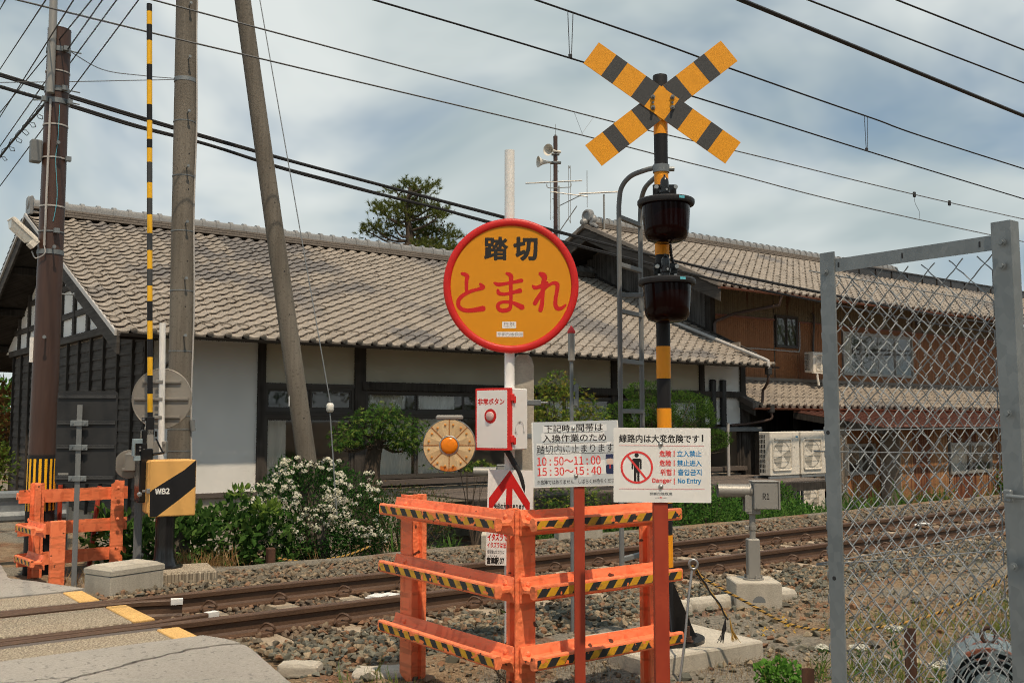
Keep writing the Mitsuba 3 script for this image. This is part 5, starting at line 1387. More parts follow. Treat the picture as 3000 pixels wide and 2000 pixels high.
def conc_pole(name, label, p0, p1, r0, r1, bolt_side, n_bolt, z_first, dz, bands):
    k = thing(name, label, 'utility pole')
    p0, p1 = np.array(p0), np.array(p1)
    part(k, 'shaft', cyl(p0, p1, r0, 40, r1), 'm_pole', smooth=40)
    ax = unit(p1 - p0)
    def at(z):
        t = (z - p0[2]) / (p1[2] - p0[2])
        return p0 + (p1 - p0) * t, r0 + (r1 - r0) * t
    for j in range(n_bolt):
        c, r = at(z_first + j * dz)
        dd = unit(np.array([*(rot2(unit(-c[:2]), bolt_side)[:2]), 0.05]))
        part(k, 'step_bolt', [cyl(c + dd * r * 0.9, c + dd * (r + 0.085), 0.008, 8), cyl(c + dd * (r + 0.085), c + dd * (r + 0.097), 0.016, 10)], 'm_galv')
    for z, h, mk in bands:
        c, r = at(z)
        part(k, 'band', lathe([(r, -h / 2), (r + 0.005, -h / 2), (r + 0.005, h / 2), (r, h / 2)], 36, np.array(T().translate(c.tolist()).matrix, float)), mk, smooth=20)
    c1, rr = at(2.0)
    hole = []
    for z in (1.4, 2.6, 3.1, 3.9, 4.3):
        c, r = at(z)
        dd = rot2(unit(-c[:2]), 18 if z < 3 else 25)
        hole.append(cyl(c + dd * r * 0.98, c + dd * (r + 0.0015), 0.009, 8))
    part(k, 'bolt_hole', hole, 'm_black', kind='stuff')
    return k, at
c1, at1 = conc_pole('concrete_pole', 'weathered grey concrete pole with step bolts and thin wire bands behind the striped boom', (3.665, 10.74, -0.4), (3.690, 11.0, 6.6), 0.128, 0.116, 12, 9, 1.65, 0.62, [(z, 0.010, 'm_galv') for z in (1.05, 1.28, 1.42, 2.12, 2.78, 3.44, 4.06, 4.68)] + [(5.16, 0.045, 'm_galv')])
pp = np.array([at1(z)[0] + RT * (at1(z)[1] + 0.012) - FH * 0.02 + RT * 0.008 * math.sin(z * 3) for z in np.linspace(0.9, 6.6, 40)])
part(c1, 'cable', tube(pp, 0.009, 6), 'm_pipe')
c, r = at1(1.28)
part(c1, 'cable_gland', [cyl(c + RT * (r + 0.02) - FH * 0.04 + [0, 0, 0.1], c + RT * (r + 0.035) - FH * 0.04 + [0, 0, -0.02], 0.028, 10)], 'm_greypaint')
c2, at2 = conc_pole('concrete_pole', 'brownish concrete strut pole leaning to the left in front of the plaster wall', (5.40, 10.83, -0.4), (4.30, 11.01, 6.6), 0.118, 0.092, 12, 0, 1, 1, [])
c, r = at2(1.62)
part(c2, 'number_plate', bx((0, 0, 0), (0.028, 0.004, 0.16), frame(c - RT * r * 0.80 - FH * r * 0.66, RT * 0.6 - FH * 0.8), 0.001), 'm_white')
gw = thing('guy_wire', 'thin steel guy wire with a white porcelain insulator in front of the house', 'guy wire')
part(gw, 'wire', [tube([(4.569 - 0.02, 11.086, 6.6), (5.222, 10.34, 1.58)], 0.006, 6), tube([(5.222, 10.34, 1.46), (5.30, 10.29, 0.3)], 0.007, 6)], 'm_chain')
part(gw, 'insulator', lathe([(0, -0.055), (0.03, -0.05), (0.046, -0.02), (0.040, 0.0), (0.046, 0.02), (0.03, 0.05), (0, 0.055)], 18, np.array(T().translate([5.222, 10.34, 1.52]).matrix, float)), 'm_porcelain', smooth=60)

# rectangular sign seen from behind
sb = thing('road_sign', 'tall dark sign board seen from behind on a grey steel post', 'sign')
nb2 = unit(np.array([-0.52, -0.854, 0])) * -1
mb2 = board((2.385, 9.50, 1.222), -nb2)
part(sb, 'panel', prism(rect(-0.262, -0.415, 0.262, 0.415, 0.03), 0.004, mb2, -0.030), 'm_darkback')
for y in (0.36, 0.125, -0.09, -0.365):
    part(sb, 'stiffener', bx((0.0, y, -0.016), (0.50, 0.022, 0.016), mb2, 0.002), 'm_grip')
    part(sb, 'stiffener_lip', bx((0.0, y + 0.018, -0.018), (0.50, 0.006, 0.022), mb2), 'm_grip')
part(sb, 'post', [bx((-0.05, -0.6, 0.020), (0.045, 1.78, 0.004), mb2), bx((-0.05, -0.6, 0.006), (0.006, 1.78, 0.028), mb2), bx((-0.072, -0.6, 0.010), (0.004, 1.78, 0.02), mb2)], 'm_greypaint')
for y in (0.125, -0.09, -0.365):
    part(sb, 'clamp', [bx((-0.05, y, 0.024), (0.155, 0.05, 0.010), mb2, 0.003), bx((-0.05, y, 0.032), (0.06, 0.05, 0.014), mb2, 0.003)] + [cyl((mb2 @ [-0.05 + x, y, 0.028, 1])[:3], (mb2 @ [-0.05 + x, y, 0.045, 1])[:3], 0.010, 6) for x in (-0.055, 0.055)], 'm_galv')
part(sb, 'maker_label', prism(rect(-0.235, -0.335, -0.145, -0.317), 0.0006, mb2, -0.0255), 'm_alu')
# round sign seen from behind on a white pole
rb = thing('stop_sign', 'round sign seen from behind on a white pole beside the barrier machine', 'sign')
mb3 = board((3.247, 10.10, 1.590), N_CAM)
part(rb, 'disc', lathe([(0, -0.014), (0.29, -0.014), (0.302, -0.008), (0.302, 0.0), (0.296, 0.004), (0.29, 0.0), (0, 0.0)][::-1], 64, mb3), 'm_signback', smooth=30)
for y, w in ((0.165, 0.19), (-0.005, 0.27), (-0.185, 0.19)):
    part(rb, 'stiffener', bx((0, y, 0.012), (2 * w, 0.030, 0.022), mb3, 0.002), 'm_signback')
    part(rb, 'stiffener_lip', bx((0, y, 0.0255), (2 * w, 0.006, 0.005), mb3), 'm_signback')
    part(rb, 'clamp', [bx((0, y, 0.05), (0.10, 0.028, 0.012), mb3, 0.003), bx((0, y, 0.088), (0.075, 0.032, 0.012), mb3, 0.004)], 'm_alu')
wpx = (mb3 @ [0.006, 0, 0.055, 1])[:3]
part(rb, 'pole', cyl((wpx[0] + 0.045 * RT[0], wpx[1] + 0.045 * RT[1], -0.2), (wpx[0], wpx[1], 2.34), 0.0305, 22), 'm_white', smooth=40)
part(rb, 'big_clamp', [bx((0.005, -0.48, 0.052), (0.155, 0.115, 0.06), mb3, 0.004)] + [cyl((mb3 @ [0.005 + x, -0.48 + y, 0.08, 1])[:3], (mb3 @ [0.005 + x, -0.48 + y, 0.092, 1])[:3], 0.010, 8) for x in (-0.055, 0.06) for y in (-0.035, 0.035)], 'm_alu')

# ---------------------------------------------------------------- the boom and its machine
bm_ = thing('crossing_boom', 'raised black and yellow crossing boom on its machine with a striped cabinet', 'crossing boom')
BX, BY = 3.21, 9.48
part(bm_, 'footing', bx((3.23, 9.42, -0.14), (0.62, 0.56, 0.29), np.array(T().translate([3.23, 9.42, 0]).rotate([0, 0, 1], -12).translate([-3.23, -9.42, 0]).matrix, float), 0.02), 'm_deck')
nbx = unit(np.array([-0.12, -0.993, 0]))
mcab = board((3.135, 9.430, 0.745), nbx)
part(bm_, 'pedestal', [lathe([(0.17, 0.0), (0.17, 0.02), (0.12, 0.03), (0.095, 0.10), (0.088, 0.22), (0.088, 0.55), (0, 0.55)], 24, np.array(T().translate([3.135, 9.555, 0.0]).matrix, float)), bx((2.955, 9.66, 0.86), (0.12, 0.16, 0.50), None, 0.01)], 'm_blackgloss', smooth=40)
cab = part(bm_, 'cabinet', bx((0.012, 0.01, -0.14), (0.425, 0.50, 0.26), mcab, 0.02), 'm_boxyel')
part(cab, 'door', [bx((0.018, 0.0, 0.006), (0.418, 0.520, 0.030), mcab, 0.010)], 'm_boxyel')
stripe = Polygon([(-0.185, -0.255), (-0.185, -0.03), (-0.165, -0.01), (0.115, 0.165), (0.222, 0.255), (0.222, 0.01), (0.10, -0.09), (-0.12, -0.255)])
part(cab, 'black_stripe', prism(stripe, 0.0008, mcab, 0.0212), 'm_barblack')
lettering(cab, 'lettering', [fit('WB2', -0.142, -0.012, -0.052, 0.002, 3)], mcab, 'm_white', 0.0222)
part(cab, 'latch', [bx((-0.20, -0.02, 0.010), (0.03, 0.045, 0.03), mcab, 0.003), bx((-0.235, -0.02, -0.0), (0.03, 0.02, 0.02), mcab, 0.003), lathe([(0.022, 0), (0.022, 0.02), (0.012, 0.024), (0, 0.024)], 12, mcab @ np.array(T().translate([-0.27, -0.05, -0.03]).matrix, float))], 'm_steel')
part(bm_, 'drive_arm', [bx((-0.165, 0.40, -0.165), (0.066, 0.30, 0.03), mcab, 0.008), bx((-0.19, 0.43, -0.185), (0.05, 0.28, 0.03), mcab, 0.008)], 'm_stainless')
part(bm_, 'arm_socket', [bx((-0.168, 0.575, -0.18), (0.075, 0.17, 0.06), mcab, 0.006), bx((-0.21, 0.64, -0.18), (0.06, 0.03, 0.03), mcab, 0.004)], 'm_blackgloss')
part(bm_, 'linkage', [cyl((mcab @ [-0.115, 0.46, -0.15, 1])[:3], (mcab @ [-0.055, 0.335, -0.14, 1])[:3], 0.008, 8), cyl((mcab @ [-0.14, 0.31, -0.14, 1])[:3], (mcab @ [-0.04, 0.325, -0.14, 1])[:3], 0.013, 10), bx((-0.115, 0.50, -0.15), (0.018, 0.055, 0.03), mcab, 0.005), bx((-0.215, 0.40, -0.20), (0.05, 0.28, 0.10), mcab, 0.01), bx((-0.245, 0.36, -0.16), (0.10, 0.11, 0.06), mcab, 0.006), bx((-0.235, 0.12, -0.16), (0.05, 0.34, 0.05), mcab, 0.006)], 'm_blackgloss')
part(bm_, 'bracket', [bx((-0.285, 0.435, -0.12), (0.085, 0.045, 0.05), mcab, 0.003), bx((-0.32, 0.36, -0.12), (0.020, 0.13, 0.05), mcab, 0.003), bx((-0.285, 0.275, -0.12), (0.06, 0.045, 0.03), mcab, 0.003)], mat('m_bluegrey', (0.24, 0.31, 0.35), 0.5))
part(bm_, 'bolt', [cyl((mcab @ [x, y, z, 1])[:3], (mcab @ [x, y, z + 0.018, 1])[:3], 0.009, 8) for x, y, z in ((-0.165, 0.275, -0.15), (-0.23, 0.64, -0.165), (-0.26, 0.38, -0.13), (-0.26, 0.35, -0.13))], 'm_steel')
b0, b1 = np.array([3.003, 9.640, 1.10]), np.array([2.905, 9.745, 5.44])
bl = np.linalg.norm(b1 - b0); bd_ = (b1 - b0) / bl
# stripes of the boom read off from its foot to its tip (heights in metres)
stripes = [1.12, 1.45, 1.624, 1.796, 1.971, 2.143, 2.316, 2.506, 2.654, 2.815, 2.996, 3.162, 3.344, 3.504, 3.657, 3.858, 3.996, 4.083, 4.268, 4.427, 4.668, 4.828, 5.067, 5.228, 5.361, 5.437]
for k in range(len(stripes) - 1):
    za, zb = stripes[k], stripes[k + 1]
    A, B = b0 + bd_ * (za - 1.10) / bd_[2], b0 + bd_ * (zb - 1.10) / bd_[2]
    rr = 0.0255 if k % 2 == 0 else 0.025
    part(bm_, 'boom_section', cyl(A, B, rr, 20), ('m_barblack' if k % 2 == 0 else 'm_baryel') if not (k in (8, 10, 12, 14)) else 'm_grip', smooth=40)
# small round disc beside the machine
sd = thing('reflector_disc', 'small grey disc lamp seen from behind left of the barrier machine', 'reflector')
m4 = board((2.885, 9.90, 0.955), N_CAM)
part(sd, 'disc', lathe([(0, -0.03), (0.12, -0.02), (0.135, 0.0), (0.130, 0.006), (0, 0.012)][::-1], 40, m4), 'm_signback', smooth=40)
part(sd, 'housing', [bx((0.03, 0.02, 0.03), (0.10, 0.17, 0.05), m4, 0.01), bx((0.01, -0.05, 0.02), (0.12, 0.03, 0.04), m4, 0.006), bx((0.05, 0.10, 0.02), (0.10, 0.03, 0.04), m4, 0.006)], 'm_stainless')
part(sd, 'stand', [bx((0.12, -0.5, 0.0), (0.045, 1.1, 0.03), m4, 0.004), bx((0.09, -0.5, -0.01), (0.05, 1.0, 0.02), m4, 0.004)], 'm_greypaint')
# concrete trough box
cb = thing('cable_pit', 'pale concrete cable pit with chamfered lid beside the far rail', 'cable pit')
mc = np.array(T().translate([2.60, 9.05, 0]).rotate([0, 0, 1], -20).matrix, float)
mc = frame((2.640, 9.075, 0), np.array([2.921, 8.923, 0]) - np.array([2.483, 8.764, 0]))
part(cb, 'chest', bx((0, 0.0, -0.06), (0.535, 0.36, 0.25), mc, 0.006), 'm_conc')
part(cb, 'lid', trimesh.convex.convex_hull(np.array([(sx * (0.272 - e), sy * (0.186 - e), z) for sx in (-1, 1) for sy in (-1, 1) for z, e in ((0.070, 0), (0.112, 0), (0.140, 0.05))])).apply_transform(mc), 'm_conc')
# road guard rail far left
gr = thing('guard_rail', 'weathered grey corrugated steel guard rail at the left edge of the road', 'guard rail')
W = [(0, 0.155), (0.045, 0.13), (0.05, 0.09), (0.01, 0.05), (0.005, 0), (0.01, -0.05), (0.05, -0.09), (0.045, -0.13), (0, -0.155)]
W2 = W + [(x - 0.006, y) for x, y in W[::-1]]
part(gr, 'beam', sweep([(y_, x_) for x_, y_ in W2][::-1], np.array([(0.6, 11.5, 0.52), (1.7, 11.1, 0.52), (2.6, 11.0, 0.52)]), (-0.2, -1, 0)), 'm_galv', smooth=30)
part(gr, 'post', [cyl((x, y, -0.3), (x, y, 0.55), 0.06, 14) for x, y in ((0.9, 11.52), (2.62, 11.25))], 'm_greypaint', smooth=40)
part(gr, 'reflector_band', [cyl((2.62, 11.25, 0.2), (2.62, 11.25, 0.22), 0.0615, 14)], 'm_baryel')
# ---------------------------------------------------------------- optical obstacle detectors
def detector(p, yaw_dir, label, text, full=True):
    k = thing('obstacle_detector', label, 'detector')
    d = unit(np.array([*yaw_dir, 0]))            # direction of the tube
    s = np.cross((0, 0, 1), d)
    o = np.array([p[0], p[1], 0.0])
    m = np.eye(4); m[:3, 0], m[:3, 1], m[:3, 2], m[:3, 3] = d, s, (0, 0, 1), o
    fm = frame(o, (0.9, 0.42, 0))
    part(k, 'footing', bx((0, 0, p[2] - 0.02), (0.36, 0.36, 0.26), m, 0.008), 'm_conc')
    zt = p[2] + 0.11
    for sgn, ax in ((1, 1), (-1, 0)):
        fr = np.eye(4)
        if ax == 1:
            fr[:3, 0], fr[:3, 1], fr[:3, 2], fr[:3, 3] = d, (0, 0, 1), s, o + s * 0.179 + [0, 0, p[2] - 0.04]
        else:
            fr[:3, 0], fr[:3, 1], fr[:3, 2], fr[:3, 3] = s, (0, 0, 1), -d * -1, o + d * 0.179 + [0, 0, p[2] - 0.04]
        an = np.linspace(0, np.pi, 12)
        half = Polygon([(0.05 * math.cos(t), 0.05 * math.sin(t)) for t in an])
        part(k, 'lifting_pocket', prism(half, 0.0025, fr), 'm_greypaint')
    part(k, 'flange', [lathe([(0, zt), (0.082, zt), (0.082, zt + 0.012), (0, zt + 0.012)], 28, np.array(T().translate([*p[:2], 0]).matrix, float))] + [cyl(o + [0.066 * math.cos(t), 0.066 * math.sin(t), zt + 0.01], o + [0.066 * math.cos(t), 0.066 * math.sin(t), zt + 0.04], 0.008, 6) for t in np.arange(6) * 1.047], 'm_stainless')
    part(k, 'pedestal', bx((0, 0, zt + 0.165), (0.095, 0.095, 0.31), m, 0.006), 'm_stainless')
    part(k, 'pipe', cyl(o + [0, 0, zt + 0.3], o + [0, 0, zt + 0.62], 0.024, 18), 'm_stainless', smooth=40)
    part(k, 'collar', [cyl(o + [0, 0, zt + 0.39], o + [0, 0, zt + 0.42], 0.030, 18), bx((0.0, -0.045, zt + 0.405), (0.03, 0.03, 0.03), m, 0.003), bx((0.05, 0.02, zt + 0.41), (0.03, 0.03, 0.03), m, 0.003)], 'm_stainless', smooth=30)
    part(k, 'yoke', [bx((-0.01, 0, zt + 0.545), (0.10, 0.08, 0.06), m, 0.005), bx((0.02, 0.04, zt + 0.60), (0.09, 0.006, 0.13), m, 0.002), bx((0.02, -0.04, zt + 0.60), (0.09, 0.006, 0.13), m, 0.002)], 'm_stainless')
    zc = zt + 0.69
    part(k, 'housing', bx((-0.095, 0, zc - 0.025), (0.19, 0.16, 0.215), m, 0.005), 'm_greybox' if 'm_greybox' in scene else mat('m_greybox', (0.27, 0.265, 0.25), 0.5, metal=0.2))
    part(k, 'lid', bx((-0.095, 0, zc + 0.0855), (0.205, 0.174, 0.006), m, 0.002), 'm_greybox')
    part(k, 'end_cover', bx((-0.2, 0, zc - 0.025), (0.014, 0.168, 0.225), m, 0.003), 'm_greybox')
    an = np.arange(24) * 2 * np.pi / 24
    tb_ = [(0.058, 0.0), (0.058, 0.02), (0.051, 0.02), (0.051, 0.27), (0.049, 0.27), (0.049, 0.01), (0, 0.01)]
    fr = np.eye(4); fr[:3, 2], fr[:3, 0], fr[:3, 1], fr[:3, 3] = d, s, np.cross(d, s), o + d * 0.004 + [0, 0, zc + 0.010]
    part(k, 'hood_tube', lathe(tb_, 28, fr), 'm_stainless', smooth=40)
    part(k, 'lens', lathe([(0.048, 0.06), (0.03, 0.07), (0, 0.074)], 20, fr), 'm_blackgloss', smooth=40)
    if text:
        fr2 = np.eye(4); side = s if (s @ -FH) > 0 else -s
        fr2[:3, 2] = side; fr2[:3, 1] = (0, 0, 1); fr2[:3, 0] = np.cross((0, 0, 1), side); fr2[:3, 3] = o - d * 0.095 + side * 0.0805 + [0, 0, zc - 0.025]
        lettering(k, 'lettering', [fit(text, -0.028, 0.024, -0.030, 0.020, 1)], fr2, 'm_ink', 0.0)
        part(k, 'rivet', [cyl((fr2 @ [x, y, -0.001, 1])[:3], (fr2 @ [x, y, 0.003, 1])[:3], 0.004, 8) for x in (-0.08, 0.0, 0.08) for y in (-0.09, 0.08)], 'm_steel', kind='stuff')
    return k
td = unit(np.array([6.169 - 6.347, 5.367 - 5.232]))
detector((6.42, 5.31, 0.0), td, 'steel optical detector marked R1 on a concrete block, right of the signs', 'R1')
detector((6.85, 9.35, -0.02), td, 'steel optical detector across the track, its tube left of the arrow sign', '')
bf = thing('concrete_block', 'bare concrete footing block with a semicircular pocket across the track', 'concrete block')
part(bf, 'block', bx((8.3, 9.62, -0.08), (0.55, 0.36, 0.26), np.array(T().translate([8.3, 9.62, 0]).rotate([0, 0, 1], -30).translate([-8.3, -9.62, 0]).matrix, float), 0.008), 'm_conc')
# low concrete kerb stones
kb = thing('kerb_stone', 'row of two worn rounded concrete kerb stones lying before the detector', 'kerb')
K = np.array([5.80, 5.505]), np.array([6.30, 5.10]), np.array([6.88, 5.33])
def kerb(a, b):
    d = b - a; n_ = np.linalg.norm(d)
    b_ = bx((0, 0, 0), (n_ - 0.008, 0.17, 0.17), None, 0.03)
    for _ in range(2): b_ = b_.subdivide()
    b_.vertices += (meshkit.fbm(np.asarray(b_.vertices) * 9 + a[0], 3)[:, None] - 0.5) * 0.012
    b_.apply_transform(frame((*((a + b) / 2), -0.095), (*d, 0)))
    return b_
A, B = np.array([5.83, 5.48]), np.array([6.94, 5.335])
for k in range(2):
    part(kb, 'stone', kerb(A + (B - A) * k / 2, A + (B - A) * (k + 1) / 2), 'm_conc', smooth=50)
part(kb, 'stone', kerb(np.array([5.62, 5.56]), np.array([5.82, 5.42])), 'm_conc', smooth=50)
# slabs lying at the road edge
def lump(c, s, seed, rot=0):
    b_ = bx((0, 0, 0), s, None, min(s) * 0.18)
    for _ in range(3): b_ = b_.subdivide()
    b_.vertices += (meshkit.fbm(np.asarray(b_.vertices) * 11 + seed, 3)[:, None] - 0.5) * np.array([0.05, 0.05, 0.02])
    b_.apply_transform(frame(c, (math.cos(rot), math.sin(rot), 0)))
    return b_
single('stone_slab', lump((2.60, 5.48, -0.07), (0.24, 0.14, 0.08), 1, -0.7), 'm_conc', 'broken tan stone slab lying at the road edge left of the barrier', 'stone slab', smooth=40)
single('stone_slab', lump((2.95, 5.14, -0.10), (0.34, 0.20, 0.10), 4, -0.55), 'm_conc', 'mossy stone slab at the foot of the left barrier post', 'stone slab', smooth=40)
single('round_stone', lump((5.77, 5.72, -0.07), (0.16, 0.11, 0.11), 9, 0.4), mat('m_sandstone', (0.30, 0.20, 0.125), 0.85), 'rounded orange brown stone on the ballast beside the rope end', 'stone', smooth=60)
# ---------------------------------------------------------------- eye rod, rope, stakes
er = thing('eye_rod', 'bent steel rod with an eye at its top holding the striped rope', 'rod')
e0, e1 = np.array([4.214, 4.023, -0.1]), np.array([4.387, 4.080, 0.50])
an = np.linspace(-1.9, 4.2, 22)
eye = np.array([e1 + RT * (0.010 + 0.024 * math.cos(t)) + np.array([0, 0, 0.035 + 0.027 * math.sin(t)]) for t in an])
part(er, 'rod', tube(catmull([e0, e0 + (e1 - e0) * 0.35 + RT * 0.004, e0 + (e1 - e0) * 0.7, e1 - [0, 0, 0.012], eye[0]], 6), 0.0075, 8), 'm_steel', smooth=50)
part(er, 'eye', tube(eye, 0.0085, 8), 'm_steel', smooth=60)


def rope(name, pts, label, r=0.008, n=200, turns=26, tassel=None):
    k = thing(name, label, 'rope')
    c = catmull(pts, 24)
    L = np.concatenate([[0], np.cumsum(np.linalg.norm(np.diff(c, axis=0), axis=1))])
    tt = np.linspace(0, L[-1], n)
    c = np.stack([np.interp(tt, L, c[:, j]) for j in range(3)], 1)
    t = np.gradient(c, axis=0); t /= np.linalg.norm(t, axis=1, keepdims=True)
    e = np.cross(t, [0, 0, 1]); e /= np.linalg.norm(e, axis=1, keepdims=True); g = np.cross(e, t)
    ph = np.linspace(0, turns * 2 * np.pi, n)
    for j, mk in enumerate(('m_ropeyel', 'm_black', 'm_ropeyel')):
        a_ = ph + j * 2 * np.pi / 3
        part(k, 'strand', tube(c + (e * np.cos(a_)[:, None] + g * np.sin(a_)[:, None]) * r * 0.62, r * 0.62, 5), mk, smooth=50)
    return k
rk = rope('rope', [(4.395, 4.085, 0.53), (4.44, 4.09, 0.50), (4.507, 4.115, 0.448), (4.738, 3.941, 0.289), (4.896, 3.821, 0.185), (5.056, 3.701, 0.145), (5.279, 3.532, 0.150), (5.537, 3.337, 0.210), (5.780, 3.153, 0.329), (5.95, 3.02, 0.46)], 'black and yellow striped rope sagging from the eye rod to behind the mesh fence', 0.0072, 420, 46)
rng = np.random.default_rng(11)
fray = []
part(rk, 'loose_end', [tube(catmull([(4.44, 4.09, 0.50), (4.50, 4.07, 0.40), (4.56, 4.03, 0.30), (4.60, 4.0, 0.21)], 6) + RT * 0.004 * np.sin(np.arange(19) * 0.9)[:, None], 0.0055, 6)], 'm_ropeyel')
part(rk, 'loose_end', [tube(catmull([(4.44, 4.09, 0.50), (4.50, 4.07, 0.40), (4.56, 4.03, 0.30), (4.60, 4.0, 0.21)], 6) - RT * 0.004 * np.sin(np.arange(19) * 0.9)[:, None] - FH * 0.003, 0.0055, 6)], 'm_black')
for mk, dx in (('m_black', -0.012), ('m_ropeyel', 0.012)):
    part(rk, 'frayed_end', [tube([(4.60 + RT[0] * dx, 4.0 + RT[1] * dx, 0.22), (4.60 + RT[0] * (dx + rng.normal(dx, 0.008)), 4.0 + RT[1] * (dx + rng.normal(dx, 0.008)), 0.15), (4.60 + RT[0] * (dx * 2 + rng.normal(dx, 0.02)), 4.0 + RT[1] * (dx * 2 + rng.normal(dx, 0.02)), rng.uniform(0.07, 0.11))], 0.0018, 3) for _ in range(22)], mk, kind='stuff')
rope('rope', [(4.45, 9.95, -0.06), (4.7, 9.98, -0.115), (5.0, 10.0, -0.125), (5.3, 10.02, -0.10), (5.6, 10.05, -0.03)], 'short black and yellow rope hanging under the white flowering bush', 0.011, 160, 18)
fp = thing('rope_post', 'rotten brown post holding the short rope by the hedge', 'post')
part(fp, 'post', bx((4.38, 9.98, -0.20), (0.08, 0.08, 0.50), None, 0.01), 'm_rust')
def stake(p, z1, label, yaw=0.0):
    k = thing('steel_stake', label, 'stake')
    m = np.array(T().translate([p[0], p[1], -0.2]).rotate([0, 0, 1], yaw).matrix, float)
    w = 0.062
    part(k, 'angle_iron', prism(Polygon([(-w / 2, 0), (0, w * 0.30), (w / 2, 0), (w / 2 - 0.002, -0.006), (0, w * 0.30 - 0.008), (-w / 2 + 0.002, -0.006)]), z1 + 0.2, m), 'm_rust')
ay = math.degrees(math.atan2(RT[1], RT[0]))
stake((4.082, 3.058), 0.185, 'short rusty angle iron stake at the bottom left of the mesh fence', ay)
stake((4.566, 2.817), 0.353, 'rusty angle iron stake standing behind the mesh among white flowers', ay + 10)
sc_ = thing('concrete_stake', 'small grey concrete stake behind the mesh at the end of the rope', 'post')
part(sc_, 'shaft', bx((6.03, 2.99, 0.22), (0.10, 0.10, 0.75), frame((0, 0, 0), (1, 0, 0)), 0.012), 'm_conc')
# ---------------------------------------------------------------- chain link fence
cf = thing('mesh_fence', 'galvanised chain link fence corner with angle posts at the right edge', 'fence')
FX, FYc = 2.40, 1.72
def galv_post(p, q, w, dpt, nm='post'):
    """Square tube from p to q (leans as they say)."""
    p, q = np.array(p, float), np.array(q, float)
    b_ = []
    for c, z in ((p, 0), (q, 1)):
        for sx in (-1, 1):
            for sy in (-1, 1):
                b_.append(c + np.array([sx * w / 2, sy * dpt / 2, 0]))
    return trimesh.convex.convex_hull(np.array(b_))
pl0, pl1 = (2.412, 1.700, -0.3), (2.400, 1.700, 1.836)
part(cf, 'post', [galv_post((pl0[0], pl0[1], pl0[2]), (pl1[0], pl1[1], pl1[2]), 0.006, 0.046), galv_post((pl0[0] + 0.03, pl0[1] + 0.0235, pl0[2]), (pl1[0] + 0.03, pl1[1] + 0.0235, pl1[2]), 0.05, 0.005)], 'm_galv')
pr0, pr1 = (2.425, 1.196, -0.3), (2.395, 1.203, 1.845)
part(cf, 'post', galv_post((pr0[0] + 0.02, pr0[1], pr0[2]), (pr1[0] + 0.02, pr1[1], pr1[2]), 0.041, 0.048), 'm_galv')
rl = part(cf, 'top_rail', [trimesh.convex.convex_hull(np.array([(2.402 + dx, y, 1.815 + dz) for y in (1.682, 1.2275) for dx in (0, 0.003) for dz in (-0.037, 0.0)])),
                       trimesh.convex.convex_hull(np.array([(2.402 + dx, y, 1.815 + dz) for y in (1.682, 1.2275) for dx in (0, 0.04) for dz in (-0.003, 0.0)]))], 'm_galv')
part(rl, 'slot', [bx((2.4012, y, 1.797), (0.0012, 0.004, 0.014), None) for y in (1.665, 1.47, 1.26)], 'm_black')
for y, z in ((1.705, 1.78), (1.198, 1.792), (1.200, 1.735), (1.200, 1.38), (1.20, 1.02)):
    part(cf, 'bolt', bolts((2.396 if y > 1.5 else 2.388, y, z), (-1, 0, 0), 0.0065, 0.008), 'm_galv')
for y, z in ((1.712, 1.33), (1.705, 0.93)):
    part(cf, 'bolt_hole', cyl((2.4015, y, z), (2.3995 + 0.0065 * (1.836 - z) / 2.1 * 1.9 - 0.0035, y, z), 0.006, 10), 'm_black')
# bolt plate on the near post
part(cf, 'latch', [bx((2.385, 1.205, 1.185), (0.012, 0.020, 0.030), None, 0.003), cyl((2.378, 1.205, 1.185), (2.378, 1.02, 1.178), 0.005, 12)], 'm_galv')


def chainlink(org, u, length, z0, z1, r=0.0017, pitch=0.056, seed=0):
    """Woven wire: each wire zigzags upwards and hooks round its neighbour."""
    rng = np.random.default_rng(seed)
    hgt = pitch * 1.0
    u = unit(np.array([*u, 0])); nrm = np.cross(u, (0, 0, 1))
    n = int(length / (pitch * 0.5)) + 1
    ms = []
    k_per = 4
    z = np.arange(0, (z1 - z0) / hgt * 2 * k_per + 1) / (2 * k_per) * hgt + z0
    for i in range(n):
        ph = np.arange(len(z)) / k_per                      # half periods
        tri = 2 * np.abs((ph / 2 + 0.5 * (i % 2)) % 1 - 0.5)  # 0..1..0
        xx = i * pitch * 0.5 + (tri - 0.5) * pitch * 0.56 + rng.normal(0, 0.0007)
        dep = np.sin(ph * np.pi) * 0.0  + (tri - 0.5) * 0.0065 * (1 if i % 2 else 1)
        near = np.abs(tri - 0.5) * 2
        xx = np.where(near > 0.98, xx, xx)
        pts = np.array(org)[None] + u[None] * xx[:, None] + nrm[None] * dep[:, None]
        pts[:, 2] = z + 0.0012 * np.sin(ph * 7 + i)
        ok = (xx > -0.01) & (xx < length + 0.01)
        if ok.sum() > 4:
            ms.append(tube(pts[ok] if ok.all() else np.clip(pts, -1e9, 1e9)[ok], r, 5, cap=False))
    return ms
part(cf, 'mesh', chainlink((2.412, 1.235, 0), (0, 1), 0.44, -0.05, 1.765, 0.0017, 0.075, 1), 'm_chain', smooth=50, kind='stuff', label='near mesh panel across the fence corner')
part(cf, 'mesh', chainlink((2.545, 1.82, 0), (1, 0.03), 2.9, -0.1, 1.80, 0.0018, 0.070, 2), 'm_chain', smooth=50, kind='stuff', label='mesh panel running away to the right')
tw = []
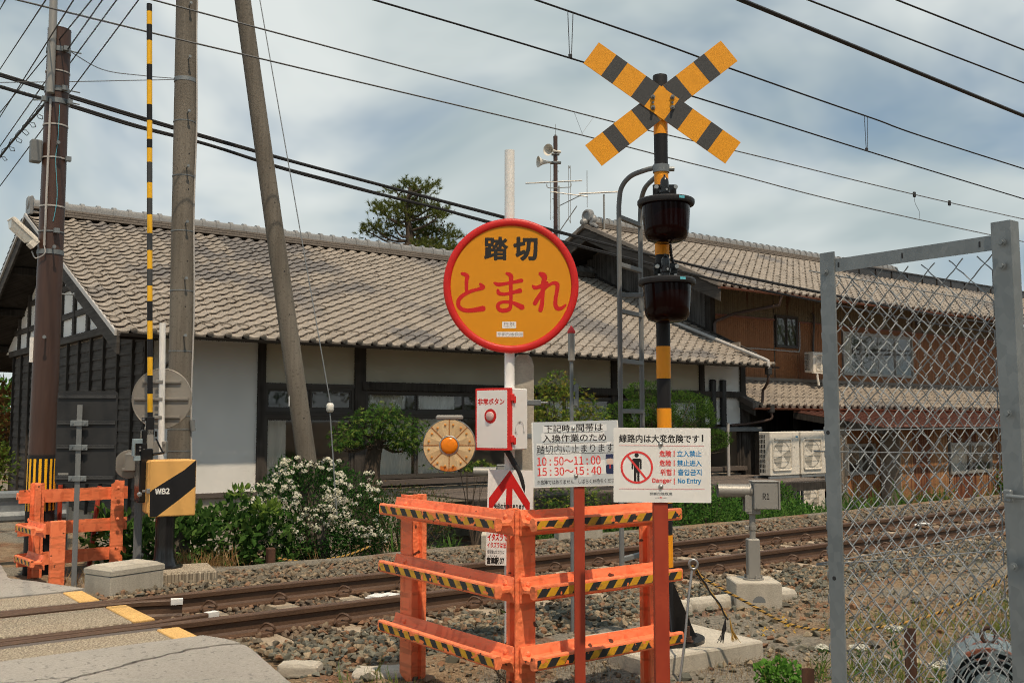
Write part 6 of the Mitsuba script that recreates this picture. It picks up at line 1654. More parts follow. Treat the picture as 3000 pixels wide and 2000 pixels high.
for zl, zr, br_ in ((1.80, 1.80, None), (1.335, 1.375, 0.45), (1.275, 1.235, None), (0.955, 1.03, None), (0.952, 0.865, 0.5)):
    p0, p1 = np.array([2.45, 1.797, zl]), np.array([5.3, 1.882, zr])
    q = np.linspace(0, 1, 12)
    c = p0 + (p1 - p0) * q[:, None]
    c[:, 2] += -0.012 * np.sin(q * np.pi)
    tw.append(tube(c, 0.0022, 5))
part(cf, 'tension_wire', tw, 'm_chain')
# ---------------------------------------------------------------- old electric motor behind the fence
mo = thing('electric_motor', 'old rusty blue grey electric motor with slotted fan cowl lying behind the mesh', 'motor')
mo_c = np.array([4.40, 2.325, 0.185]); axis = unit(np.array([-0.70, -0.71, 0])) * 1.0
axis = unit(-FH * 0.93 - RT * 0.37)
mm = np.eye(4); mm[:3, 2] = axis; mm[:3, 0] = unit(np.cross((0, 0, 1), axis)); mm[:3, 1] = (0, 0, 1); mm[:3, 3] = mo_c
RM = 0.180
face = Point(0, 0).buffer(RM, quad_segs=16)
for k in range(4):
    for r0, r1 in ((0.084, 0.106), (0.114, 0.136), (0.144, 0.165)):
        a0, a1 = math.radians(90 * k + 10), math.radians(90 * k + 80)
        for b0_, b1_ in ((a0, (a0 + a1) / 2 - 0.05), ((a0 + a1) / 2 + 0.05, a1)):
            ts = np.linspace(b0_, b1_, 8)
            sl_ = LineString([((r0 + r1) / 2 * math.cos(t), (r0 + r1) / 2 * math.sin(t)) for t in ts]).buffer((r1 - r0) / 2)
            face = face.difference(sl_)
part(mo, 'fan_cowl', [prism(face, 0.006, mm, 0.0), lathe([(RM, 0.006), (RM + 0.004, 0.0), (RM + 0.004, -0.10), (RM - 0.004, -0.10), (RM - 0.004, 0.0)], 48, mm)], 'm_motor', smooth=30)
part(mo, 'hub', lathe([(0.074, 0.006), (0.072, 0.016), (0.05, 0.020), (0.026, 0.020), (0.024, 0.006), (0, 0.006)], 40, mm), 'm_motor', smooth=30)
part(mo, 'body', [lathe([(RM - 0.012, -0.09), (RM - 0.012, -0.42), (0.1, -0.46), (0, -0.46)], 44, mm)] + [bx((0, 0, 0), (0.024, 0.006, 0.32), mm @ np.array(T().rotate([0, 0, 1], a).translate([RM - 0.016, 0, -0.27]).matrix, float)) for a in range(0, 360, 15)], 'm_motor', smooth=30)
part(mo, 'lifting_eye', tube(np.array([(mm @ [0.03 * math.cos(t), RM + 0.03 + 0.034 * math.sin(t), -0.14, 1])[:3] for t in np.linspace(0, 2 * np.pi, 18)]), 0.009, 8), 'm_rust', smooth=50)
part(mo, 'foot', [bx((x, -RM + 0.0, -0.25), (0.09, 0.06, 0.30), mm, 0.008) for x in (-0.12, 0.12)], 'm_motor')
# ---------------------------------------------------------------- air conditioners
def ac(p, w, h, d, label, name='air_conditioner'):
    k = thing(name, label, 'air conditioner', None)
    x, y, z = p                                    # front bottom left corner; faces -y
    part(k, 'case', bb(x, x + w, y, y + d, z, z + h, 0.012), 'm_ac')
    fx, fz, fr = x + w * 0.38, z + h * 0.47, min(w * 0.30, h * 0.36)
    an = np.arange(36) * 2 * np.pi / 36
    ringm = np.eye(4); ringm[:3, 0], ringm[:3, 1], ringm[:3, 2], ringm[:3, 3] = (1, 0, 0), (0, 0, 1), (0, -1, 0), (fx, y, fz)
    part(k, 'fan_opening', prism(Point(0, 0).buffer(fr), 0.002, ringm, 0.0), mat('m_acfan', (0.30, 0.285, 0.25), 0.6) if 'm_acfan' not in scene else 'm_acfan')
    bl = []
    for q in range(3):
        t0 = q * 2.094 + 0.4
        bl.append(prism(Polygon([(0.02, 0)] + [(fr * 0.9 * math.cos(t), fr * 0.9 * math.sin(t)) for t in np.linspace(t0, t0 + 0.95, 6)] + [(0.03 * math.cos(t0 + 1.6), 0.03 * math.sin(t0 + 1.6))]).convex_hull, 0.003, ringm, 0.003))
    part(k, 'fan', bl, 'm_ac')
    part(k, 'fan_grille', [prism(rect(-fr * 1.06, -fr * 1.12, fr * 1.06, fr * 1.12, 0.05).difference(rect(-fr * 1.02, -fr * 1.08, fr * 1.02, fr * 1.08, 0.045)), 0.03, ringm, 0.002)] + [bx((0, yy, 0.030), (fr * 2.08, 0.005, 0.004), ringm) for yy in np.linspace(-fr * 0.8, fr * 0.8, 5)], 'm_ac')
    part(k, 'side_grille', [bb(x - 0.004, x - 0.001, y + d * 0.45 + j * d * 0.13, y + d * 0.45 + j * d * 0.13 + d * 0.08, z + 0.06 + q * (h - 0.1) / 8, z + 0.06 + (q + 0.78) * (h - 0.1) / 8) for j in range(4) for q in range(8)], 'm_acdark', kind='stuff')
    part(k, 'panel_seam', [bb(x + w * 0.755, x + w * 0.762, y - 0.0015, y, z + 0.02, z + h - 0.02), bb(x + w * 0.762, x + w - 0.01, y - 0.0015, y, z + h * 0.20, z + h * 0.206)], 'm_pipe')
    part(k, 'badge', [bb(x + w * 0.87, x + w * 0.95, y - 0.002, y, z + h * 0.86, z + h * 0.90)], mat('m_acbadge', (0.05, 0.20, 0.36), 0.5) if 'm_acbadge' not in scene else 'm_acbadge')
    part(k, 'handle', [bb(x + w * 0.12, x + w * 0.18, y - 0.002, y, z + h * 0.83, z + h * 0.85), bb(x + w * 0.80, x + w * 0.85, y - 0.002, y, z + h * 0.62, z + h * 0.64)], 'm_acdark')
    return k
ac((17.06, 13.60, 0.23), 0.98, 0.92, 0.30, 'cream air conditioner unit on the upper rack, leftmost beside the shed')
ac((18.10, 13.60, 0.23), 0.98, 0.92, 0.30, 'cream air conditioner unit on the upper rack, partly behind the fence post')
ac((17.20, 13.72, -0.76), 0.90, 0.82, 0.34, 'cream air conditioner unit on the ground under the left rack')
ac((18.18, 13.72, -0.76), 0.90, 0.82, 0.34, 'cream air conditioner unit on the ground under the right rack')
for x, lb in ((17.0, 'grey steel rack carrying the left upper air conditioner'), (18.08, 'grey steel rack carrying the right upper air conditioner')):
    k = thing('steel_rack', lb, 'rack')
    part(k, 'leg', [bb(x + a, x + a + 0.045, y, y + 0.045, GND, 0.17) for a in (0.0, 0.955) for y in (13.58, 13.95)], 'm_chain')
    part(k, 'beam', [bb(x, x + 1.0, y, y + 0.045, 0.172, 0.215) for y in (13.58, 13.95)], 'm_chain')
ac((21.50, 15.72, 2.62), 0.78, 0.52, 0.28, 'small cream air conditioner on the tiled lower roof by the brown wall')
k = thing('ac_stand', 'white sloped roof stand under the small air conditioner', 'stand')
part(k, 'leg', [tube([(21.6 + a, 15.70, 2.60), (21.62 + a, 15.66, 2.28)], 0.03, 8) for a in (0, 0.6)] + [bb(21.45, 22.35, 15.66, 15.74, 2.585, 2.615)], 'm_ac')
# ---------------------------------------------------------------- loudspeaker mast and aerials behind the houses
ma_ = thing('loudspeaker_mast', 'brown steel mast with step pegs rising behind the roofs', 'mast')
MX, MY = 20.26, 24.5
part(ma_, 'shaft', cyl((MX, MY, 0), (MX, MY, 10.55), 0.070, 20), 'm_brown', smooth=40)
part(ma_, 'lightning_rod', [cyl((MX, MY, 10.55), (MX, MY, 10.95), 0.008, 6), cyl((MX, MY, 10.55), (MX, MY, 10.60), 0.03, 10)], 'm_greypaint')
part(ma_, 'step_peg', [cyl((MX, MY, z), np.array([MX, MY, z]) + RT * (0.11 * (-1) ** k), 0.012, 6) for k, z in enumerate(np.arange(7, 10, 0.3))], 'm_greypaint', kind='stuff')
part(ma_, 'bracket', [bx((0, 0, 9.68), (0.36, 0.18, 0.06), frame((MX, MY, 0), RT), 0.01), bx((0, 0, 9.95), (0.26, 0.18, 0.04), frame((MX, MY, 0), RT), 0.01)], 'm_galv')
def horn(p, d, label):
    k = thing('horn_speaker', label, 'loudspeaker')
    z = unit(d)
    m = frame(p, unit(np.cross((0, 0, 1), z)), z)
    m[:3, 2] = z; m[:3, 0] = unit(np.cross((0, 0, 1), z)); m[:3, 1] = np.cross(z, m[:3, 0])
    part(k, 'horn', lathe([(0.40 * r, 0.62 * z) for r, z in [(0.05, -0.1), (0.08, 0.1), (0.13, 0.3), (0.22, 0.5), (0.36, 0.68), (0.46, 0.75), (0.47, 0.75), (0.35, 0.66), (0.2, 0.48), (0.1, 0.25), (0, 0.2)]], 32, m), 'm_ac', smooth=50)
    part(k, 'driver', lathe([(0.45 * r, 0.5 * z) for r, z in [(0, -0.5), (0.08, -0.48), (0.13, -0.38), (0.11, -0.22), (0.05, -0.1)]], 18, m), 'm_ac', smooth=40)
    return k
horn(np.array([MX, MY, 10.02]) - FH * 0.12 + RT * 0.02, -FH * 0.75 - RT * 0.55 + [0, 0, -0.1], 'upper horn loudspeaker on the brown mast, facing the viewer')
horn(np.array([MX, MY, 9.68]) - FH * 0.06 - RT * 0.12, -RT * 0.95 - FH * 0.3 + [0, 0, -0.05], 'lower horn loudspeaker on the brown mast, facing left')
def aerial(name, label, base, mast_h, booms):
    k = thing(name, label, 'aerial')
    base = np.array(base)
    part(k, 'mast', cyl(base, base + [0, 0, mast_h], 0.025, 8), 'm_alu')
    for zc, L, n, el, off, vert in booms:
        c = base + [0, 0, zc]
        a, b = c - RT * (L * (0.5 + off)), c + RT * (L * (0.5 - off))
        b = b + np.array([0, 0, 0.05 * L])
        part(k, 'boom', [cyl(a, b, 0.02, 6)], 'm_alu')
        ms = []
        for t in np.linspace(0.02, 0.98, n):
            q = a + (b - a) * t
            v = np.array([0, 0, el]) if vert else FH * el + np.array([0, 0, 0.03])
            ms.append(cyl(q - v, q + v, 0.011, 5))
        part(k, 'element', ms, 'm_alu', kind='stuff')
    return k
aerial('tv_aerial', 'long television aerial on a thin mast beside the brown mast', (19.86, 23.85, 5.0), 3.74, [(3.82, 1.78, 15, 0.07, 0.09, False)])
part('tv_aerial', 'carrier', [tube(catmull([(19.55, 24.08, 8.80), (19.57, 24.06, 8.69), (19.7, 23.97, 8.67), (19.86, 23.85, 8.68), (20.02, 23.73, 8.69), (20.15, 23.63, 8.71), (20.17, 23.62, 8.82)], 4), 0.014, 6)], 'm_alu')
k = thing('dipole_aerial', 'vertical dipole aerial with folded loop fixed to the brown mast', 'aerial')
part(k, 'boom', [tube([(19.65, 24.01, 8.55), (20.58, 23.30, 8.40)], 0.018, 6)], 'm_alu')
part(k, 'element', [tube([(x, y, a), (x, y, b)], 0.010, 5) for x, y, a, b in ((19.65, 24.006, 7.65, 9.45), (20.565, 23.316, 8.06, 9.23))] + [tube(catmull([(20.10, 23.67, 7.68), (20.10, 23.67, 9.26), (20.125, 23.648, 9.30), (20.15, 23.63, 9.26), (20.15, 23.63, 7.68), (20.125, 23.648, 7.64), (20.10, 23.67, 7.68)], 6), 0.010, 5)], 'm_alu')
part(k, 'strut', [tube([(20.1, 24.2, 7.3), (20.3, 23.5, 8.1)], 0.016, 5), tube([(20.0, 24.0, 8.15), (20.4, 23.4, 8.44)], 0.016, 5)], 'm_alu')
aerial('tv_aerial', 'short television aerial on the gable of the taller house', (17.60, 19.29, 6.15), 1.17, [(1.19, 1.10, 9, 0.06, 0.10, False)])
# ---------------------------------------------------------------- plants
def leafset(c, d, nrm, L, W, kind='leaf'):
    """Leaves at c pointing along d with face normal nrm (all (n,3)); sizes (n,). Returns vertices, faces, vertices per leaf."""
    n = len(c)
    d = d / (np.linalg.norm(d, axis=1, keepdims=True) + 1e-9)
    s = np.cross(d, nrm); s /= np.linalg.norm(s, axis=1, keepdims=True) + 1e-9
    u = np.cross(s, d)
    if kind == 'leaf':        # pointed oval folded along its midrib
        t = np.array([(0, 0, 0), (0.35, 0.5, 0.10), (0.72, 0.36, 0.06), (1, 0, -0.06), (0.72, -0.36, 0.06), (0.35, -0.5, 0.10), (0.5, 0, 0)])
        f = np.array([(0, 6, 1), (1, 6, 2), (2, 6, 3), (3, 6, 4), (4, 6, 5), (5, 6, 0)])
    elif kind == 'small':
        t = np.array([(0, 0, 0), (0.5, 0.42, 0.06), (1, 0, 0), (0.5, -0.42, 0.06)])
        f = np.array([(0, 1, 2), (0, 2, 3)])
    elif kind == 'maple':     # five pointed lobes
        P = [(0, 0.0, 0)]
        for a, r in ((-105, 0.42), (-75, 0.20), (-52, 0.80), (-26, 0.28), (0, 1.0), (26, 0.28), (52, 0.80), (75, 0.20), (105, 0.42)):
            P.append((r * math.cos(math.radians(a)), r * math.sin(math.radians(a)), -0.10 * r))
        t = np.array(P)
        f = np.array([(0, k, k + 1) for k in range(1, 9)])
    elif kind == 'blade':     # grass blade, bending over
        t = np.array([(0, 0.5, 0), (0, -0.5, 0), (0.5, 0.40, 0.03), (0.5, -0.40, 0.03), (0.85, 0.2, -0.06), (0.85, -0.2, -0.06), (1.0, 0, -0.16)])
        f = np.array([(0, 1, 3), (0, 3, 2), (2, 3, 5), (2, 5, 4), (4, 5, 6)])
    elif kind == 'needle':
        t = np.array([(0, 0.5, 0), (0, -0.5, 0), (1, 0, 0)])
        f = np.array([(0, 1, 2)])
    elif kind == 'floret':    # five petals round a dished centre
        P = [(0.0, 0.0, -0.1)]
        for k in range(10):
            a = k * math.pi / 5
            r = 0.55 if k % 2 == 0 else 0.24
            P.append((r * math.cos(a), r * math.sin(a), 0.12 if k % 2 == 0 else 0.0))
        t = np.array(P)
        f = np.array([(0, k, k % 10 + 1) for k in range(1, 11)])
    v = c[:, None] + d[:, None] * (t[:, 0] * 1.0)[None, :, None] * L[:, None, None] + s[:, None] * t[:, 1][None, :, None] * (L if kind in ('maple', 'floret') else W)[:, None, None] + u[:, None] * t[:, 2][None, :, None] * L[:, None, None]
    fs = (f[None] + (np.arange(n) * len(t))[:, None, None]).reshape(-1, 3)
    return v.reshape(-1, 3), fs, len(t)


def foliage(parent, name, sets, matk='m_leaf'):
    V, Fc, C, off = [], [], [], 0
    for v, f, k, col in sets:
        V.append(v); Fc.append(f + off); C.append(np.repeat(col, k, 0)); off += len(v)
    m = trimesh.Trimesh(np.vstack(V), np.vstack(Fc), process=False)
    if parent is None:
        return m, np.vstack(C)
    return part(parent, name, m, matk, color=np.vstack(C), kind='stuff')


def shade_cols(rng, n, cols, var=0.22):
    cols = np.array(cols)
    return np.clip(cols[rng.integers(0, len(cols), n)] * rng.uniform(1 - var, 1 + var, (n, 1)), 0, 1)


def cloud_points(rng, n, blobs, shell=0.35):
    """Points in the outer shell of a union of ellipsoids [(cx,cy,cz,rx,ry,rz)], with their outward directions."""
    B = np.array(blobs, float)
    w = (B[:, 3] * B[:, 4] + B[:, 3] * B[:, 5] + B[:, 4] * B[:, 5]); w /= w.sum()
    which = rng.choice(len(B), n * 3, p=w)
    d = rng.normal(size=(n * 3, 3)); d /= np.linalg.norm(d, axis=1, keepdims=True)
    rr = 1 - shell * rng.random(n * 3) ** 1.6
    rr *= 0.82 + 0.36 * meshkit.noise(d * 3.2 + which[:, None] * 7.3)
    p = B[which, :3] + d * B[which, 3:] * rr[:, None]
    deep = np.zeros(len(p))
    for k in range(len(B)):
        q = np.linalg.norm((p - B[k, :3]) / B[k, 3:], axis=1)
        deep = np.maximum(deep, np.where(which == k, 0, np.clip(1 - q, 0, 1)))
    keep = deep < 0.35
    return p[keep][:n], d[keep][:n]


def twigs(rng, base, blobs, n, r=0.012):
    ms = []
    B = np.array(blobs)
    for k in range(n):
        b = B[rng.integers(0, len(B))]
        e = b[:3] + rng.normal(0, 0.45, 3) * b[3:]
        m = (np.array(base) + e) / 2 + rng.normal(0, 0.06, 3) + [0, 0, -0.08]
        q = catmull([base, m, e], 5)
        ms.append(tube(q, np.linspace(r * rng.uniform(0.8, 1.6), r * 0.25, len(q)), 5))
    return ms


def bush(name, label, cat, base, blobs, n, L, cols, kind='leaf', seed=0, ratio=0.5, up=0.3, shell=0.5, ntwig=16, extra=None, twig_r=0.012, droop=0.0):
    rng = np.random.default_rng(seed)
    k = thing(name, label, cat)
    p, d = cloud_points(rng, n, blobs, shell)
    m = len(p)
    dirn = d * 0.8 + rng.normal(0, 0.6, (m, 3)) + [0, 0, up - droop]
    nrm = d * 0.5 + rng.normal(0, 0.45, (m, 3)) + [0, 0, 0.9]
    ln = L * rng.uniform(0.65, 1.3, m)
    sets = [(*leafset(p, dirn, nrm, ln, ln * ratio, kind), shade_cols(rng, m, cols))]
    if extra:
        sets += extra(rng, p, d)
    part(k, 'stem', twigs(rng, base, blobs, ntwig, twig_r), 'm_bark')
    foliage(k, 'leaves', sets)
    return k


DARKG = [(0.030, 0.085, 0.022), (0.045, 0.11, 0.028), (0.022, 0.065, 0.02), (0.06, 0.14, 0.035)]
# broad leaved hedge beside the machine
hb = [(3.55, 10.5, 0.05, 0.55, 0.42, 0.34), (4.1, 10.55, 0.10, 0.5, 0.42, 0.34), (4.5, 10.45, 0.02, 0.42, 0.4, 0.36), (3.25, 10.5, 0.02, 0.36, 0.4, 0.32), (4.20, 10.5, 0.42, 0.12, 0.12, 0.20), (2.95, 10.6, 0.18, 0.25, 0.3, 0.30), (3.75, 10.45, 0.28, 0.22, 0.22, 0.16)]
def hedge_extra(rng, p, d):
    q, e = cloud_points(rng, 90, [(4.42, 10.2, 0.42, 0.12, 0.10, 0.10), (4.2, 10.4, 0.60, 0.08, 0.08, 0.10)], 0.9)
    ln = 0.085 * rng.uniform(0.7, 1.2, len(q))
    return [(*leafset(q, e + [0, 0, 0.6], e + rng.normal(0, 0.4, e.shape), ln, ln * 0.5), shade_cols(rng, len(q), [(0.17, 0.26, 0.05), (0.13, 0.22, 0.045)]))]
bush('hedge_shrub', 'dense dark green broad leaved shrub between the striped cabinet and the white flowering bush', 'shrub', (3.9, 10.5, -0.2), hb, 2800, 0.098, [(0.055, 0.125, 0.028), (0.080, 0.165, 0.040), (0.038, 0.088, 0.024), (0.115, 0.205, 0.052)], 'leaf', 1, 0.5, 0.45, 0.55, 34, hedge_extra)
# white flowering bush
wb = [(5.1, 10.75, 0.42, 0.55, 0.5, 0.42), (4.75, 10.7, 0.30, 0.42, 0.45, 0.42), (5.6, 10.75, 0.34, 0.5, 0.5, 0.46), (5.2, 10.6, 0.08, 0.65, 0.45, 0.38), (5.85, 10.7, 0.12, 0.4, 0.42, 0.42), (5.0, 10.85, 0.75, 0.25, 0.25, 0.2), (5.45, 10.8, 0.70, 0.3, 0.28, 0.2)]
def white_flowers(rng, p, d):
    cand = p[(d @ np.array([-0.4, -0.9, 0.55]) > 0.25) & (p[:, 2] > -0.06)]
    d1 = meshkit.fbm(cand * 3.0 + 4, 2)
    cand = cand[d1 > 0.44]
    cand = cand[rng.permutation(len(cand))[:300]]
    q, nn = [], []
    for c in cand:
        k = rng.integers(9, 22)
        e = rng.normal(size=(k, 3)); e /= np.linalg.norm(e, axis=1, keepdims=True)
        q.append(c + np.array([-0.025, -0.055, 0.03]) + e * rng.uniform(0.014, 0.034, (k, 1)) * [1.2, 1, 0.75]); nn.append(e + np.array([-0.1, -0.4, 0.5]))
    q, nn = np.vstack(q), np.vstack(nn)
    m = len(q)
    dd = np.cross(nn, rng.normal(size=(m, 3)))
    col = shade_cols(rng, m, [(0.80, 0.78, 0.66), (0.86, 0.85, 0.76), (0.74, 0.71, 0.55)], 0.06)
    return [(*leafset(q, dd, nn, 0.027 * rng.uniform(0.7, 1.25, m), 0.02 * np.ones(m), 'floret'), col)]
bush('flowering_bush', 'rounded dark bush covered with clusters of small white flowers', 'bush', (5.25, 10.8, -0.4), wb, 11000, 0.044, [(0.028, 0.075, 0.020), (0.040, 0.105, 0.026), (0.020, 0.055, 0.016), (0.06, 0.13, 0.035)], 'leaf', 2, 0.42, 0.3, 0.6, 40, white_flowers)
bush('small_leaved_bush', 'dull green small leaved bush behind the left end of the orange barrier', 'bush', (6.6, 11.1, -0.4), [(6.5, 11.1, 0.22, 0.55, 0.4, 0.36), (6.95, 11.15, 0.16, 0.5, 0.4, 0.36), (6.15, 11.0, 0.1, 0.4, 0.4, 0.4), (6.4, 10.9, -0.2, 0.5, 0.35, 0.3), (7.3, 11.2, 0.12, 0.3, 0.3, 0.2)], 5200, 0.034, [(0.055, 0.085, 0.026), (0.075, 0.105, 0.032), (0.04, 0.07, 0.022), (0.14, 0.085, 0.04)], 'small', 3, 0.5, 0.4, 0.5, 26)
# garden maple shaped like an umbrella, and a second one with yellow tips
MAP1 = [(0.062, 0.128, 0.026), (0.095, 0.170, 0.034), (0.042, 0.095, 0.022), (0.15, 0.20, 0.045), (0.030, 0.07, 0.018)]
bush('garden_maple', 'small umbrella shaped green maple with dark trunk before the curtained windows', 'tree', (6.78, 12.04, 1.08), [(6.80, 12.0, 1.34, 0.52, 0.45, 0.22), (6.45, 12.0, 1.20, 0.38, 0.35, 0.16), (7.2, 12.0, 1.22, 0.40, 0.38, 0.20), (6.8, 11.9, 1.48, 0.28, 0.28, 0.14), (7.25, 11.95, 1.02, 0.20, 0.22, 0.14), (6.3, 11.95, 1.12, 0.22, 0.25, 0.10), (6.55, 11.9, 1.42, 0.2, 0.2, 0.1), (7.0, 11.8, 1.12, 0.3, 0.2, 0.12), (6.15, 11.9, 1.05, 0.14, 0.14, 0.07)], 1750, 0.066, MAP1, 'maple', 4, 0.9, -0.1, 0.85, 26, None, 0.014, 0.25)
part('garden_maple', 'trunk', tube(catmull([(6.74, 12.08, -0.6), (6.76, 12.08, 0.2), (6.72, 12.06, 0.7), (6.80, 12.03, 1.2)], 6), np.linspace(0.17, 0.09, 19), 12), 'm_bark', smooth=50)
MAP2 = [(0.16, 0.22, 0.035), (0.22, 0.25, 0.045), (0.09, 0.16, 0.03), (0.24, 0.19, 0.04), (0.06, 0.11, 0.025)]
bush('garden_maple', 'yellow green maple behind the reflector pole and timetable notice', 'tree', (10.5, 12.6, 0.3), [(10.45, 12.5, 1.62, 0.62, 0.5, 0.42), (10.2, 12.5, 1.25, 0.6, 0.5, 0.4), (10.9, 12.5, 1.3, 0.5, 0.5, 0.36), (10.35, 12.5, 1.95, 0.35, 0.3, 0.22), (10.5, 12.4, 0.85, 0.6, 0.4, 0.3)], 3000, 0.066, MAP2, 'maple', 5, 0.9, 0.1, 0.55, 30, None, 0.014)
bush('low_maple', 'low green maple branches under the button box by the veranda', 'bush', (8.3, 11.9, -0.5), [(8.0, 11.9, 0.75, 0.5, 0.35, 0.10), (8.45, 11.95, 0.70, 0.35, 0.3, 0.10), (9.9, 11.8, 0.2, 0.6, 0.4, 0.32), (10.4, 11.9, 0.05, 0.5, 0.4, 0.3)], 1300, 0.05, MAP1 + MAP2[:2], 'maple', 6, 0.9, 0.0, 0.6, 12)
# cloud pruned garden pine
NIW = [(0.050, 0.105, 0.020), (0.072, 0.135, 0.026), (0.032, 0.078, 0.016), (0.10, 0.17, 0.032)]
nb_ = [(12.7, 12.8, 1.88, 0.42, 0.4, 0.19), (12.2, 12.8, 1.50, 0.5, 0.45, 0.20), (12.75, 12.7, 1.55, 0.4, 0.4, 0.22), (13.6, 12.8, 1.60, 0.62, 0.5, 0.30), (13.9, 12.8, 1.40, 0.42, 0.4, 0.22), (14.25, 12.75, 1.02, 0.42, 0.36, 0.20), (12.35, 12.8, 1.12, 0.42, 0.36, 0.16), (13.1, 12.8, 1.35, 0.4, 0.3, 0.15)]
bush('pruned_tree', 'cloud pruned garden tree with clipped green pads behind the signal post', 'tree', (13.0, 12.85, 0.6), nb_, 20000, 0.040, NIW, 'small', 7, 0.42, 0.6, 0.24, 40, None, 0.018)
part('pruned_tree', 'trunk', tube(catmull([(12.95, 12.9, -0.7), (13.05, 12.9, 0.2), (12.8, 12.85, 0.7), (13.1, 12.85, 1.15), (12.8, 12.85, 1.6)], 6), np.linspace(0.11, 0.05, 25), 10), 'm_bark', smooth=50)
# low shrubs and weeds along the far side
LG = [(0.075, 0.175, 0.035), (0.105, 0.215, 0.042), (0.05, 0.13, 0.03)]
bush('low_shrub', 'fresh green low shrub before the dark veranda, right of the white notice', 'shrub', (11.4, 10.4, -0.6), [(11.3, 10.5, 0.12, 0.5, 0.35, 0.30), (11.9, 10.55, 0.05, 0.45, 0.35, 0.32), (10.9, 10.5, -0.1, 0.4, 0.3, 0.3), (12.4, 10.6, -0.08, 0.4, 0.3, 0.25)], 3400, 0.045, LG, 'leaf', 8, 0.5, 0.4, 0.6, 20)
bush('low_shrub', 'broad spreading fresh green weeds below the steel detector marked R1', 'shrub', (13.4, 11.2, -0.7), [(13.0, 11.0, -0.22, 0.55, 0.35, 0.22), (13.9, 11.2, -0.25, 0.6, 0.35, 0.26), (14.8, 11.5, -0.3, 0.6, 0.35, 0.25), (12.2, 10.8, -0.2, 0.5, 0.3, 0.2), (15.6, 11.7, -0.4, 0.5, 0.35, 0.22)], 3600, 0.06, LG, 'leaf', 18, 0.55, 0.5, 0.6, 20)
bush('leafy_shrub', 'upright leafy green shrub in front of the lower air conditioners', 'shrub', (15.8, 12.3, -0.8), [(15.95, 12.4, -0.25, 0.30, 0.3, 0.36), (16.2, 12.4, -0.45, 0.42, 0.35, 0.3), (15.85, 12.4, 0.0, 0.15, 0.15, 0.2)], 1700, 0.06, LG, 'leaf', 9, 0.45, 0.4, 0.6, 14)


def weeds(name, label, area, n, hgt, cols, seed, kind='blade', wid=0.10, z0=None, stalk=False):
    rng = np.random.default_rng(seed)
    P = []
    for x0, x1, y0, y1, wgt in area:
        m = int(n * wgt)
        P.append(np.stack([rng.uniform(x0, x1, m), rng.uniform(y0, y1, m)], 1))
    p = np.vstack(P)
    d = meshkit.fbm(np.stack([p[:, 0] * 2.1, p[:, 1] * 2.1, p[:, 0] * 0 + seed], -1), 3)
    p = p[d > 0.43]
    m = len(p)
    z = height(p[:, 0], p[:, 1]) if z0 is None else np.full(m, z0)
    c = np.stack([p[:, 0], p[:, 1], z], 1)
    ln = hgt * rng.uniform(0.4, 1.25, m) * (0.55 + 0.9 * meshkit.noise(np.stack([p[:, 0] * 3, p[:, 1] * 3, p[:, 0] * 0], -1)))
    lean = rng.normal(0, 0.35, (m, 3)); lean[:, 2] = 1
    nrm = rng.normal(size=(m, 3)); nrm[:, 2] *= 0.2
    sets = [(*leafset(c, lean, nrm, ln, ln * wid, 'blade'), shade_cols(rng, m, cols))]
    if stalk:
        idx = rng.permutation(m)[: m // 2]
        rep = np.repeat(idx, 9)
        t = rng.uniform(0.25, 1.0, len(rep))
        q = c[rep] + (lean[rep] / np.linalg.norm(lean[rep], axis=1, keepdims=True)) * (ln[rep] * t)[:, None]
        dd = rng.normal(size=(len(rep), 3)); dd[:, 2] = 0.4
        l2 = 0.05 * rng.uniform(0.6, 1.3, len(rep))
        sets.append((*leafset(q, dd, np.tile([0, 0, 1.0], (len(rep), 1)) + rng.normal(0, 0.3, (len(rep), 3)), l2, l2 * 0.35, 'small'), shade_cols(rng, len(rep), cols)))
    mesh, col = foliage(None, None, sets)
    return single(name, mesh, 'm_leaf', label, None, kind='stuff', color=col)


weeds('weed_strip', 'bright green weeds growing along the far edge of the ballast', [(5.9, 9.8, 10.15, 10.75, 0.5), (9.8, 18, 10.2, 11.5, 0.5)], 4200, 0.36, [(0.085, 0.17, 0.038), (0.115, 0.21, 0.048), (0.06, 0.125, 0.034)], 31, wid=0.06, stalk=True)
weeds('weed_strip', 'tufts of tall grass and weeds before the rusty shed', [(16.2, 18.6, 11.9, 12.6, 0.6), (19.5, 28, 12.3, 12.9, 0.4)], 1600, 0.42, [(0.08, 0.17, 0.04), (0.11, 0.20, 0.05), (0.06, 0.12, 0.035)], 32, wid=0.05, stalk=True)
weeds('dry_grass', 'short straw coloured dead grass scattered over the soil around the barrier', [(2.5, 5.2, 2.6, 4.9, 0.5), (4.5, 9.0, 2.4, 5.2, 0.5)], 15000, 0.045, [(0.36, 0.26, 0.14), (0.29, 0.19, 0.10), (0.22, 0.13, 0.075), (0.42, 0.32, 0.19)], 33, wid=0.045)
weeds('dry_grass', 'brown dead grass at the foot of the hedge and the concrete footing', [(3.2, 4.9, 9.75, 10.2, 1.0), (2.3, 3.0, 9.4, 9.9, 0.4)], 900, 0.16, [(0.36, 0.25, 0.12), (0.28, 0.16, 0.07)], 34, wid=0.04)
weeds('green_weeds', 'patchy green weeds and grass behind the mesh fence', [(4.4, 9.0, 2.0, 3.7, 1.0), (5.9, 9.0, 2.9, 4.4, 0.5), (2.35, 2.9, 4.6, 5.3, 0.03)], 6500, 0.11, [(0.11, 0.17, 0.035), (0.15, 0.20, 0.045), (0.20, 0.21, 0.06)], 35, wid=0.05, stalk=False)
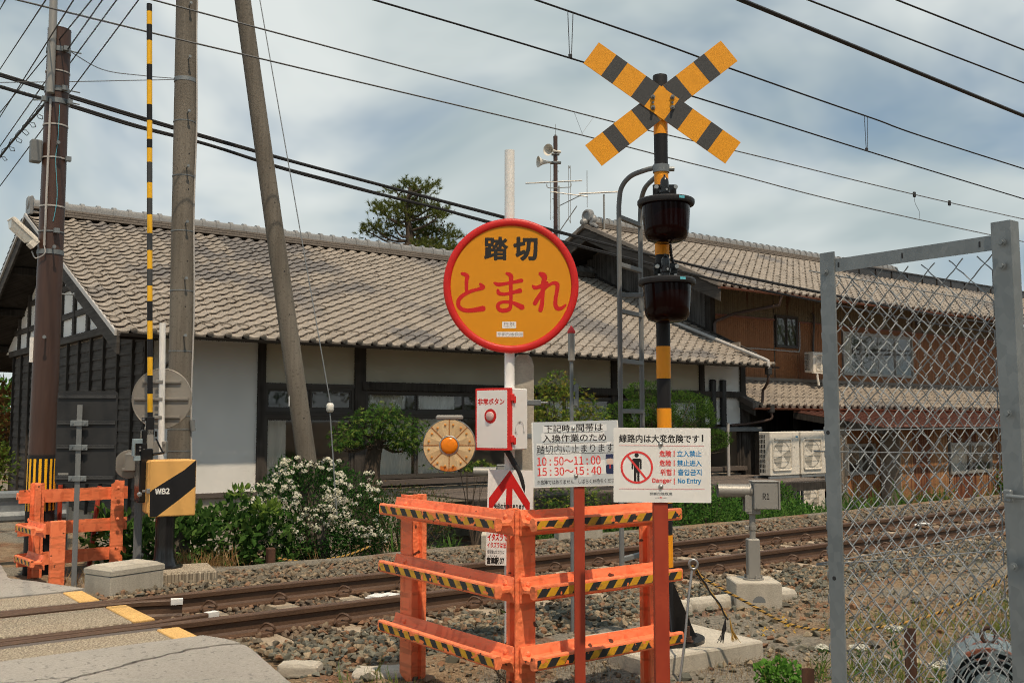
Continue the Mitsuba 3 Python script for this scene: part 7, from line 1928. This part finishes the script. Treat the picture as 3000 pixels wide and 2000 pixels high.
# yellow flowered weed by the footing
def yel_extra(rng, p, d):
    q = np.array([(4.62, 3.66, 0.03)]) + np.stack([rng.normal(0, 0.08, 9), rng.normal(0, 0.06, 9), rng.uniform(0.14, 0.25, 9)], 1)
    rep = np.repeat(np.arange(9), 4)
    return [(*leafset(q[rep] + rng.normal(0, 0.004, (36, 3)), rng.normal(size=(36, 3)), np.tile([0, 0, 1.0], (36, 1)), np.full(36, 0.016), np.full(36, 0.01), 'small'), shade_cols(rng, 36, [(0.75, 0.45, 0.02)]))]
bush('clover_weed', 'small bright green weed with tiny yellow flowers in front of the concrete footing', 'weed', (4.55, 3.62, -0.1), [(4.55, 3.60, -0.02, 0.13, 0.12, 0.09)], 420, 0.03, [(0.09, 0.22, 0.035), (0.12, 0.27, 0.05)], 'leaf', 12, 0.8, 0.3, 0.8, 14, yel_extra, 0.003)
bush('dead_weed', 'dry brown weed stalks standing inside the orange barrier', 'weed', (3.45, 4.55, -0.1), [(3.45, 4.55, 0.25, 0.12, 0.1, 0.28)], 60, 0.03, [(0.10, 0.05, 0.03), (0.05, 0.07, 0.03)], 'leaf', 14, 0.4, 0.2, 0.9, 30, None, 0.003)


# umbels of white lace flower behind the mesh
def lace(p, hgt, r, seed, label):
    rng = np.random.default_rng(seed)
    k = thing('lace_flower', label, 'flower', 'white lace flowers behind the fence')
    p = np.array(p, float)
    top = p + [rng.normal(0, 0.03), rng.normal(0, 0.03), hgt]
    part(k, 'stem', [tube(catmull([p, (p + top) / 2 + rng.normal(0, 0.015, 3), top - [0, 0, 0.03]], 5), 0.0028, 4)] + [tube([top - [0, 0, 0.03], top + [r * math.cos(a) * q, r * math.sin(a) * q, -0.005]], 0.0012, 3) for a in np.linspace(0, 6.0, 12) for q in (0.5, 0.95)], mat('m_stem', (0.10, 0.17, 0.05), 0.7) if 'm_stem' not in scene else 'm_stem')
    n = 130
    a, q = rng.uniform(0, 2 * np.pi, n), r * np.sqrt(rng.random(n))
    c = top + np.stack([q * np.cos(a), q * np.sin(a), 0.012 * (1 - (q / r) ** 2) + rng.normal(0, 0.003, n)], 1)
    nn = np.stack([0.4 * np.cos(a) * q / r, 0.4 * np.sin(a) * q / r, np.ones(n)], 1) + rng.normal(0, 0.2, (n, 3))
    s1_ = (*leafset(c, np.cross(nn, rng.normal(size=(n, 3))), nn, 0.012 * rng.uniform(0.8, 1.3, n), np.ones(n), 'floret'), shade_cols(rng, n, [(0.80, 0.80, 0.74), (0.74, 0.75, 0.66)], 0.06))
    m2_ = 26
    b = p + (top - p) * rng.uniform(0.1, 0.75, (m2_, 1)) + rng.normal(0, 0.02, (m2_, 3))
    ln = rng.uniform(0.03, 0.09, m2_)
    s2_ = (*leafset(b, rng.normal(size=(m2_, 3)) + [0, 0, 0.5], rng.normal(size=(m2_, 3)), ln, ln * 0.16, 'small'), shade_cols(rng, m2_, [(0.10, 0.19, 0.05), (0.07, 0.14, 0.04)]))
    foliage(k, 'umbel', [s1_, s2_])
WHERE = [((4.95, 3.35), 0.18, 0.055, 'lace flower nearest the left fence post'), ((5.35, 3.42), 0.22, 0.055, 'tall lace flower under the middle of the rope'), ((5.02, 2.95), 0.16, 0.065, 'broad lace flower just under the rope'), ((4.72, 2.62), 0.26, 0.09, 'widest lace flower left of the motor'), ((4.62, 2.48), 0.14, 0.05, 'small lace flower low beside the motor rim'),
         ((4.58, 2.62), 0.10, 0.06, 'lace flower by the foot of the rear stake'), ((4.45, 2.70), 0.05, 0.075, 'lowest lace flower at the bottom edge'), ((5.75, 2.85), 0.22, 0.05, 'lace flower above the motor, left of the round post'), ((6.2, 2.75), 0.20, 0.05, 'far lace flower near the right post'), ((6.5, 3.1), 0.18, 0.045, 'farthest small lace flower in the green weeds'), ((4.9, 3.6), 0.14, 0.035, 'tiny lace flower beside the left fence post')]
for j, ((x, y), h, r, lb) in enumerate(WHERE):
    lace((x, y, float(height(x, y))), h + 0.06, r, 60 + j, 'white ' + lb)


# ---- the pine behind the roof
def pine():
    rng = np.random.default_rng(21)
    k = thing('pine_tree', 'dark old pine tree showing above the roof ridge', 'tree')
    bx_, by_ = 16.05, 26.7
    trunk = catmull([(bx_ + 0.1, by_, 0), (bx_ + 0.05, by_, 4.5), (bx_ - 0.15, by_, 6.2), (bx_ + 0.1, by_, 7.0), (bx_ + 0.0, by_, 7.9), (bx_ + 0.1, by_, 8.7)], 6)
    ms = [tube(trunk, np.linspace(0.26, 0.05, len(trunk)), 10)]
    pads = []
    def P(u, z, s, dv=0.0):
        return np.array([bx_, by_, z]) + RT * u * 0.80 + FH * dv, s
    spec = [(0.1, 8.85, .30), (-0.45, 8.6, .26), (0.55, 8.55, .30), (0.95, 8.55, .28), (-0.15, 8.4, .36), (0.35, 8.2, .40), (-0.6, 8.1, .34), (-1.05, 7.95, .26), (-0.9, 7.75, .3), (0.85, 8.05, .36), (1.2, 7.9, .3), (1.35, 7.7, .26), (-0.1, 7.8, .36), (0.3, 7.7, .34),
            (-1.25, 7.35, .30), (-1.55, 7.25, .24), (-0.9, 7.3, .30), (-0.55, 7.5, .3), (1.0, 7.35, .34), (1.5, 7.3, .30), (1.9, 7.15, .24), (0.8, 7.05, .30), (1.3, 6.9, .28), (1.7, 6.7, .30), (2.0, 6.6, .24), (1.2, 6.6, .28), (0.5, 6.8, .26), (-1.3, 6.85, .2), (0.2, 7.3, .3), (0.6, 7.5, .3)]
    for u, z, s in spec:
        c, s = P(u, z, s * 0.9, rng.normal(0, 0.5))
        pads.append((c, s))
        j = np.argmin(abs(trunk[:, 2] - (z - 0.35)))
        q = catmull([trunk[j], (trunk[j] + c) / 2 + rng.normal(0, 0.10, 3) - [0, 0, 0.08], c], 5)
        ms.append(tube(q, np.linspace(0.05, 0.018, len(q)), 5))
    part(k, 'trunk', ms, 'm_bark', smooth=50)
    C, D = [], []
    for c, s in pads:
        nt = int(46 * (s / 0.3) ** 2)
        t = c + rng.normal(size=(nt, 3)) * np.array([s, s, s * 0.55]) * 0.65
        tip = rng.normal(size=(nt, 3)) * 0.7 + [0, 0, 0.9] + (t - c) / s
        tip /= np.linalg.norm(tip, axis=1, keepdims=True)
        rep = np.repeat(np.arange(nt), 34)
        d = tip[rep] * 0.85 + rng.normal(0, 0.55, (len(rep), 3))
        C.append(t[rep] + tip[rep] * rng.uniform(-0.05, 0.08, (len(rep), 1))); D.append(d)
    C, D = np.vstack(C), np.vstack(D)
    n = len(C)
    ln = rng.uniform(0.08, 0.16, n)
    foliage(k, 'needles', [(*leafset(C, D, rng.normal(size=(n, 3)), ln, np.full(n, 0.015), 'needle'), shade_cols(rng, n, [(0.11, 0.14, 0.035), (0.15, 0.18, 0.045), (0.08, 0.105, 0.03), (0.18, 0.19, 0.055)]))])
    # cones
    part(k, 'cones', [lathe([(0, -0.035), (0.025, -0.01), (0.022, 0.015), (0, 0.03)], 6, np.array(T().translate((pads[rng.integers(0, len(pads))][0] + rng.normal(0, 0.2, 3) - [0, 0, 0.12]).tolist()).matrix, float)) for _ in range(170)], 'm_bark', kind='stuff')
pine()


# ---- trees beyond the house at the left edge, and behind the barn wall
def tree(label, p, h, r, cols, seed, n=3500, L=0.16):
    rng = np.random.default_rng(seed)
    k = thing('tree', label, 'tree')
    p = np.array(p, float)
    bl = [(p[0] + rng.normal(0, r * 0.45), p[1] + rng.normal(0, r * 0.45), p[2] + h * rng.uniform(0.45, 0.9), r * rng.uniform(0.4, 0.65), r * rng.uniform(0.4, 0.65), r * rng.uniform(0.35, 0.6)) for _ in range(11)]
    part(k, 'trunk', [tube([p, p + [0, 0, h * 0.6]], np.array([r * 0.09, r * 0.05]), 8)] + twigs(rng, p + [0, 0, h * 0.35], bl, 16, r * 0.03), 'm_bark')
    q, d = cloud_points(rng, n, bl, 0.5)
    m = len(q)
    ln = L * rng.uniform(0.6, 1.3, m)
    foliage(k, 'crown', [(*leafset(q, d + rng.normal(0, 0.6, (m, 3)), d * 0.4 + rng.normal(0, 0.4, (m, 3)) + [0, 0, 0.8], ln, ln * 0.6, 'small'), shade_cols(rng, m, cols))])
tree('green tree at the left edge behind the clapboard wall', (5.3, 31, -0.3), 2.7, 1.4, [(0.06, 0.15, 0.03), (0.10, 0.20, 0.04), (0.04, 0.10, 0.025)], 41)
tree('reddish brown small tree at the left edge below the green one', (4.6, 27.0, -0.3), 2.3, 1.3, [(0.20, 0.09, 0.035), (0.26, 0.13, 0.05), (0.12, 0.10, 0.03)], 42)
tree('yellow green tree low at the left edge by the guard rail', (3.2, 21, -0.3), 1.5, 0.8, [(0.16, 0.22, 0.04), (0.09, 0.15, 0.03)], 43, 2400, 0.09)
tree('dark tree farther along the road at the left edge', (5.4, 42, -0.3), 3.2, 1.8, [(0.04, 0.09, 0.025), (0.06, 0.12, 0.03)], 44, 3500, 0.24)
# trees and a house wall along the road behind the viewer: the dark glass of the windows and lamps mirrors them
BEHIND = [(-6, -13, 8, 3.4, 'left of the road'), (1.5, -17, 9, 3.8, 'at the end of the road'), (9, -14, 8, 3.4, 'first right of the road'), (17, -17, 9, 4.0, 'second right of the road'), (26, -15, 9, 3.8, 'third right of the road'), (36, -18, 10, 4.4, 'fourth right of the road'), (47, -19, 11, 4.8, 'fifth right of the road'), (59, -20, 12, 5.2, 'sixth right of the road'), (72, -21, 12, 5.4, 'farthest right of the road'), (-13, -7, 8, 3.4, 'beside the road')]
for j, (x, y, h, r, w) in enumerate(BEHIND):
    tree('leafy tree standing behind the viewer, ' + w, (x, y, -0.2), h, r, [(0.05, 0.11, 0.025), (0.08, 0.15, 0.03), (0.11, 0.16, 0.035)], 50 + j, 6000, 0.24)
bush('ivy_weed', 'green ivy and flowers climbing at the corner of the rusty shed', 'weed', (25.3, 12.7, -0.7), [(25.2, 12.7, -0.1, 0.35, 0.25, 0.45), (25.9, 12.7, -0.25, 0.5, 0.25, 0.35)], 900, 0.07, LG, 'leaf', 13, 0.5, 0.3, 0.7, 8)
# ---------------------------------------------------------------- overhead wires
def wire(name, label, pts, r, matk='m_wire', sag=None, n=28, group=None, cat='overhead wire', parts=()):
    p = np.array(pts, float)
    if len(p) == 2:
        t = np.linspace(0, 1, n)[:, None]
        c = p[0] + (p[1] - p[0]) * t
        c[:, 2] -= (sag or 0) * 4 * (t[:, 0] * (1 - t[:, 0]))
    else:
        c = catmull(p, 8)
    k = thing(name, label, cat, group)
    part(k, 'strand', tube(c, r, 6), matk, smooth=60)
    return k
K1 = wire('contact_wire', 'lower contact wire above the track, passing behind the crossbuck', [(-6, 7.5, 5.02), (4.185, 7.5, 5.03), (8.6, 7.5, 4.965), (15.7, 7.5, 4.83), (40, 7.9, 4.7)], 0.009)
K2 = wire('messenger_wire', 'upper messenger wire carrying the droppers of the contact wire', [(-6, 7.5, 5.66), (5.96, 7.5, 5.50), (8.83, 7.5, 5.43), (11.5, 7.5, 5.37), (15.74, 7.5, 5.315), (40, 7.9, 5.5)], 0.010)
for x, z0, z1 in ((6.42, 5.02, 5.49), (11.52, 4.91, 5.372)):
    k = thing('dropper', 'pair of thin dropper wires between messenger and contact wire, ' + ('left by the crossbuck' if x < 8 else 'right of the crossbuck'), 'dropper')
    part(k, 'wire', [tube([(x - 0.05 + q, 7.5, z1), (x - 0.03 + q * 0.4, 7.5, z0 + 0.05), (x - 0.02, 7.5, z0)], 0.0045, 5) for q in (0, 0.07)], 'm_wire')
    part(k, 'clamp', bx((x - 0.02, 7.5, z0 + 0.01), (0.035, 0.03, 0.045), None, 0.005), 'm_wire')
wire('feeder_cable', 'thick black feeder cable crossing the upper right corner', [(-6, 5.2, 5.07), (24, 5.2, 4.52)], 0.019, 'm_wire', 0.06)
wire('overhead_wire', 'thin wire above the thick feeder cable at the upper right', [(-4, 5, 4.72), (22, 5, 5.10)], 0.008)
wire('overhead_wire', 'topmost thin wire in the upper right corner', [(-4, 5, 4.85), (24, 5, 5.71)], 0.0085)
L6 = wire('overhead_wire', 'long thin grey wire passing just behind the lower right crossbuck arm', [(-8, 10, 5.8), (3.012, 10, 5.596), (8.828, 10, 5.50), (11.988, 10, 5.51), (20.9, 10, 5.556), (45, 10, 6.0)], 0.009, 'm_wiregrey')
L7 = wire('overhead_wire', 'lowest of the long thin grey wires, from the brown pole to the fence top', [(-8, 10, 5.45), (1.773, 10, 5.273), (4.31, 10, 5.244), (8.58, 10, 5.209), (11.42, 10, 5.148), (18.76, 10, 5.064), (45, 10, 5.3)], 0.009, 'm_wiregrey')
k = thing('wire_clamp', 'two small clamps with a loose tail hanging from the long thin wire at the right', 'wire clamp')
part(k, 'clamp', [bx((16.8, 10, 5.51), (0.06, 0.04, 0.10), None, 0.01), bx((18.0, 10, 5.51), (0.06, 0.04, 0.10), None, 0.01)], 'm_wire')
part(k, 'tail', tube(catmull([(16.8, 10, 5.46), (16.82, 10, 5.35), (16.95, 10, 5.2), (16.95, 10, 5.08)], 5), 0.004, 4), 'm_wire')
k = thing('loose_tail', 'thin loose wire tail under the right lower arm of the crossbuck', 'wire')
part(k, 'wire', [tube([(8.6, 10, 5.49), (8.75, 10, 5.21)], 0.003, 4), tube([(8.95, 10, 5.5), (8.72, 10, 5.21)], 0.002, 4)], 'm_wiregrey')
# thick telephone bundles across the left half
def bundle(name, label, pts, r, seed):
    rng = np.random.default_rng(seed)
    k = thing(name, label, 'cable')
    c = catmull(pts, 14)
    n = len(c)
    w = np.cumsum(rng.normal(0, 1, n)); w = np.convolve(w - w.mean(), np.ones(9) / 9, 'same')
    ph = np.linspace(0, 40, n)
    part(k, 'sheath', tube(c, r, 8), 'm_wire', smooth=60)
    part(k, 'lashed_cable', tube(c + np.stack([ph * 0, ph * 0, -r * 1.1 + 0.006 * np.sin(ph * 0.6)], 1), r * 0.75, 8), 'm_black', smooth=60)
bundle('telephone_cable', 'upper thick black cable bundle sloping across the left half to the taller house', [(-1.5, 12, 5.7), (1.991, 12, 5.178), (5.197, 12, 4.782), (8.933, 12, 4.443), (11.717, 12, 4.2), (15.59, 12.0, 3.96), (24, 12.4, 3.75), (36, 13, 3.9)], 0.018, 1)
bundle('telephone_cable', 'lower wavy black cable bundle sloping across the left half', [(-1.5, 12, 5.5), (1.996, 12, 5.04), (2.7, 12, 4.975), (3.471, 12, 4.868), (4.3, 12, 4.79), (5.199, 12, 4.66), (6.0, 12, 4.58), (6.9, 12, 4.49), (7.8, 12, 4.42), (8.679, 12, 4.333), (11.955, 12, 4.03), (16, 12.1, 3.78), (24, 12.4, 3.55), (36, 13, 3.8)], 0.017, 2)
# service wires rising from the lower left
SW = [((2.320, 14, 5.876), (1.820, 9, 4.940), 'leftmost'), ((2.343, 14, 5.255), (2.041, 9, 4.998), 'second from the left'), ((2.341, 14, 5.311), (2.189, 9, 5.036), 'third from the left'), ((2.357, 14, 4.873), (2.278, 9, 5.059), 'middle'), ((2.363, 14, 4.721), (2.399, 9, 5.091), 'second from the right'), ((2.376, 14, 4.359), (2.588, 9, 5.140), 'rightmost'), ((2.291, 14, 6.660), (1.510, 9, 4.859), 'shortest, in the very corner')]
for a, b, w in SW:
    a, b = np.array(a), np.array(b)
    wire('service_wire', 'thin dark service wire along the road by the brown pole, ' + w, [a + (b - a) * -2.0, a + (b - a) * 1.5], 0.0065, 'm_wire', 0.0)
wire('service_wire', 'twisted thin wire between the brown pole and the concrete pole, upper', [(2.33, 10.5, 5.08), (2.757, 10.8, 5.05), (3.2, 10.88, 5.10), (3.60, 10.95, 5.17)], 0.0045, 'm_wiregrey')
wire('service_wire', 'twisted thin wire behind the brown pole to the concrete pole, nearly level', [(0.6, 10.7, 4.42), (1.795, 10.8, 4.71), (2.426, 10.8, 4.849), (3.217, 10.8, 5.032), (3.60, 10.95, 5.16)], 0.0045, 'm_wiregrey')
cw = wire('coiled_cable', 'drop cable with loose coils running from the brown pole down to the left', [(2.149, 10.45, 4.488), (2.0, 12.2, 4.2), (1.9, 16, 3.7), (1.7, 24, 3.0)], 0.013)
cc = catmull([(2.149, 10.45, 4.44), (2.0, 12.2, 4.15), (1.9, 16, 3.65)], 40)
ph = np.arange(len(cc)) * 1.1
part(cw, 'coil', tube(cc + np.stack([0.05 * np.cos(ph), ph * 0, 0.05 * np.sin(ph)], 1), 0.004, 4), 'm_wire')
wire('drop_cable', 'straight thin cable at the far left edge beyond the house', [(1.5, 22, 3.3), (-3, 22, 3.2)], 0.008, 'm_wiregrey', 0.02)
